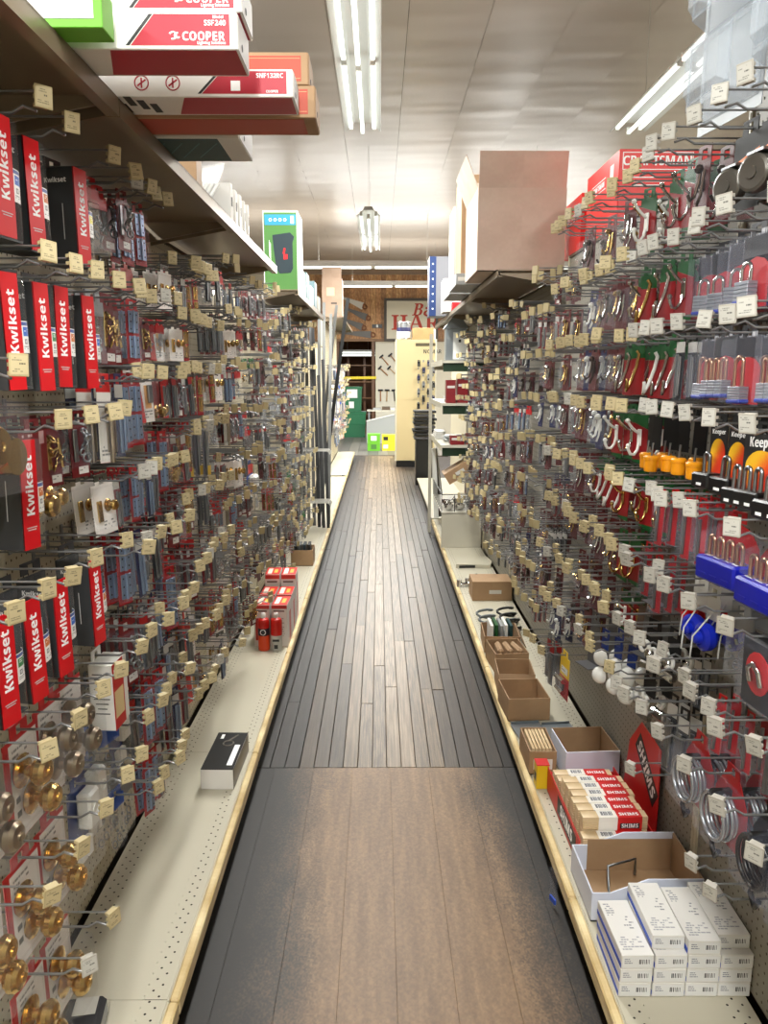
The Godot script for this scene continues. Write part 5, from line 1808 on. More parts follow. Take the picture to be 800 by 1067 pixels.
func open_carton(called: String, label: String, x: float, y: float, d: float, s: Vector3, m: Material, flaps: Array, group := "", yaw := 0.0, inner: Material = null) -> Node3D:
	# flaps: tilt in degrees from upright of the near, far, left and right flap (999: none)
	var t := thing(called, label, "carton", Vector3(x, y, -d), yaw, group)
	var w := 0.004
	slab(t, "bottom", Vector3(0, w / 2, 0), Vector3(s.x, w, s.z), inner if inner else m)
	slab(t, "near_side", Vector3(0, s.y / 2, s.z / 2 - w / 2), Vector3(s.x, s.y, w), m)
	slab(t, "far_side", Vector3(0, s.y / 2, -s.z / 2 + w / 2), Vector3(s.x, s.y, w), inner if inner else m)
	slab(t, "left_side", Vector3(-s.x / 2 + w / 2, s.y / 2, 0), Vector3(w, s.y, s.z - 2 * w), m)
	slab(t, "right_side", Vector3(s.x / 2 - w / 2, s.y / 2, 0), Vector3(w, s.y, s.z - 2 * w), inner if inner else m)
	var f := minf(s.x, s.z) * 0.38
	for i in 4:
		if flaps[i] > 900:
			continue
		var a: float = deg_to_rad(flaps[i])
		var mb := MB.new()
		if i < 2:
			mb.box(Vector3(0, f / 2, 0), Vector3(s.x - 0.004, f, 0.003))
		else:
			mb.box(Vector3(0, f / 2, 0), Vector3(0.003, f, s.z - 0.012))
		var o := part(t, "flap", mb, m)
		match i:
			0: o.transform = Transform3D(Basis(Vector3.RIGHT, a), Vector3(0, s.y, s.z / 2 - w / 2))
			1: o.transform = Transform3D(Basis(Vector3.RIGHT, -a), Vector3(0, s.y, -s.z / 2 + w / 2))
			2: o.transform = Transform3D(Basis(Vector3.BACK, a), Vector3(-s.x / 2 + w / 2, s.y, 0))
			3: o.transform = Transform3D(Basis(Vector3.BACK, -a), Vector3(s.x / 2 - w / 2, s.y, 0))
	return t

func lamp_carton(label: String, x1: float, d0: float, d1: float, y0: float, h: float, kind: String, model: String) -> void:
	# long carton of a light fitting lying across the top shelf, its end over the aisle
	var ln := 1.15
	var t := thing("light_fitting_carton", label, "carton", Vector3(x1 - ln / 2, y0, -(d0 + d1) / 2), 0.0, "cartons of light fittings")
	var dz := d1 - d0
	var white := mat("carton_white", Color(0.86, 0.85, 0.83), 0.45)
	var white_print := mat("print_white", Color(0.95, 0.95, 0.95), 0.5)
	if kind == "crimson":
		var red := mat("carton_crimson", Color(0.66, 0.10, 0.18), 0.45)
		var mb := MB.new()
		mb.cham(Vector3(0, h / 2, 0), Vector3(ln, h, dz), 0.0015)
		part(t, "carton", mb, white)
		# printed front and underside: crimson with a slanting edge
		mb = MB.new()
		var e := ln / 2
		mb.prism([Vector2(e - 0.012, 0.006), Vector2(e - 0.012, h - 0.004), Vector2(e - 0.135, h - 0.004), Vector2(e - 0.175, 0.006)], dz / 2, dz / 2 + 0.0006)
		mb.prism([Vector2(e - 0.003, -dz / 2 + 0.008), Vector2(e - 0.003, dz / 2 - 0.004), Vector2(e - 0.21, dz / 2 - 0.004), Vector2(e - 0.24, -dz / 2 + 0.008)], 0.0, 0.0006, Transform3D(Basis(Vector3.RIGHT, PI / 2), Vector3(0, -0.0001, 0)))
		part(t, "crimson_print", mb, red)
		mb = MB.new()
		mb.prism([Vector2(e - 0.137, h - 0.004), Vector2(e - 0.143, h - 0.004), Vector2(e - 0.183, 0.006), Vector2(e - 0.177, 0.006)], dz / 2, dz / 2 + 0.0007)
		part(t, "black_slash", mb, mat("print_dark", Color(0.12, 0.12, 0.12), 0.5))
		for k in 6:
			mb = MB.new()
			mb.box(Vector3(e - 0.28 - k * 0.02, -0.0003, -dz * 0.1 + (k % 3) * 0.02), Vector3(0.014, 0.0006, 0.05))
			part(t, "black_print", mb, mat("print_dark", Color(0.12, 0.12, 0.12), 0.5))
		put_letters(t, model, 0.011, white_print, Transform3D(Basis.IDENTITY, Vector3(e - (0.036 if model.length() < 7 else 0.044), h - (0.0175 if model.length() < 7 else 0.012), dz / 2 + 0.0008)))
		if model.begins_with("SSF"):
			put_letters(t, "Model", 0.006, white_print, Transform3D(Basis.IDENTITY, Vector3(e - 0.030, h - 0.0085, dz / 2 + 0.0008)))
			put_letters(t, "COOPER", 0.018, white_print, Transform3D(Basis.IDENTITY, Vector3(e - 0.055, h * 0.34, dz / 2 + 0.0008)))
			put_letters(t, "Lighting Solutions", 0.006, white_print, Transform3D(Basis.IDENTITY, Vector3(e - 0.042, h * 0.17, dz / 2 + 0.0008)), "Droid Sans", 0.9)
			mb = MB.new()
			mb.torus(Vector3(e - 0.105, h * 0.36, dz / 2 + 0.0006), Vector3(0, 0, 1), 0.0055, 0.0016, 12, 4, 0.4, 5.2)
			mb.torus(Vector3(e - 0.098, h * 0.36, dz / 2 + 0.0006), Vector3(0, 0, 1), 0.0040, 0.0016, 12, 4, 3.5, 8.3)
			part(t, "swirl_mark", mb, white_print)
		else:
			put_letters(t, "COOPER", 0.006, white_print, Transform3D(Basis.IDENTITY, Vector3(e - 0.04, h * 0.2, dz / 2 + 0.0008)))
			mb = MB.new()
			mb.box(Vector3(e - 0.11, h * 0.4, dz / 2 + 0.0007), Vector3(0.018, 0.018, 0.0004))
			part(t, "white_mark", mb, white_print)
			# round crimson stamps on the white part of the front
			mb = MB.new()
			for k in 2:
				mb.torus(Vector3(e - 0.23 - k * 0.06, h * 0.5, dz / 2 + 0.0004), Vector3(0, 0, 1), 0.013, 0.0012, 18, 4)
				mb.box(Vector3(e - 0.23 - k * 0.06, h * 0.5, dz / 2 + 0.0006), Vector3(0.02, 0.003, 0.0006), Basis(Vector3.BACK, 0.6))
				mb.box(Vector3(e - 0.23 - k * 0.06, h * 0.5, dz / 2 + 0.0006), Vector3(0.003, 0.018, 0.0006))
			part(t, "stamp", mb, red)
	elif kind == "orange":
		var mb := MB.new()
		mb.cham(Vector3(0, h / 2, 0), Vector3(ln, h, dz), 0.0015)
		part(t, "carton", mb, kraft())
		mb = MB.new()
		mb.box(Vector3(-0.004, h / 2, dz / 2 + 0.0003), Vector3(ln - 0.022, h - 0.014, 0.0006))
		mb.box(Vector3(-0.01, -0.0003, 0), Vector3(ln - 0.03, 0.0006, dz - 0.02))
		part(t, "rust_print", mb, mat("print_rust", Color(0.66, 0.22, 0.10), 0.5))
		mb = MB.new()
		for y in [0.012, h - 0.012]:
			mb.box(Vector3(0, y, dz / 2 + 0.0007), Vector3(ln - 0.034, 0.001, 0.0004))
		part(t, "border_line", mb, mat("line_kraft", Color(0.8, 0.6, 0.4), 0.5))
	else:
		var mb := MB.new()
		mb.cham(Vector3(0, h / 2, 0), Vector3(ln, h, dz), 0.0015)
		part(t, "carton", mb, white)
		mb = MB.new()
		mb.box(Vector3(-0.02, -0.0003, 0), Vector3(ln - 0.06, 0.0006, dz - 0.012))
		mb.box(Vector3(-0.02, h / 2, dz / 2 + 0.0003), Vector3(ln - 0.06, h - 0.02, 0.0006))
		part(t, "teal_print", mb, mat("print_teal", Color(0.03, 0.22, 0.23), 0.5))
		mb = MB.new()
		for k in 9:
			mb.box(Vector3(ln / 2 - 0.09 - k * 0.04, -0.0008, 0), Vector3(0.003, 0.0006, dz * 0.7), Basis(Vector3.UP, 0.5))
		part(t, "diagonal_line", mb, mat("line_teal", Color(0.25, 0.42, 0.42), 0.5))
	# taped end flap facing over the aisle
	var mb2 := MB.new()
	mb2.box(Vector3(ln / 2 + 0.0006, h * 0.5, 0), Vector3(0.0012, h - 0.004, dz * 0.9))
	part(t, "end_flap", mb2, mat("flap_grey", Color(0.70, 0.68, 0.66), 0.6) if kind != "orange" else kraft())
	var hb := MB.new()
	hb.cyl(Vector3(ln / 2 + 0.001, h * 0.3, dz * 0.15), Vector3(ln / 2 + 0.0018, h * 0.3, dz * 0.15), 0.006, 0.006, 8)
	part(t, "hand_hole", hb, mat("hole_dark", Color(0.06, 0.06, 0.07), 0.7))

func build_top_left() -> void:
	var y := 2.127
	var white_print := mat("print_white", Color(0.95, 0.95, 0.95), 0.5)
	var g := thing("lime_green_carton", "bright green carton with a white panel on the top shelf", "carton", Vector3(-0.70, y, -1.328))
	var mb := MB.new()
	mb.cham(Vector3(0, 0.03, 0), Vector3(0.55, 0.06, 0.055), 0.0015)
	part(g, "carton", mb, mat("carton_lime", Color(0.38, 0.66, 0.16), 0.45))
	slab(g, "white_panel", Vector3(0.012, 0.036, 0.028), Vector3(0.50, 0.046, 0.0008), mat("carton_white", Color(0.86, 0.85, 0.83), 0.45))
	lamp_carton("lower crimson and white light carton marked SSF240", -0.232, 1.38, 1.496, y, 0.057, "crimson", "SSF240")
	lamp_carton("upper crimson and white light carton cut off by the picture's top", -0.225, 1.385, 1.50, y + 0.0585, 0.057, "crimson", "SSF240")
	lamp_carton("crimson and white light carton marked SNF132RC", -0.165, 1.60, 1.705, y, 0.05, "crimson", "SNF132RC")
	lamp_carton("rust-printed brown light carton, bottom of the pair", -0.132, 1.72, 1.84, y, 0.062, "orange", "")
	lamp_carton("rust-printed brown light carton, top of the pair", -0.145, 1.72, 1.835, y + 0.0635, 0.062, "orange", "")
	lamp_carton("white light carton with a dark teal underside", -0.316, 1.86, 2.055, y, 0.06, "teal", "")
	carton("small_kraft_carton", "small plain brown carton at the shelf edge past the teal carton", "carton", Vector3(-0.565, y, 2.32), Vector3(0.11, 0.085, 0.12), kraft(), "", 0.1)
	carton("grey_carton", "grey carton behind the small brown carton on the shelf", "carton", Vector3(-0.71, y, 2.66), Vector3(0.16, 0.17, 0.2), mat("carton_grey", Color(0.55, 0.56, 0.56), 0.5))
	# a slumped clear bag of white parts
	var b := thing("poly_bag", "clear bag of white parts leaning out over the shelf edge", "bag", Vector3(-0.55, y, -2.52), 0.35)
	mb = MB.new()
	mb.prism([Vector2(-0.05, 0.0), Vector2(0.03, 0.0), Vector2(0.075, 0.12), Vector2(0.0, 0.10)], -0.018, 0.018)
	part(b, "clear_film", mb, clear("bag_film", Color(0.86, 0.88, 0.90), 0.10))
	mb = MB.new()
	for k in 5:
		mb.cyl(Vector3(-0.03 + k * 0.012, 0.004, -0.01 + (k % 3) * 0.01), Vector3(-0.01 + k * 0.016, 0.06, -0.006 + (k % 2) * 0.01), 0.008, 0.006, 8)
	part(b, "white_part", mb, mat("device_white", Color(0.88, 0.88, 0.86), 0.35))
	for k in 5:
		var w := carton("white_sleeve", "%s white upright sleeve along the shelf edge, counting from the camera" % nth(k + 1), "sleeve", Vector3(-0.555, y, 2.80 + k * 0.085), Vector3(0.10, 0.12 - 0.004 * (k % 2), 0.028 + 0.006 * (k % 3)), mat("carton_white", Color(0.86, 0.85, 0.83), 0.45), "white sleeves on the shelf", 0.06 * (k - 2))
		slab(w, "spine_label", Vector3(0.0505, 0.06, 0), Vector3(0.0008, 0.03, 0.012), mat("print_dark", Color(0.12, 0.12, 0.12), 0.5))
	# tall green carton with a picture of a dark tool on it
	var t := thing("green_tool_carton", "tall white-sided green carton with a dark mailbox pictured on it", "carton", Vector3(-0.612, y, -5.16))
	mb = MB.new()
	mb.cham(Vector3(0, 0.237, 0), Vector3(0.215, 0.474, 0.30), 0.002)
	part(t, "carton", mb, mat("carton_white", Color(0.86, 0.85, 0.83), 0.45))
	slab(t, "green_front", Vector3(0, 0.234, 0.1505), Vector3(0.203, 0.46, 0.001), mat("print_green", Color(0.27, 0.46, 0.21), 0.45))
	slab(t, "blue_band", Vector3(0, 0.42, 0.1514), Vector3(0.19, 0.06, 0.0008), mat("print_sky", Color(0.15, 0.52, 0.78), 0.45))
	mb = MB.new()
	mb.prism([Vector2(-0.05, 0.33), Vector2(0.06, 0.345), Vector2(0.085, 0.32), Vector2(0.075, 0.285), Vector2(0.075, 0.13), Vector2(0.06, 0.105), Vector2(-0.01, 0.10), Vector2(-0.03, 0.13), Vector2(-0.045, 0.27)], 0.151, 0.1522)
	part(t, "pictured_box", mb, mat("print_slate", Color(0.10, 0.17, 0.20), 0.45))
	mb = MB.new()
	mb.box(Vector3(0.03, 0.20, 0.1526), Vector3(0.025, 0.03, 0.0006))
	mb.box(Vector3(0.022, 0.235, 0.1526), Vector3(0.012, 0.035, 0.0006), Basis(Vector3.BACK, -0.2))
	part(t, "red_mark", mb, mat("lock_red", Color(0.80, 0.07, 0.11), 0.35))
	mb = MB.new()
	for k in 4:
		mb.torus(Vector3(-0.06 + k * 0.03, 0.42, 0.152), Vector3(0, 0, 1), 0.008, 0.0018, 12, 4)
	mb.box(Vector3(0.075, 0.42, 0.1524), Vector3(0.02, 0.045, 0.0006))
	for k in 3:
		mb.box(Vector3(-0.07 + k * 0.004, 0.25 - k * 0.01, 0.1518), Vector3(0.002, 0.1, 0.0004))
	part(t, "white_print", mb, white_print)
	var rest := [[5.55, 0.18, Color(0.55, 0.58, 0.56)], [5.85, 0.2, Color(0.24, 0.36, 0.36)], [6.2, 0.15, Color(0.72, 0.72, 0.70)], [6.55, 0.22, Color(0.36, 0.45, 0.47)], [6.9, 0.14, Color(0.62, 0.6, 0.55)]]
	for k in rest.size():
		var q: Array = rest[k]
		carton("shelf_carton", "%s plain carton behind the tall green carton on its shelf" % nth(k + 1), "carton", Vector3(-0.62, y, q[0]), Vector3(0.2, q[1], 0.24), mat("shelf_carton_%d" % k, q[2], 0.5), "plain cartons on the far shelf")
	var c := carton("brown_shipping_carton", "big brown shipping carton high on the far shelf", "carton", Vector3(-0.715, 2.427, 12.35), Vector3(0.30, 0.62, 0.55), textured("kraft_dull", texs.kraft, 0.75, Color(0.64, 0.54, 0.46)))
	slab(c, "raised_flap", Vector3(0, 0.70, 0.27), Vector3(0.29, 0.16, 0.004), textured("kraft_dull", texs.kraft, 0.75, Color(0.64, 0.54, 0.46)))
	slab(c, "address_label", Vector3(-0.02, 0.42, 0.2765), Vector3(0.12, 0.12, 0.001), mat("label_tan", Color(0.72, 0.62, 0.5), 0.6))
	slab(c, "stencil", Vector3(0.03, 0.25, 0.2765), Vector3(0.09, 0.02, 0.001), mat("print_dark", Color(0.12, 0.12, 0.12), 0.5))

func build_top_right() -> void:
	open_carton("open_moving_carton", "big open cardboard carton with raised flaps on the high shelf", 0.672, 2.087, 4.05, Vector3(0.415, 0.375, 0.50), textured("kraft_pink", texs.kraft, 0.7, Color(0.88, 0.80, 0.735)), [9.0, 20.0, 22.0, -40.0])
	var f1 := carton("flat_grey_carton", "flat grey carton under the tall narrow brown carton", "carton", Vector3(0.65, 2.087, 4.56), Vector3(0.46, 0.06, 0.42), mat("carton_grey", Color(0.55, 0.56, 0.56), 0.5), "flat grey cartons")
	carton("tall_kraft_carton", "tall narrow brown carton behind the open carton", "carton", Vector3(0.66, 2.149, 4.56), Vector3(0.42, 0.52, 0.3), kraft())
	carton("flat_grey_carton", "flat grey carton under the tall white carton", "carton", Vector3(0.66, 2.087, 5.08), Vector3(0.46, 0.055, 0.45), mat("carton_grey", Color(0.55, 0.56, 0.56), 0.5), "flat grey cartons")
	var w := carton("tall_white_carton", "tall white carton behind the narrow brown one", "carton", Vector3(0.67, 2.144, 5.05), Vector3(0.43, 0.46, 0.32), mat("carton_offwhite", Color(0.72, 0.71, 0.69), 0.45))
	slab(w, "label", Vector3(-0.216, 0.2, 0), Vector3(0.001, 0.2, 0.14), mat("label_pale", Color(0.78, 0.77, 0.74), 0.5))
	slab(f1, "edge_tape", Vector3(0, 0.03, 0.2105), Vector3(0.44, 0.02, 0.001), mat("label_pale", Color(0.78, 0.77, 0.74), 0.5))
	var b := carton("blue_striped_carton", "tall grey carton with a bright blue edge on the far high shelf", "carton", Vector3(0.515, 2.087, 6.75), Vector3(0.19, 0.48, 0.25), mat("carton_grey_light", Color(0.46, 0.46, 0.48), 0.5))
	slab(b, "blue_edge", Vector3(-0.068, 0.24, 0.1255), Vector3(0.054, 0.48, 0.001), mat("print_blue", Color(0.03, 0.17, 0.38), 0.45))
	slab(b, "blue_side", Vector3(-0.0955, 0.24, 0.0), Vector3(0.001, 0.48, 0.25), mat("print_blue", Color(0.03, 0.17, 0.38), 0.45))
	var mb := MB.new()
	for k in 7:
		mb.box(Vector3(-0.068, 0.06 + k * 0.06, 0.1262), Vector3(0.012, 0.012, 0.0006))
	part(b, "pale_mark", mb, mat("print_white", Color(0.95, 0.95, 0.95), 0.5))
	carton("white_fitting_carton", "white carton before the blue-edged carton", "carton", Vector3(0.60, 2.087, 6.30), Vector3(0.2, 0.25, 0.26), mat("carton_white", Color(0.86, 0.85, 0.83), 0.45))
	carton("small_red_carton", "small red and white carton at the shelf edge under the blue carton", "carton", Vector3(0.60, 2.087, 6.08), Vector3(0.09, 0.06, 0.09), mat("lock_red", Color(0.80, 0.07, 0.11), 0.35))
	# red tool cartons on top of the unit
	var red := mat("tool_red", Color(0.82, 0.10, 0.08), 0.42)
	var wp := mat("print_white", Color(0.95, 0.95, 0.95), 0.5)
	for k in 2:
		var d0: float = [3.06, 3.60][k]
		var ln: float = [0.45, 0.3][k]
		var t := thing("red_tool_carton", ["large red tool carton lettered in white above the hooks", "smaller red carton behind the large red tool carton"][k], "carton", Vector3(0.90 + 0.24, 2.147, -(d0 + ln / 2)), 0.0, "red tool cartons")
		var h: float = [0.285, 0.25][k]
		mb = MB.new()
		mb.cham(Vector3(0, h / 2, 0), Vector3(0.48, h, ln), 0.002)
		part(t, "carton", mb, red)
		var fr := ln / 2
		put_letters(t, "CRAFTSMAN", 0.045, wp, Transform3D(Basis.IDENTITY, Vector3(-0.095, h - 0.042, fr + 0.0006)))
		mb = MB.new()
		for y in [h - 0.012, h - 0.072]:
			mb.box(Vector3(-0.095, y, fr + 0.0004), Vector3(0.262, 0.003, 0.0006))
		for x in [-0.226, 0.036]:
			mb.box(Vector3(x, h - 0.042, fr + 0.0004), Vector3(0.003, 0.063, 0.0006))
		# fine print, and the frame round the lettering on the aisle face
		for y in 3:
			mb.box(Vector3(-0.13, h - 0.10 - y * 0.014, fr + 0.0004), Vector3(0.15 - y * 0.02, 0.004, 0.0006))
		for y in [h - 0.06, h - 0.10]:
			mb.box(Vector3(-0.2404, y, -ln * 0.1), Vector3(0.0006, 0.003, ln * 0.44))
		part(t, "white_print", mb, wp)
		put_letters(t, "CRAFTSMAN", 0.028, wp, Transform3D(Basis(Vector3.UP, -PI / 2), Vector3(-0.2406, h - 0.08, -ln * 0.1)))
		slab(t, "grey_label", Vector3(-0.2404, h - 0.07, ln * 0.3), Vector3(0.0006, 0.07, 0.045), mat("label_pale", Color(0.78, 0.77, 0.74), 0.5))

func bundle(label: String, at: Vector3, yaw: float) -> void:
	# a bundle of cedar shims with a red paper band
	if not protos.has("shim"):
		var o := Node3D.new()
		var mb := MB.new()
		for k in 6:
			mb.cham(Vector3(0, 0.0035 + k * 0.0068, 0), Vector3(0.20, 0.0062, 0.038 - 0.001 * (k % 2)), 0.0008)
		part(o, "shim_stack", mb, textured("cedar", texs.edge, 0.6, Color(0.95, 0.87, 0.74)))
		mb = MB.new()
		mb.box(Vector3(0.045, 0.0205, 0), Vector3(0.075, 0.0425, 0.0395))
		part(o, "red_band", mb, mat("band_red", Color(0.78, 0.09, 0.08), 0.45))
		mb = MB.new()
		mb.box(Vector3(-0.022, 0.0205, 0), Vector3(0.058, 0.0422, 0.0393))
		mb.fit_uv(0, 2, 1.0, 1.0)
		part(o, "white_band", mb, card_tex("shim_code", 48, 40, Color(0.90, 0.88, 0.84), func(im: Image, r: RandomNumberGenerator) -> void: barcode(im, Rect2i(8, 6, 30, 24), r)))
		var pw := mat("print_white", Color(0.95, 0.95, 0.95), 0.5)
		slab(o, "black_strip", Vector3(0.045, 0.0124, 0.0199), Vector3(0.06, 0.018, 0.0008), mat("print_dark", Color(0.12, 0.12, 0.12), 0.5))
		put_letters(o, "SHIMS", 0.017, pw, Transform3D(Basis.IDENTITY, Vector3(0.045, 0.0124, 0.0206)))
		put_letters(o, "SHIMS", 0.020, pw, Transform3D(Basis(Vector3.RIGHT, -PI / 2), Vector3(0.045, 0.0421, 0.004)))
		protos["shim"] = o
	var t: Node3D = protos["shim"].duplicate()
	t.name = numbered("shim_bundle")
	tag(t, label, "shim bundle", "bundles of shims")
	t.position = at
	t.rotation.y = yaw
	add_child(t)

func build_deck_right() -> void:
	var Y := DECK + 0.001
	var white := mat("carton_white", Color(0.86, 0.85, 0.83), 0.45)
	# white cartons of fasteners, four columns
	var top := card_tex("fastener_top", 48, 96, Color(0.86, 0.85, 0.83), func(im: Image, r: RandomNumberGenerator) -> void:
		text_lines(im, Rect2i(4, 6, 18, 26), Color(0.55, 0.55, 0.57), 4, r)
		text_lines(im, Rect2i(24, 30, 20, 30), Color(0.5, 0.5, 0.52), 5, r)
		text_lines(im, Rect2i(4, 66, 38, 26), Color(0.6, 0.6, 0.62), 4, r))
	var endm := card_tex("fastener_end", 64, 28, Color(0.87, 0.87, 0.87), func(im: Image, r: RandomNumberGenerator) -> void:
		text_lines(im, Rect2i(4, 5, 26, 18), Color(0.45, 0.46, 0.52), 5, r)
		barcode(im, Rect2i(34, 6, 24, 14), r))
	var cols := [[0.608, 3, 0.0], [0.688, 4, 0.0], [0.7665, 4, 0.0], [0.8445, 4, 0.0]]
	for c in 4:
		for k in cols[c][1]:
			var up: int = k
			var back: float = [0.0, 0.018, 0.0, 0.02][c] if up == cols[c][1] - 1 else 0.0
			var t := thing("fastener_carton", "white fastener carton, %s from the board, %s up in its column" % [nth(4 - c), nth(up + 1)], "carton", Vector3(cols[c][0], Y + up * 0.0375, -(1.60 + 0.098 + back)), cols[c][2] * (1.0 if up > 1 else 0.2) + 0.015 * ((up * 7 + c * 3) % 3 - 1), "white cartons of fasteners")
			var mb := MB.new()
			mb.cham(Vector3(0, 0.0183, 0), Vector3(0.0765, 0.0366, 0.195), 0.0012)
			part(t, "carton", mb, white)
			mb = MB.new()
			mb.quad(Vector3(-0.036, 0.0368, 0.095), Vector3(0.036, 0.0368, 0.095), Vector3(0.036, 0.0368, -0.095), Vector3(-0.036, 0.0368, -0.095), Vector3.UP)
			part(t, "printed_lid", mb, top)
			mb = MB.new()
			mb.quad(Vector3(-0.036, 0.004, 0.0978), Vector3(0.036, 0.004, 0.0978), Vector3(0.036, 0.033, 0.0978), Vector3(-0.036, 0.033, 0.0978), Vector3(0, 0, 1))
			part(t, "end_label", mb, endm)
			slab(t, "blue_edge", Vector3(-0.0388, 0.008, 0), Vector3(0.0008, 0.012, 0.19), mat("edge_blue", Color(0.10, 0.30, 0.75), 0.45))
	# white tray with a slanting side, a bent steel strap in it
	var tr := thing("white_display_tray", "open white cardboard tray with slanted sides behind the fastener cartons", "tray", Vector3(0.722, Y, -1.968))
	var kin := textured("kraft", texs.kraft, 0.7, Color(0.71, 0.575, 0.43))
	slab(tr, "bottom", Vector3(0, 0.002, 0), Vector3(0.30, 0.004, 0.22), kin)
	var side := [Vector2(-0.15, 0), Vector2(0.15, 0), Vector2(0.15, 0.125), Vector2(0.0, 0.125), Vector2(-0.10, 0.085), Vector2(-0.15, 0.085)]
	for z in [0.108, -0.108]:
		var mb := MB.new()
		mb.prism(side, z - 0.002, z + 0.002)
		part(tr, "near_side" if z > 0 else "far_side", mb, mat("tray_white", Color(0.82, 0.84, 0.90), 0.5))
	slab(tr, "front_side", Vector3(-0.148, 0.0425, 0), Vector3(0.004, 0.085, 0.211), mat("tray_white", Color(0.82, 0.84, 0.90), 0.5))
	slab(tr, "rear_side", Vector3(0.148, 0.0625, 0), Vector3(0.004, 0.125, 0.211), kin)
	slab(tr, "lining", Vector3(0.02, 0.055, -0.1045), Vector3(0.25, 0.10, 0.002), kin)
	var st := thing("bent_steel_strap", "bent galvanised steel strap lying in the white tray", "bracket", Vector3(0.70, Y + 0.005, -1.99), 0.25)
	var mb := MB.new()
	mb.tube([Vector3(-0.06, 0.004, 0.03), Vector3(-0.045, 0.004, 0.0), Vector3(-0.045, 0.07, -0.01), Vector3(0.05, 0.07, -0.02), Vector3(0.05, 0.02, -0.02)], 0.004, 6)
	part(st, "strap", mb, metal("steel"))
	# shim display: red carton, bundles laid across it, tall header behind
	var sd := thing("shim_display_carton", "low red display carton holding the bundles of shims", "carton", Vector3(0.715, Y, -2.31))
	slab(sd, "bottom", Vector3(0, 0.002, 0), Vector3(0.235, 0.004, 0.44), kin)
	slab(sd, "front_side", Vector3(-0.116, 0.045, 0), Vector3(0.003, 0.09, 0.44), mat("band_red", Color(0.78, 0.09, 0.08), 0.45))
	slab(sd, "rear_side", Vector3(0.116, 0.045, 0), Vector3(0.003, 0.09, 0.44), mat("band_red", Color(0.78, 0.09, 0.08), 0.45))
	slab(sd, "near_side", Vector3(0, 0.035, 0.2185), Vector3(0.235, 0.07, 0.003), mat("band_red", Color(0.78, 0.09, 0.08), 0.45))
	slab(sd, "far_side", Vector3(0, 0.035, -0.2185), Vector3(0.235, 0.07, 0.003), mat("band_red", Color(0.78, 0.09, 0.08), 0.45))
	slab(sd, "black_panel", Vector3(-0.1178, 0.045, 0.06), Vector3(0.0008, 0.06, 0.24), mat("print_dark", Color(0.12, 0.12, 0.12), 0.5))
	put_letters(sd, "SHIMS", 0.052, mat("print_white", Color(0.95, 0.95, 0.95), 0.5), Transform3D(Basis(Vector3.UP, -PI / 2), Vector3(-0.1184, 0.045, 0.06)))
	for k in 10:
		for lv in 3:
			if lv == 2 and (k < 1 or k > 6):
				continue
			bundle("wood shim bundle, %s layer of the display, %s from the camera" % [["bottom", "middle", "top"][lv], nth(k + 1)], Vector3(0.715 + 0.004 * ((k * 5 + lv * 3) % 3 - 1), Y + 0.005 + lv * 0.0432, -(2.12 + k * 0.0415)), 0.02 * ((k * 3 + lv) % 3 - 1))
	var hd := thing("shim_header_card", "red card with a slanting black SHIMS panel above the shim bundles", "display card", Vector3(0.868, 0.30, -2.36), -PI / 2)
	mb = MB.new()
	mb.prism([Vector2(-0.17, -0.16), Vector2(0.16, -0.16), Vector2(0.16, 0.16), Vector2(-0.02, 0.17), Vector2(-0.12, 0.06)], -0.0015, 0.0015)
	part(hd, "card", mb, mat("band_red", Color(0.78, 0.09, 0.08), 0.45))
	slab(hd, "black_panel", Vector3(0.05, 0.04, 0.002), Vector3(0.22, 0.075, 0.001), mat("print_dark", Color(0.12, 0.12, 0.12), 0.5), Basis(Vector3.BACK, -0.6))
	put_letters(hd, "SHIMS", 0.062, mat("print_white", Color(0.95, 0.95, 0.95), 0.5), Transform3D(Basis(Vector3.BACK, -0.6), Vector3(0.05, 0.04, 0.0028)))
	var yb := carton("yellow_black_carton", "small yellow and red carton at the deck edge before the shims", "carton", Vector3(0.583, Y, 2.56), Vector3(0.045, 0.09, 0.05), mat("carton_yellow", Color(0.86, 0.72, 0.10), 0.45))
	slab(yb, "red_lid", Vector3(0, 0.0915, 0), Vector3(0.046, 0.003, 0.051), mat("band_red", Color(0.78, 0.09, 0.08), 0.45))
	slab(yb, "black_print", Vector3(-0.0228, 0.04, 0.0), Vector3(0.0006, 0.03, 0.03), mat("print_dark", Color(0.12, 0.12, 0.12), 0.5))
	# open cartons along the deck
	var km := kraft()
	open_carton("open_white_carton", "open carton with white outside and brown inside, behind the shims", 0.772, Y, 2.70, Vector3(0.20, 0.11, 0.20), mat("tray_white", Color(0.82, 0.84, 0.90), 0.5), [999, 999, 999, 999], "", 0.06, km)
	var ob := open_carton("small_open_carton", "small open brown carton with a white label, beside the white-sided carton", 0.605, Y, 2.74, Vector3(0.10, 0.09, 0.20), km, [999, 999, 999, 999], "open brown cartons")
	slab(ob, "white_label", Vector3(0.0, 0.04, 0.1005), Vector3(0.07, 0.04, 0.0008), white)
	open_carton("small_open_carton", "deep open brown carton behind the galvanised plates", 0.635, Y, 3.20, Vector3(0.18, 0.10, 0.22), km, [999, 999, 999, 999], "open brown cartons", 0.05)
	open_carton("small_open_carton", "open brown carton with a folded flap, third of its row", 0.64, Y, 3.46, Vector3(0.17, 0.10, 0.2), km, [150, 999, 999, 999], "open brown cartons", -0.06)
	open_carton("small_open_carton", "open brown carton stuffed with brown paper", 0.65, Y, 3.74, Vector3(0.17, 0.10, 0.22), km, [999, 140, 999, 999], "open brown cartons", 0.08)
	var oc := open_carton("small_open_carton", "open brown carton full of white and green packets", 0.66, Y, 4.03, Vector3(0.19, 0.09, 0.24), km, [999, 999, 999, 150], "open brown cartons", -0.05)
	oc.set_meta("category", "carton")
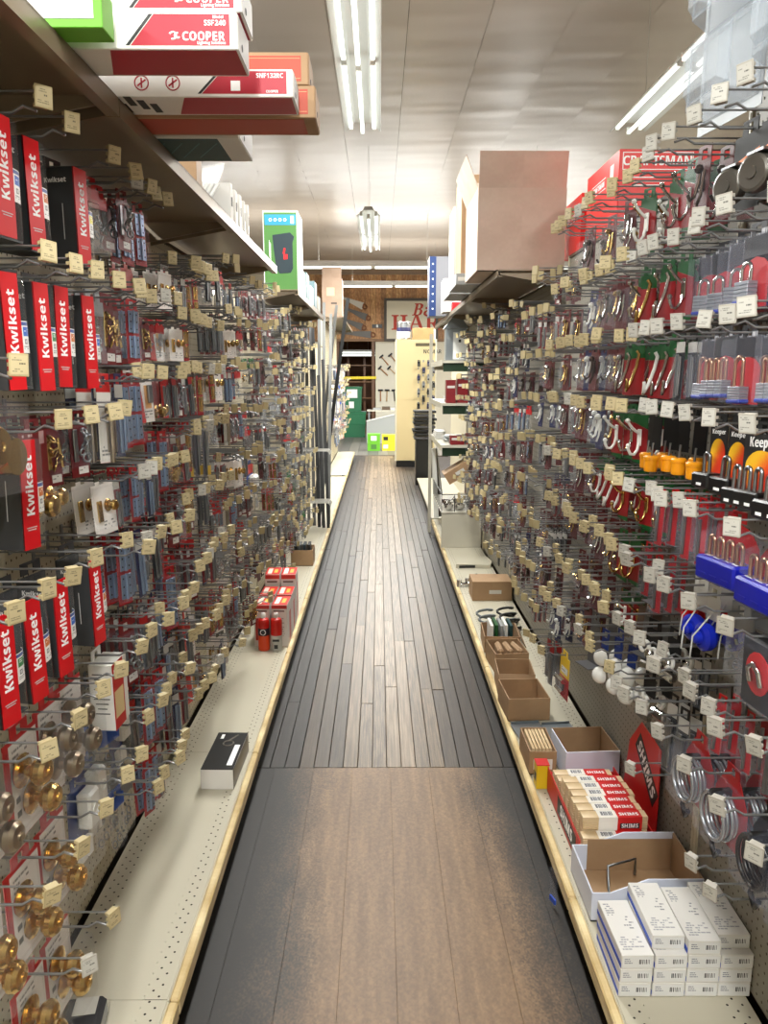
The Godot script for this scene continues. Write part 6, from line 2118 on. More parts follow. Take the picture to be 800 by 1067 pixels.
	for k in 5:
		carton("packet", "%s flat packet standing in the open brown carton" % nth(k + 1), "packet", Vector3(0.605 + k * 0.026, Y + 0.012, 4.02 + 0.01 * (k % 2)), Vector3(0.016, 0.125, 0.14), [mat("device_white", Color(0.88, 0.88, 0.86), 0.35), mat("card_green", Color(0.05, 0.30, 0.13), 0.4), mat("carton_grey", Color(0.55, 0.56, 0.56), 0.5), mat("device_white", Color(0.88, 0.88, 0.86), 0.35), mat("print_teal", Color(0.03, 0.22, 0.23), 0.5)][k], "packets in the carton")
	for k in 3:
		var wp := thing("kraft_packet", "%s crumpled brown packet in the stuffed carton" % nth(k + 1), "packet", Vector3(0.61 + k * 0.045, Y + 0.01, -3.74), 0.1 * k, "crumpled brown packets")
		mb = MB.new()
		mb.cham(Vector3(0, 0.05, 0), Vector3(0.03, 0.09, 0.13), 0.01, Basis.IDENTITY)
		part(wp, "paper", mb, km)
	for k in 6:
		var r := thing("wood_stick", "%s pale wooden part in the small labelled carton" % nth(k + 1), "wood part", Vector3(0.572 + k * 0.013, Y + 0.006, -2.74), 0.0, "wooden parts in the carton")
		mb = MB.new()
		mb.cham(Vector3(0, 0.045, 0), Vector3(0.009, 0.085, 0.16), 0.001, Basis.IDENTITY)
		part(r, "stick", mb, textured("cedar", texs.edge, 0.6, Color(0.95, 0.87, 0.74)))
	# galvanised plates
	for k in 2:
		var g := thing("galvanised_plate", ["flat galvanised plate with rounded corners lying on the deck", "second galvanised plate, overlapping the first"][k], "plate", Vector3(0.625 + k * 0.125, Y + 0.001 + k * 0.006, -2.985 + k * 0.02), 0.12, "galvanised plates")
		mb = MB.new()
		mb.cham(Vector3(0, 0.003, 0), Vector3(0.13, 0.005, 0.15), 0.002)
		mb.box(Vector3(0, 0.008, -0.07), Vector3(0.12, 0.012, 0.004))
		part(g, "plate", mb, mat("galvanised", Color(0.58, 0.61, 0.63), 0.35, 0.8))
		mb = MB.new()
		for h in 4:
			mb.cyl(Vector3(-0.045 + h * 0.03, 0.0055, 0.05), Vector3(-0.045 + h * 0.03, 0.0062, 0.05), 0.004, 0.004, 8)
		part(g, "screw_hole", mb, mat("hole_dark", Color(0.06, 0.06, 0.07), 0.7))
	# tools and straps in a heap
	for k in 6:
		var hp := thing("strap_coil", "%s dark strap or hose lying on the deck past the cartons" % nth(k + 1), "strap", Vector3(0.64 + 0.13 * (k % 2), Y + 0.006, -(4.26 + 0.115 * (k / 2) + 0.04 * (k % 2))), 0.0, "straps on the deck")
		mb = MB.new()
		var pts := []
		for i in 14:
			var a := TAU * i / 11.0
			pts.append(Vector3(cos(a) * (0.055 - 0.001 * i), 0.005 + 0.0042 * i, sin(a) * (0.045 - 0.001 * i)))
		mb.tube(pts, 0.008, 6)
		part(hp, "strap", mb, metal("black") if k % 2 else mat("strap_grey", Color(0.35, 0.37, 0.38), 0.35, 0.4))
	var bc := carton("brown_parts_carton", "closed brown carton with a pale label on the deck past the straps", "carton", Vector3(0.74, Y, 4.97), Vector3(0.26, 0.13, 0.2), km)
	slab(bc, "pale_label", Vector3(0.02, 0.06, 0.1005), Vector3(0.08, 0.025, 0.0008), mat("label_pale", Color(0.78, 0.77, 0.74), 0.5))
	for k in 3:
		var fx := thing("chrome_fitting", "%s small chrome fitting by the closed brown carton" % nth(k + 1), "fitting", Vector3(0.60 + 0.05 * k, Y, -(5.22 + 0.05 * k)), 0.7 * k, "chrome fittings on the deck")
		mb = MB.new()
		mb.tube([Vector3(-0.04, 0.02, 0), Vector3(0, 0.02, 0.01), Vector3(0.03, 0.02, -0.01), Vector3(0.05, 0.05, -0.01)], 0.012, 8)
		mb.cyl(Vector3(-0.04, 0.0, 0), Vector3(-0.04, 0.05, 0), 0.018, 0.018, 10)
		part(fx, "fitting", mb, metal("chrome"))
	var sp := thing("beige_shelf_offcut", "loose beige corner shelf lying on the deck", "shelf", Vector3(0.73, Y, -5.85))
	mb = MB.new()
	mb.prism([Vector2(-0.14, -0.10), Vector2(0.12, -0.13), Vector2(0.15, 0.0), Vector2(0.13, 0.14), Vector2(-0.08, 0.13)], 0.0, 0.03, Transform3D(Basis(Vector3.RIGHT, -PI / 2), Vector3.ZERO))
	part(sp, "panel", mb, mat("deck_beige", Color(0.725, 0.70, 0.625), 0.38))
	slab(sp, "dark_edge", Vector3(-0.02, 0.015, 0.118), Vector3(0.2, 0.02, 0.003), mat("print_dark", Color(0.12, 0.12, 0.12), 0.5), Basis(Vector3.UP, 0.11))
	# clear strip hung from the deck edge
	var cs := thing("clear_strip_pack", "clear plastic strip hanging from the deck's wooden edge by the shims", "strip pack", Vector3(0.531, 0.115, -2.10), -PI / 2 + 0.3)
	mb = MB.new()
	mb.box(Vector3(0, -0.045, 0.004), Vector3(0.035, 0.11, 0.008))
	part(cs, "clear_sleeve", mb, clear("lock_shell", Color(0.80, 0.82, 0.90), 0.05))
	slab(cs, "blue_insert", Vector3(0, -0.088, 0.004), Vector3(0.03, 0.016, 0.005), mat("edge_blue", Color(0.10, 0.30, 0.75), 0.45))

func build_deck_left() -> void:
	var Y := DECK + 0.001
	var t := thing("black_topped_carton", "white-fronted carton with a black lid, alone on the bare deck", "carton", Vector3(-0.577, Y, -2.685), -0.02)
	var mb := MB.new()
	mb.cham(Vector3(0, 0.038, 0), Vector3(0.117, 0.076, 0.29), 0.0015)
	part(t, "carton", mb, mat("carton_white", Color(0.86, 0.85, 0.83), 0.45))
	slab(t, "black_lid", Vector3(0, 0.0764, 0), Vector3(0.116, 0.001, 0.289), mat("lid_black", Color(0.05, 0.048, 0.045), 0.35))
	slab(t, "printed_side", Vector3(0.0587, 0.038, 0), Vector3(0.0008, 0.074, 0.288), mat("lid_bronze", Color(0.23, 0.19, 0.15), 0.35))
	var mb2 := MB.new()
	mb2.box(Vector3(0.038, 0.0772, 0.035), Vector3(0.020, 0.0006, 0.155))
	mb2.box(Vector3(-0.033, 0.0772, -0.11), Vector3(0.012, 0.0006, 0.035))
	part(t, "white_panel", mb2, mat("print_white", Color(0.95, 0.95, 0.95), 0.5))
	mb2 = MB.new()
	mb2.torus(Vector3(0.0, 0.077, -0.055), Vector3.UP, 0.02, 0.003, 12, 4)
	mb2.box(Vector3(0.01, 0.0772, -0.10), Vector3(0.008, 0.0006, 0.06), Basis(Vector3.UP, -0.5))
	part(t, "pictured_lever", mb2, mat("lid_grey", Color(0.38, 0.35, 0.31), 0.4))
	# grey shrink pack at the picture's foot
	var s := thing("shrink_pack", "dark shrink-wrapped pack with a white label at the bottom corner", "pack", Vector3(-0.665, Y, -1.50), 0.15)
	mb = MB.new()
	mb.cham(Vector3(0, 0.028, 0), Vector3(0.09, 0.056, 0.11), 0.01)
	part(s, "pack", mb, mat("pack_grey", Color(0.22, 0.22, 0.23), 0.25))
	slab(s, "white_label", Vector3(0.004, 0.0565, -0.02), Vector3(0.05, 0.001, 0.05), mat("label_pale", Color(0.78, 0.77, 0.74), 0.5))
	# aerosol cans before their cartons
	for k in 2:
		var c := thing("aerosol_can", ["orange-red aerosol can with a dark band on the deck", "red-topped aerosol can with a pale lower half on the deck"][k], "spray can", Vector3(-0.622 + k * 0.068, Y, -3.97), 0.0, "aerosol cans")
		var low := MB.new()
		low.lathe([Vector2(0, 0), Vector2(0.029, 0), Vector2(0.031, 0.004), Vector2(0.031, 0.085)], 18)
		part(c, "lower_body", low, mat("can_orange", Color(0.82, 0.25, 0.09), 0.3) if k == 0 else mat("can_pale", Color(0.70, 0.70, 0.68), 0.3))
		var bd := MB.new()
		bd.lathe([Vector2(0.031, 0.085), Vector2(0.031, 0.125)], 18)
		part(c, "band", bd, mat("can_navy", Color(0.10, 0.11, 0.16), 0.3) if k == 0 else mat("can_red", Color(0.76, 0.10, 0.07), 0.3))
		var up := MB.new()
		up.lathe([Vector2(0.031, 0.125), Vector2(0.031, 0.16), Vector2(0.028, 0.172), Vector2(0.014, 0.18), Vector2(0, 0.18)], 18)
		part(c, "shoulder", up, mat("can_red", Color(0.76, 0.10, 0.07), 0.3))
		var cp := MB.new()
		cp.lathe([Vector2(0.014, 0.18), Vector2(0.0135, 0.198), Vector2(0.010, 0.205), Vector2(0, 0.206)], 14)
		part(c, "cap", cp, mat("device_white", Color(0.88, 0.88, 0.86), 0.35))
		var mk := MB.new()
		if k == 0:
			mk.torus(Vector3(0, 0.105, 0.0295), Vector3(0, 0, 1), 0.014, 0.0022, 14, 4)
		else:
			mk.box(Vector3(0, 0.06, 0.0302), Vector3(0.036, 0.012, 0.002))
			mk.box(Vector3(0, 0.025, 0.0302), Vector3(0.02, 0.022, 0.002))
		part(c, "printed_mark", mk, mat("print_white", Color(0.95, 0.95, 0.95), 0.5) if k == 0 else mat("print_dark", Color(0.12, 0.12, 0.12), 0.5))
	var fm := card_tex("foam_front", 48, 96, Color(0.85, 0.82, 0.80), func(im: Image, r: RandomNumberGenerator) -> void:
		im.fill_rect(Rect2i(0, 0, 48, 8), Color(0.75, 0.12, 0.1))
		im.fill_rect(Rect2i(6, 12, 34, 3), Color(0.35, 0.2, 0.2))
		im.fill_rect(Rect2i(4, 30, 14, 52), Color(0.75, 0.12, 0.1))
		text_lines(im, Rect2i(22, 30, 22, 50), Color(0.6, 0.5, 0.5), 5, r))
	var fl := card_tex("foam_lid", 32, 32, Color(0.80, 0.12, 0.1), func(im: Image, r: RandomNumberGenerator) -> void:
		im.fill_rect(Rect2i(4, 4, 10, 24), Color(0.95, 0.9, 0.85))
		im.fill_rect(Rect2i(18, 8, 8, 16), Color(0.95, 0.75, 0.3)))
	for j in 3:
		for k in 2:
			var c := thing("spray_foam_carton", "%s carton of red and white spray, %s row behind the cans" % [["board-side", "aisle-side"][k], nth(j + 1)], "carton", Vector3(-0.635 + k * 0.095, Y, -(4.10 + j * 0.20)), 0.03 * (j - 1), "red and white spray cartons")
			var h: float = [0.235, 0.235, 0.30][j]
			mb = MB.new()
			mb.cham(Vector3(0, h / 2, 0), Vector3(0.086, h, 0.17), 0.0015)
			part(c, "carton", mb, mat("foam_white", Color(0.85, 0.82, 0.80), 0.45))
			mb = MB.new()
			mb.quad(Vector3(-0.042, 0.002, 0.0855), Vector3(0.042, 0.002, 0.0855), Vector3(0.042, h - 0.002, 0.0855), Vector3(-0.042, h - 0.002, 0.0855), Vector3(0, 0, 1))
			part(c, "printed_front", mb, fm)
			mb = MB.new()
			mb.quad(Vector3(-0.042, h + 0.0005, 0.084), Vector3(0.042, h + 0.0005, 0.084), Vector3(0.042, h + 0.0005, -0.084), Vector3(-0.042, h + 0.0005, -0.084), Vector3.UP)
			part(c, "printed_lid", mb, fl)
			slab(c, "red_side", Vector3(0.0435, h * 0.4, -0.02), Vector3(0.0008, h * 0.7, 0.06), mat("can_red", Color(0.76, 0.10, 0.07), 0.3))
	open_carton("open_brown_carton", "open brown carton at the foot of the black bars", -0.60, Y, 5.92, Vector3(0.17, 0.125, 0.2), kraft(), [999, 999, 999, 999])
	for k in 4:
		carton("dark_packet", "%s dark packet standing in the open brown carton by the bars" % nth(k + 1), "packet", Vector3(-0.655 + k * 0.035, Y + 0.01, 5.92), Vector3(0.022, 0.15, 0.13), [mat("card_black", Color(0.03, 0.03, 0.032), 0.6), mat("strap_grey", Color(0.35, 0.37, 0.38), 0.35, 0.4), mat("print_slate", Color(0.10, 0.17, 0.20), 0.45), mat("card_black", Color(0.03, 0.03, 0.032), 0.6)][k], "dark packets by the bars")

func bar(label: String, a: Vector3, b: Vector3, w: float, m: Material, called := "angle_iron", group := "leaning bars") -> void:
	# L-section bar from a to b
	var t := thing(called, label, "metal bar", a, 0.0, group)
	var dir := (b - a)
	var mb := MB.new()
	var fr := mb.frame_of(dir.normalized())
	var bs := Basis(fr[0], dir.normalized(), fr[0].cross(dir.normalized()).normalized())
	mb.box(dir * 0.5 + bs * Vector3(w / 2, 0, 0), Vector3(w, dir.length(), 0.003), bs)
	part(t, "flange", mb, m)
	mb = MB.new()
	mb.box(dir * 0.5 + bs * Vector3(0.0015, 0, w / 2), Vector3(0.003, dir.length(), w - 0.003), bs)
	part(t, "web", mb, m)

func build_bars() -> void:
	var bk := metal("black")
	var gs := mat("bar_steel", Color(0.45, 0.45, 0.44), 0.35, 0.85)
	var hole := mat("bar_slotted", Color(0.36, 0.36, 0.36), 0.4, 0.8)
	var Y := DECK + 0.018
	var k := 0
	for q in [[-0.50, 7.24, -0.56, 1.75, 7.6, bk], [-0.545, 7.25, -0.605, 1.6, 7.61, bk], [-0.59, 7.28, -0.655, 2.05, 7.66, bk], [-0.56, 7.36, -0.55, 2.30, 7.75, gs], [-0.60, 7.40, -0.60, 2.35, 7.8, gs], [-0.51, 7.44, -0.49, 2.2, 7.85, gs], [-0.645, 7.36, -0.69, 2.32, 7.80, hole], [-0.70, 7.40, -0.735, 2.2, 7.82, gs], [-0.75, 7.44, -0.775, 2.1, 7.85, hole]]:
		k += 1
		bar("%s metal bar leaning at the end of the shelves, from the aisle" % nth(k), Vector3(q[0], Y, -q[1]), Vector3(q[2], q[3], -q[4]), 0.03, q[5])
	bar("long slotted angle iron slanting out over the aisle", Vector3(-0.64, Y, -7.88), Vector3(-0.325, 2.36, -7.92), 0.035, bk)
	bar("second slotted angle iron slanting beside the long one", Vector3(-0.70, Y, -7.95), Vector3(-0.44, 2.30, -8.0), 0.03, gs)
	# wire shelves sticking out into the aisle
	for j in 2:
		var t := thing("wire_grid_shelf", ["small white wire shelf standing out by the leaning bars", "lower wire rack standing out near the floor by the bars"][j], "wire shelf", Vector3(-0.80, [0.93, 0.46][j], -7.0), 0.0, "wire shelves")
		var mb := MB.new()
		for i in 10:
			mb.tube([Vector3(0.0, 0, -0.12 + i * 0.027), Vector3(0.34, 0, -0.12 + i * 0.027), Vector3(0.36, -0.03, -0.12 + i * 0.027)], 0.0022, 5)
		part(t, "wire", mb, mat("wire_white", Color(0.70, 0.69, 0.66), 0.4))
		mb = MB.new()
		for x in [0.03, 0.2, 0.34]:
			mb.tube([Vector3(x, -0.004, -0.13), Vector3(x, -0.004, 0.135)], 0.003, 5)
		part(t, "cross_wire", mb, mat("wire_white", Color(0.70, 0.69, 0.66), 0.4))

# ------------------------------------------------------------------ the far end
func build_far_right() -> void:
	# shelves set into the last unit of the padlock side
	var beige := mat("shelf_beige", Color(0.72, 0.70, 0.64), 0.4)
	var green := mat("edge_green", Color(0.05, 0.16, 0.07), 0.5)
	var hs := [1.70, 1.35, 1.0]
	for k in 3:
		var t := thing("inset_shelf", "%s shelf down beside the far hooks, with a green underside" % nth(k + 1), "shelf", Vector3(0.52, hs[k], -7.1), 0.0, "shelves past the hooks")
		slab(t, "shelf_board", Vector3(0.18, 0.01, 0), Vector3(0.36, 0.02, 1.30), beige)
		slab(t, "front_lip", Vector3(-0.002, 0.0, 0), Vector3(0.006, 0.045, 1.30), beige)
		slab(t, "green_panel", Vector3(0.18, -0.035, 0.63), Vector3(0.34, 0.07, 0.01), green)
		slab(t, "bracket", Vector3(0.18, -0.02, -0.5), Vector3(0.34, 0.06, 0.006), beige)
	var up := thing("shelf_post", "pale upright post at the end of the far shelves", "post", Vector3(0.516, 0.0, -7.80))
	slab(up, "post", Vector3(0, 1.0, 0), Vector3(0.03, 2.0, 0.03), beige)
	# galvanised vent housing
	var v := thing("vent_housing", "galvanised vent housing with a pitched hood on the upper far shelf", "vent", Vector3(0.64, 1.721, -6.62))
	var gal := mat("galvanised", Color(0.58, 0.61, 0.63), 0.35, 0.8)
	slab(v, "body", Vector3(0, 0.13, 0), Vector3(0.17, 0.26, 0.17), gal)
	var mb := MB.new()
	mb.prism([Vector2(-0.10, 0.262), Vector2(0.10, 0.262), Vector2(0.05, 0.34), Vector2(-0.03, 0.35)], -0.095, 0.095)
	part(v, "hood", mb, gal)
	slab(v, "white_panel", Vector3(0.03, 0.12, 0.0865), Vector3(0.11, 0.22, 0.002), mat("device_white", Color(0.88, 0.88, 0.86), 0.35))
	slab(v, "dark_mark", Vector3(0.03, 0.16, 0.088), Vector3(0.02, 0.025, 0.001), mat("print_dark", Color(0.12, 0.12, 0.12), 0.5))
	var rd := mat("carton_wine", Color(0.45, 0.06, 0.09), 0.45)
	for q in [[0.60, 1.371, 6.56, 0.08, 0.19, "tall wine-red carton on the middle far shelf"], [0.70, 1.371, 6.58, 0.09, 0.21, "second wine-red carton on the middle far shelf"], [0.79, 1.371, 6.62, 0.07, 0.17, "third wine-red carton on the middle far shelf"], [0.66, 1.021, 6.56, 0.12, 0.07, "low wine-red carton on the lower far shelf"], [0.79, 1.021, 6.56, 0.11, 0.09, "second low wine-red carton on the lower far shelf"]]:
		var c := carton("wine_red_carton", q[5], "carton", Vector3(q[0], q[1], q[2]), Vector3(q[3], q[4], 0.12), rd, "wine-red cartons")
		slab(c, "pale_band", Vector3(0, q[4] * 0.7, 0.0605), Vector3(q[3] * 0.8, 0.02, 0.001), mat("label_pale", Color(0.78, 0.77, 0.74), 0.5))
	for k in 4:
		var p := thing("white_pan", "%s white plastic tray stacked on the far shelves" % nth(k + 1), "tray", Vector3(0.63 + 0.01 * k, [1.371, 1.396, 1.021, 1.046][k], -6.75 - (0.1 if k > 1 else 0.0) + (0.32 if k < 2 else 0.0) * 0.0), 0.1 * k, "white plastic trays")
		mb = MB.new()
		mb.prism([Vector2(-0.055, 0), Vector2(0.055, 0), Vector2(0.075, 0.022), Vector2(-0.075, 0.022)], -0.06, 0.06)
		part(p, "tray", mb, mat("pan_white", Color(0.78, 0.80, 0.82), 0.35))
		slab(p, "rim", Vector3(0, 0.0232, 0), Vector3(0.16, 0.002, 0.13), mat("pan_white", Color(0.78, 0.80, 0.82), 0.35))
	for k in 4:
		carton("paper_pad", "%s stacked white pad at the edge of the lower far shelf" % nth(k + 1), "pad", Vector3(0.56 + 0.004 * k, 1.021 + k * 0.017, 7.3), Vector3(0.09, 0.016, 0.3), mat("pad_white", Color(0.80, 0.79, 0.76), 0.5), "white pads")
	# tilted brown carton and chrome pans below
	var bt := thing("tilted_brown_carton", "brown carton tipped forward above the chrome bowls", "carton", Vector3(0.68, 0.74, -6.55))
	mb = MB.new()
	mb.cham(Vector3(0, 0.06, 0), Vector3(0.26, 0.10, 0.24), 0.002, Basis(Vector3.BACK, 0.55))
	part(bt, "carton", mb, kraft())
	slab(bt, "label", Vector3(0.0, 0.06, 0.1215), Vector3(0.08, 0.03, 0.001), mat("label_pale", Color(0.78, 0.77, 0.74), 0.5), Basis(Vector3.BACK, 0.55))
	var cab := thing("low_bin", "low wire-fronted bin of chrome bowls under the far shelves", "bin", Vector3(0.70, DECK + 0.003, -6.95))
	slab(cab, "bottom", Vector3(0, 0.3, 0), Vector3(0.34, 0.012, 1.0), beige)
	slab(cab, "end_panel", Vector3(0, 0.15, 0.494), Vector3(0.34, 0.3, 0.012), beige)
	mb = MB.new()
	for i in 9:
		mb.tube([Vector3(-0.168, 0.31, 0.48 - i * 0.12), Vector3(-0.168, 0.46, 0.48 - i * 0.12)], 0.003, 5)
	mb.tube([Vector3(-0.168, 0.46, 0.49), Vector3(-0.168, 0.46, -0.49)], 0.004, 5)
	for i in 4:
		mb.tube([Vector3(-0.168 + i * 0.11, 0.31, 0.49), Vector3(-0.168 + i * 0.11, 0.46, 0.49)], 0.003, 5)
	mb.tube([Vector3(-0.168, 0.46, 0.49), Vector3(0.168, 0.46, 0.49)], 0.004, 5)
	part(cab, "wire_front", mb, metal("black"))
	for k in 8:
		var b := thing("chrome_bowl", "%s chrome bowl heaped in the low wire bin" % nth(k + 1), "bowl", Vector3(0.60 + 0.10 * (k % 3), DECK + 0.312, -(6.56 + 0.13 * (k / 3))), 0.0, "chrome bowls")
		mb = MB.new()
		mb.lathe([Vector2(0, 0.002), Vector2(0.022, 0.0), Vector2(0.035, 0.02), Vector2(0.041, 0.048), Vector2(0.038, 0.048), Vector2(0.032, 0.022), Vector2(0.0, 0.006)], 14)
		part(b, "bowl", mb, metal("chrome"))
		mb = MB.new()
		mb.tube([Vector3(0.04, 0.044, 0), Vector3(0.055, 0.05, 0.004), Vector3(0.075, 0.085, 0.01)], 0.004, 6)
		part(b, "handle", mb, metal("steel"))
	# boards leaning against the end of the unit
	for k in 5:
		var p := thing("leaning_panel", "%s narrow panel leaning at the end of the far shelves" % nth(k + 1), "panel", Vector3(0.575 + 0.012 * k, DECK + 0.001, -(7.86 + 0.03 * k)), 0.0, "leaning panels")
		mb = MB.new()
		mb.cham(Vector3(0, 0.36, 0), Vector3(0.05, 0.72 - 0.04 * (k % 2), 0.010), 0.002, Basis(Vector3.BACK, 0.05 + 0.02 * k))
		part(p, "panel", mb, [metal("white"), metal("bronze"), mat("bar_steel", Color(0.45, 0.45, 0.44), 0.35, 0.85), metal("white"), metal("steel")][k])
	# next low unit with a deck, then the black rack
	var dk := thing("low_platform", "low beige platform on the floor past the far shelves", "platform", Vector3(0.80, 0, -9.5))
	slab(dk, "deck", Vector3(0, 0.12, 0), Vector3(0.50, 0.02, 3.2), mat("deck_beige", Color(0.725, 0.70, 0.625), 0.38))
	slab(dk, "kick_board", Vector3(-0.22, 0.055, 0), Vector3(0.02, 0.11, 3.2), mat("kick_black", Color(0.035, 0.033, 0.03), 0.6))
	slab(dk, "back_board", Vector3(0.24, 1.0, 0), Vector3(0.02, 1.8, 3.2), mat("deck_beige", Color(0.725, 0.70, 0.625), 0.38))
	var rk := thing("black_tray_rack", "black stack of flat trays standing on the floor by the pale cabinet", "rack", Vector3(0.66, 0, -11.45))
	slab(rk, "pedestal", Vector3(0, 0.33, 0), Vector3(0.24, 0.66, 0.35), metal("black"))
	for k in 8:
		mb = MB.new()
		mb.cham(Vector3(0.01 * (k % 2), 0.69 + k * 0.055, 0), Vector3(0.30 + 0.02 * (k % 3), 0.035, 0.40), 0.006)
		part(rk, "tray", mb, metal("black") if k % 3 else mat("tray_grey", Color(0.25, 0.25, 0.26), 0.3))

	# pale pegboard cabinet facing the camera, hooks and dark goods on its face
	var cb := thing("pale_pegboard_endcap", "tall pale yellow pegboard end panel facing the camera", "display cabinet", Vector3(0.64, 0, -13.55))
	var cream := mat("endcap_cream", Color(0.79, 0.72, 0.54), 0.5)
	slab(cb, "body", Vector3(0, 1.16, -0.30), Vector3(0.70, 2.1, 0.5), cream)
	mb = MB.new()
	for j in 2:
		var y0: float = [0.12, 1.18][j]
		var y1: float = [1.175, 2.205][j]
		mb.quad(Vector3(-0.34, y0, 0.0), Vector3(0.34, y0, 0.0), Vector3(0.34, y1, 0.0), Vector3(-0.34, y1, 0.0), Vector3(0, 0, 1), Vector2(0, 0), Vector2(0.68 / 0.0254, 0), Vector2(0.68 / 0.0254, (y1 - y0) / 0.0254), Vector2(0, (y1 - y0) / 0.0254))
	part(cb, "pegboard_panel", mb, holed("pegboard_cream", Color(0.80, 0.73, 0.55), texs.peg))
	for x in [-0.345, 0.345]:
		slab(cb, "corner_strip", Vector3(x, 1.16, -0.02), Vector3(0.025, 2.1, 0.05), mat("strip_pale", Color(0.82, 0.80, 0.72), 0.45))
	slab(cb, "plinth", Vector3(0, 0.055, -0.03), Vector3(0.68, 0.11, 0.04), metal("black"))
	slab(cb, "top_sign", Vector3(0.16, 2.12, 0.012), Vector3(0.34, 0.05, 0.01), mat("sign_olive", Color(0.30, 0.26, 0.15), 0.5))
	put_letters(cb, "NOMAR", 0.085, mat("print_dark", Color(0.12, 0.12, 0.12), 0.5), Transform3D(Basis.IDENTITY, Vector3(0.28, 2.0, 0.004)))
	for r in 7:
		for c in 4:
			var hk := thing("endcap_hook", "wire hook on the pale end panel, %s row, %s across" % [nth(r + 1), nth(c + 1)], "peg hook", Vector3(0.68 + c * 0.085, 1.84 - r * 0.12, -13.55), 0.0, "hooks on the pale end panel")
			mb = MB.new()
			mb.tube([Vector3(0, 0, 0.003), Vector3(0, 0, 0.20), Vector3(-0.01, 0.012, 0.22)], 0.004, 5)
			part(hk, "prong", mb, metal("steel"))
			slab(hk, "back_plate", Vector3(0, 0, 0.003), Vector3(0.02, 0.04, 0.004), metal("steel"))
			if (r + c) % 2 == 0:
				var o := thing("dark_bundle", "dark dangling goods on the pale end panel, %s row, %s across" % [nth(r + 1), nth(c + 1)], "goods", Vector3(0.68 + c * 0.085, 1.84 - r * 0.12, -13.45), 0.0, "dark goods on the pale end panel")
				mb = MB.new()
				tab(mb, 0.04, 0.03, 0.004)
				mb.box(Vector3(0, -0.05, 0.03), Vector3(0.05, 0.085, 0.03))
				part(o, "card", mb, [metal("black"), mat("slim_navy", Color(0.10, 0.11, 0.28), 0.45), metal("steel")][(r + c) / 2 % 3])
				mb = MB.new()
				mb.ball(Vector3(0, -0.07, 0.06), 0.018, 8)
				part(o, "knob", mb, metal("black"))
	# on top of it
	var pc := thing("paint_can", "silver paint can with a white label on top of the pale cabinet", "can", Vector3(0.43, 2.212, -13.75))
	mb = MB.new()
	mb.lathe([Vector2(0, 0), Vector2(0.12, 0), Vector2(0.122, 0.01), Vector2(0.12, 0.02), Vector2(0.12, 0.28), Vector2(0.124, 0.29), Vector2(0.12, 0.30), Vector2(0.10, 0.295), Vector2(0, 0.295)], 20)
	part(pc, "can", mb, metal("steel"))
	mb = MB.new()
	mb.lathe([Vector2(0.1215, 0.03), Vector2(0.1215, 0.13)], 20)
	part(pc, "label", mb, mat("carton_white", Color(0.86, 0.85, 0.83), 0.45))
	mb = MB.new()
	mb.lathe([Vector2(0.1215, 0.13), Vector2(0.1215, 0.20)], 20)
	part(pc, "dark_band", mb, mat("slim_navy", Color(0.10, 0.11, 0.28), 0.45))
	carton("flat_tan_carton", "flat tan carton on top of the pale cabinet", "carton", Vector3(0.76, 2.212, 13.75), Vector3(0.36, 0.19, 0.3), textured("kraft_tan", texs.kraft, 0.7, Color(0.80, 0.64, 0.42)))
	carton("white_roll", "white wrapped block beside the tan carton on the cabinet", "pack", Vector3(0.96, 2.212, 13.75), Vector3(0.03, 0.17, 0.3), mat("carton_white", Color(0.86, 0.85, 0.83), 0.45))

func saw(label: String, x: float, y: float, rot: float, pale: bool, ln := 0.62) -> void:
	var t := thing("hand_saw", label, "saw", Vector3(x, y, -21.25), 0.0, "old hand saws on the wall")
	t.rotation.z = rot
	var mb := MB.new()
	mb.prism([Vector2(-ln / 2, 0.06), Vector2(-ln / 2, 0.02), Vector2(ln / 2, -0.12), Vector2(ln / 2, 0.07)], -0.001, 0.001)
	part(t, "blade", mb, mat("blade_pale", Color(0.78, 0.76, 0.72), 0.45, 0.2) if pale else mat("blade_grey", Color(0.36, 0.35, 0.34), 0.5, 0.4))
	mb = MB.new()
	mb.torus(Vector3(ln / 2 + 0.05, -0.03, 0), Vector3(0, 0, 1), 0.055, 0.016, 14, 6)
	mb.cham(Vector3(ln / 2 + 0.005, -0.02, 0), Vector3(0.04, 0.13, 0.022), 0.006)
	part(t, "handle", mb, mat("saw_handle", Color(0.48, 0.27, 0.13), 0.5))

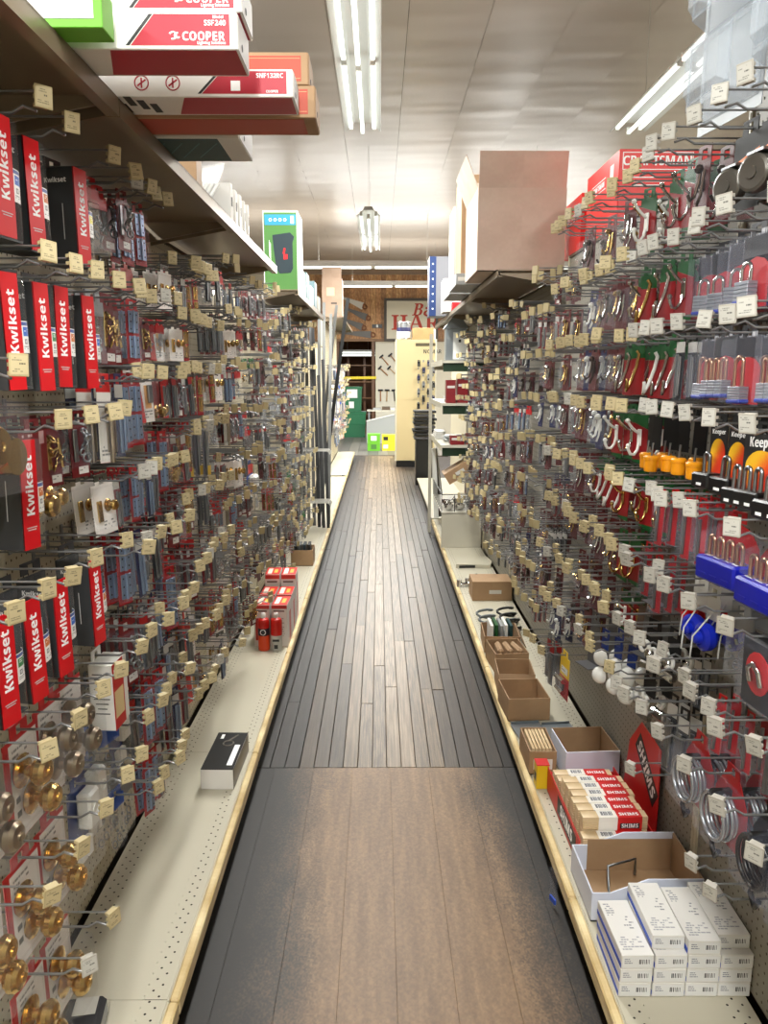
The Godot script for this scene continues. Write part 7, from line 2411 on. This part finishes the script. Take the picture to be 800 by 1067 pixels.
func build_far_wall() -> void:
	saw("topmost hand saw with a pale blade on the wood wall", -0.72, 3.53, -0.28, true)
	saw("second hand saw down, with a dark blade", -0.62, 3.24, -0.30, false)
	saw("third hand saw down, with a dark blade", -0.74, 2.98, -0.28, false)
	saw("lowest hand saw, its dark blade hung level", -0.66, 2.70, 0.0, false, 0.9)
	var lv := thing("brass_level", "short black and silver level on the wood wall by the saws", "level", Vector3(-0.05, 2.90, -21.26))
	slab(lv, "body", Vector3(0, 0, 0), Vector3(0.27, 0.10, 0.03), metal("black"))
	slab(lv, "vial", Vector3(0, 0, 0.016), Vector3(0.05, 0.07, 0.004), mat("device_white", Color(0.88, 0.88, 0.86), 0.35))
	# old painted sign
	var s := thing("painted_sign", "old cream sign with red painted letters in a dark frame", "sign", Vector3(0.86, 3.06, -21.24))
	slab(s, "panel", Vector3(0, 0, 0), Vector3(1.32, 1.0, 0.03), mat("sign_cream", Color(0.83, 0.80, 0.72), 0.6))
	var old := mat("sign_red", Color(0.70, 0.20, 0.13), 0.6)
	put_letters(s, "HAR", 0.52, old, Transform3D(Basis.IDENTITY, Vector3(0.12, -0.08, 0.017)), "Droid Serif", 1.1)
	put_letters(s, "Ba", 0.42, old, Transform3D(Basis(Vector3(1, 0, 0), Vector3(0.25, 1, 0), Vector3(0, 0, 1)), Vector3(0.32, 0.26, 0.017)), "Droid Serif")
	var fm := mat("frame_grey", Color(0.30, 0.27, 0.24), 0.6)
	slab(s, "frame", Vector3(0, 0.53, 0.01), Vector3(1.44, 0.07, 0.06), fm)
	slab(s, "frame", Vector3(0, -0.53, 0.01), Vector3(1.44, 0.07, 0.06), fm)
	slab(s, "frame", Vector3(-0.69, 0, 0.01), Vector3(0.07, 1.0, 0.06), fm)
	slab(s, "frame", Vector3(0.69, 0, 0.01), Vector3(0.07, 1.0, 0.06), fm)
	# hammer board
	var hb := thing("hammer_pegboard", "white pegboard hung with hammers by the doorway", "pegboard", Vector3(0.35, 1.25, -21.28))
	slab(hb, "board", Vector3(0, 0, 0), Vector3(0.80, 2.4, 0.02), mat("hammer_board", Color(0.80, 0.78, 0.72), 0.55))
	slab(hb, "edge_strip", Vector3(-0.42, 0, 0.01), Vector3(0.04, 2.4, 0.05), mat("strip_pale", Color(0.82, 0.80, 0.72), 0.45))
	var hn := 0
	for q in [[0.06, 2.10, -0.7, 0], [0.30, 2.14, -0.7, 0], [0.52, 2.10, -0.7, 0], [0.02, 1.80, -0.8, 0], [0.27, 1.80, -0.8, 1], [0.58, 1.78, -0.3, 1], [0.04, 1.20, 0.0, 0], [0.22, 1.20, 0.05, 1], [0.40, 1.20, -0.1, 2], [0.58, 1.2, 0.0, 0]]:
		hn += 1
		var h := thing("hammer", "%s hammer on the white pegboard, counting along the rows" % nth(hn), "hammer", Vector3(q[0], q[1], -21.235), 0.0, "hammers on the pegboard")
		h.rotation.z = -q[2]
		var mb := MB.new()
		mb.cham(Vector3(0, 0, 0), Vector3(0.13, 0.045, 0.04), 0.008)
		part(h, "head", mb, mat("hammer_head", Color(0.12, 0.12, 0.13), 0.4, 0.6))
		mb = MB.new()
		mb.cyl(Vector3(0, -0.02, 0), Vector3(0, -0.30, 0), 0.012, 0.016, 8)
		part(h, "handle", mb, [mat("handle_wood", Color(0.62, 0.40, 0.20), 0.5), mat("handle_pale", Color(0.72, 0.58, 0.40), 0.5), metal("black")][q[3]])
	# inner room: a lit strip, shelving, dark doorway
	var lf := thing("back_room_light", "twin-tube light glowing in the room behind the doorway", "light fixture", Vector3(-0.62, 2.24, -22.9))
	var glow: StandardMaterial3D = mats["tube_glow"]
	for k in 2:
		var mb := MB.new()
		mb.cyl(Vector3(-0.5, -0.06 * k, 0.2 - 0.5 * k), Vector3(0.5, -0.06 * k, 0.2 - 0.5 * k), 0.022, 0.022, 8)
		part(lf, "tube", mb, glow)
	slab(lf, "body", Vector3(0, 0.06, 0), Vector3(1.1, 0.04, 0.9), mat("reflector", Color(0.74, 0.74, 0.73), 0.35))
	for k in 2:
		var r := MB.new()
		r.cyl(Vector3(-0.3 + 0.6 * k, 0.08, 0), Vector3(-0.3 + 0.6 * k, 0.46, 0), 0.006, 0.006, 5)
		part(lf, "hanger_rod", r, mat("rod_grey", Color(0.72, 0.71, 0.68), 0.4, 0.2))
	var l := AreaLight3D.new()
	l.name = "tube_light"
	l.area_size = Vector2(1.0, 0.5)
	l.light_energy = 3.0
	l.shadow_enabled = true
	l.position = Vector3(0, -0.1, 0)
	l.rotation = Vector3(-PI / 2, 0, 0)
	lf.add_child(l)
	var sh := thing("wooden_shelf_rack", "brown wooden rack inside the room behind the doorway", "rack", Vector3(-0.45, 0, -24.2))
	for x in [-0.5, 0.0, 0.5]:
		slab(sh, "post", Vector3(x, 1.1, 0), Vector3(0.07, 2.2, 0.07), mat("casing_wood", Color(0.40, 0.27, 0.17), 0.5))
	for y in [0.4, 0.9, 1.4, 1.9]:
		slab(sh, "board", Vector3(0, y, -0.1), Vector3(1.1, 0.03, 0.4), mat("rail_wood", Color(0.5, 0.36, 0.22), 0.5))
	var tp := thing("yellow_tape", "yellow barrier tape stretched across the doorway", "tape", Vector3(-0.60, 1.53, -21.2))
	slab(tp, "tape", Vector3(0, 0, 0), Vector3(1.05, 0.07, 0.002), mat("tape_yellow", Color(0.90, 0.80, 0.08), 0.5), Basis(Vector3.BACK, 0.01))

func tote(label: String, x: float, y: float, d: float, w: float, h: float, dp: float, papers: bool) -> void:
	var t := thing("green_tote", label, "tote", Vector3(x, y, -d), 0.0, "green plastic totes")
	var g := mat("tote_green", Color(0.02, 0.36, 0.22), 0.4)
	var mb := MB.new()
	mb.prism([Vector2(-w * 0.46, 0), Vector2(w * 0.46, 0), Vector2(w * 0.5, h), Vector2(-w * 0.5, h)], -dp / 2, dp / 2)
	part(t, "body", mb, g)
	mb = MB.new()
	mb.cham(Vector3(0, h * 0.94, 0), Vector3(w * 1.04, h * 0.08, dp * 1.04), 0.006)
	mb.cham(Vector3(0, h * 0.52, 0), Vector3(w * 1.0, h * 0.05, dp * 1.03), 0.006)
	for k in 5:
		mb.box(Vector3(-w * 0.4 + k * w * 0.2, h * 0.72, dp / 2 + 0.006), Vector3(0.02, h * 0.36, 0.014))
	part(t, "rib", mb, g)
	if papers:
		slab(t, "paper", Vector3(0.02, h * 0.72, dp / 2 + 0.016), Vector3(w * 0.5, h * 0.34, 0.002), mat("paper_white", Color(0.85, 0.86, 0.85), 0.6))
		slab(t, "paper", Vector3(0.0, h * 0.27, dp / 2 + 0.016), Vector3(w * 0.24, h * 0.26, 0.002), mat("paper_white", Color(0.85, 0.86, 0.85), 0.6))

func build_far_floor() -> void:
	tote("wide lower green tote on the floor before the doorway", -0.66, 0.001, 20.45, 0.62, 0.66, 0.5, false)
	tote("upper green tote with white papers stuck on it", -0.72, 0.668, 20.45, 0.54, 0.64, 0.45, true)
	var gl := mat("carton_lime", Color(0.38, 0.66, 0.16), 0.45)
	for k in 2:
		var c := carton("lime_carton", ["lime green carton on the floor, lower of the pair", "lime green carton with a white label, upper of the pair"][k], "carton", Vector3(-0.115, 0.001 + 0.181 * k, 16.6), Vector3(0.27, 0.18, 0.24), gl, "lime cartons on the floor")
		slab(c, "mark", Vector3(0, 0.09, 0.1205), Vector3(0.12, 0.1, 0.001), mat("paper_white", Color(0.85, 0.86, 0.85), 0.6) if k else mat("print_green", Color(0.27, 0.46, 0.21), 0.45))
	for k in 2:
		var c := carton("yellow_carton", ["yellow and white carton on the floor, lower of the pair", "yellow carton with dark print, upper of the pair"][k], "carton", Vector3(0.20, 0.001 + 0.171 * k, 16.65), Vector3(0.28, 0.17, 0.24), mat("carton_lemon", Color(0.84, 0.78, 0.16), 0.45), "yellow cartons on the floor")
		slab(c, "mark", Vector3(-0.06, 0.09, 0.1205), Vector3(0.10, 0.08, 0.001), mat("paper_white", Color(0.85, 0.86, 0.85), 0.6) if k == 0 else mat("print_dark", Color(0.12, 0.12, 0.12), 0.5))
	var gb := thing("grey_slant_bin", "grey bin with a slanting top edge behind the lime cartons", "bin", Vector3(0.12, 0.0, -18.6))
	var mb := MB.new()
	mb.prism([Vector2(-0.42, 0), Vector2(0.42, 0), Vector2(0.42, 0.72), Vector2(-0.42, 0.52)], -0.25, 0.25)
	part(gb, "body", mb, mat("bin_grey", Color(0.52, 0.53, 0.52), 0.5))
	slab(gb, "rim", Vector3(0, 0.63, 0.255), Vector3(0.87, 0.03, 0.02), mat("bin_rim", Color(0.72, 0.72, 0.70), 0.5), Basis(Vector3.BACK, 0.234))
	for k in 3:
		carton("bin_book", "%s flat grey pack lying on the bin by the doorway" % nth(k + 1), "pack", Vector3(-0.05 + 0.22 * k, 0.75 + 0.0 * k, 19.35), Vector3(0.2, 0.05 + 0.03 * (k % 2), 0.25), mat(["carton_grey", "kraft_dark", "pad_white"][k], Color(0.30, 0.24, 0.18), 0.5), "flat packs on the bin")
	var tb := thing("low_table", "low table behind the grey bin before the hammer board", "table", Vector3(0.15, 0, -19.4))
	slab(tb, "table_top", Vector3(0, 0.735, 0), Vector3(0.9, 0.028, 0.5), mat("shelf_beige", Color(0.72, 0.70, 0.64), 0.4))
	for x in [-0.4, 0.4]:
		for z in [-0.2, 0.2]:
			slab(tb, "leg", Vector3(x, 0.36, z), Vector3(0.04, 0.72, 0.04), metal("steel"))

func _ready() -> void:
	rng.seed = 20240611
	set_camera()
	set_world()
	set_lights()
	build_floor()
	build_ceiling()
	build_walls()
	build_gondolas()
	texs.kraft = tex(grain_image(96, 96, 0.03, 0.05, Color(0.84, 0.83, 0.82), Color(0.90, 0.90, 0.90), 61, 0.3))
	build_top_left()
	build_top_right()
	build_deck_right()
	build_deck_left()
	build_bars()
	build_far_right()
	build_far_wall()
	build_far_floor()
	build_products()
	build_hooks()
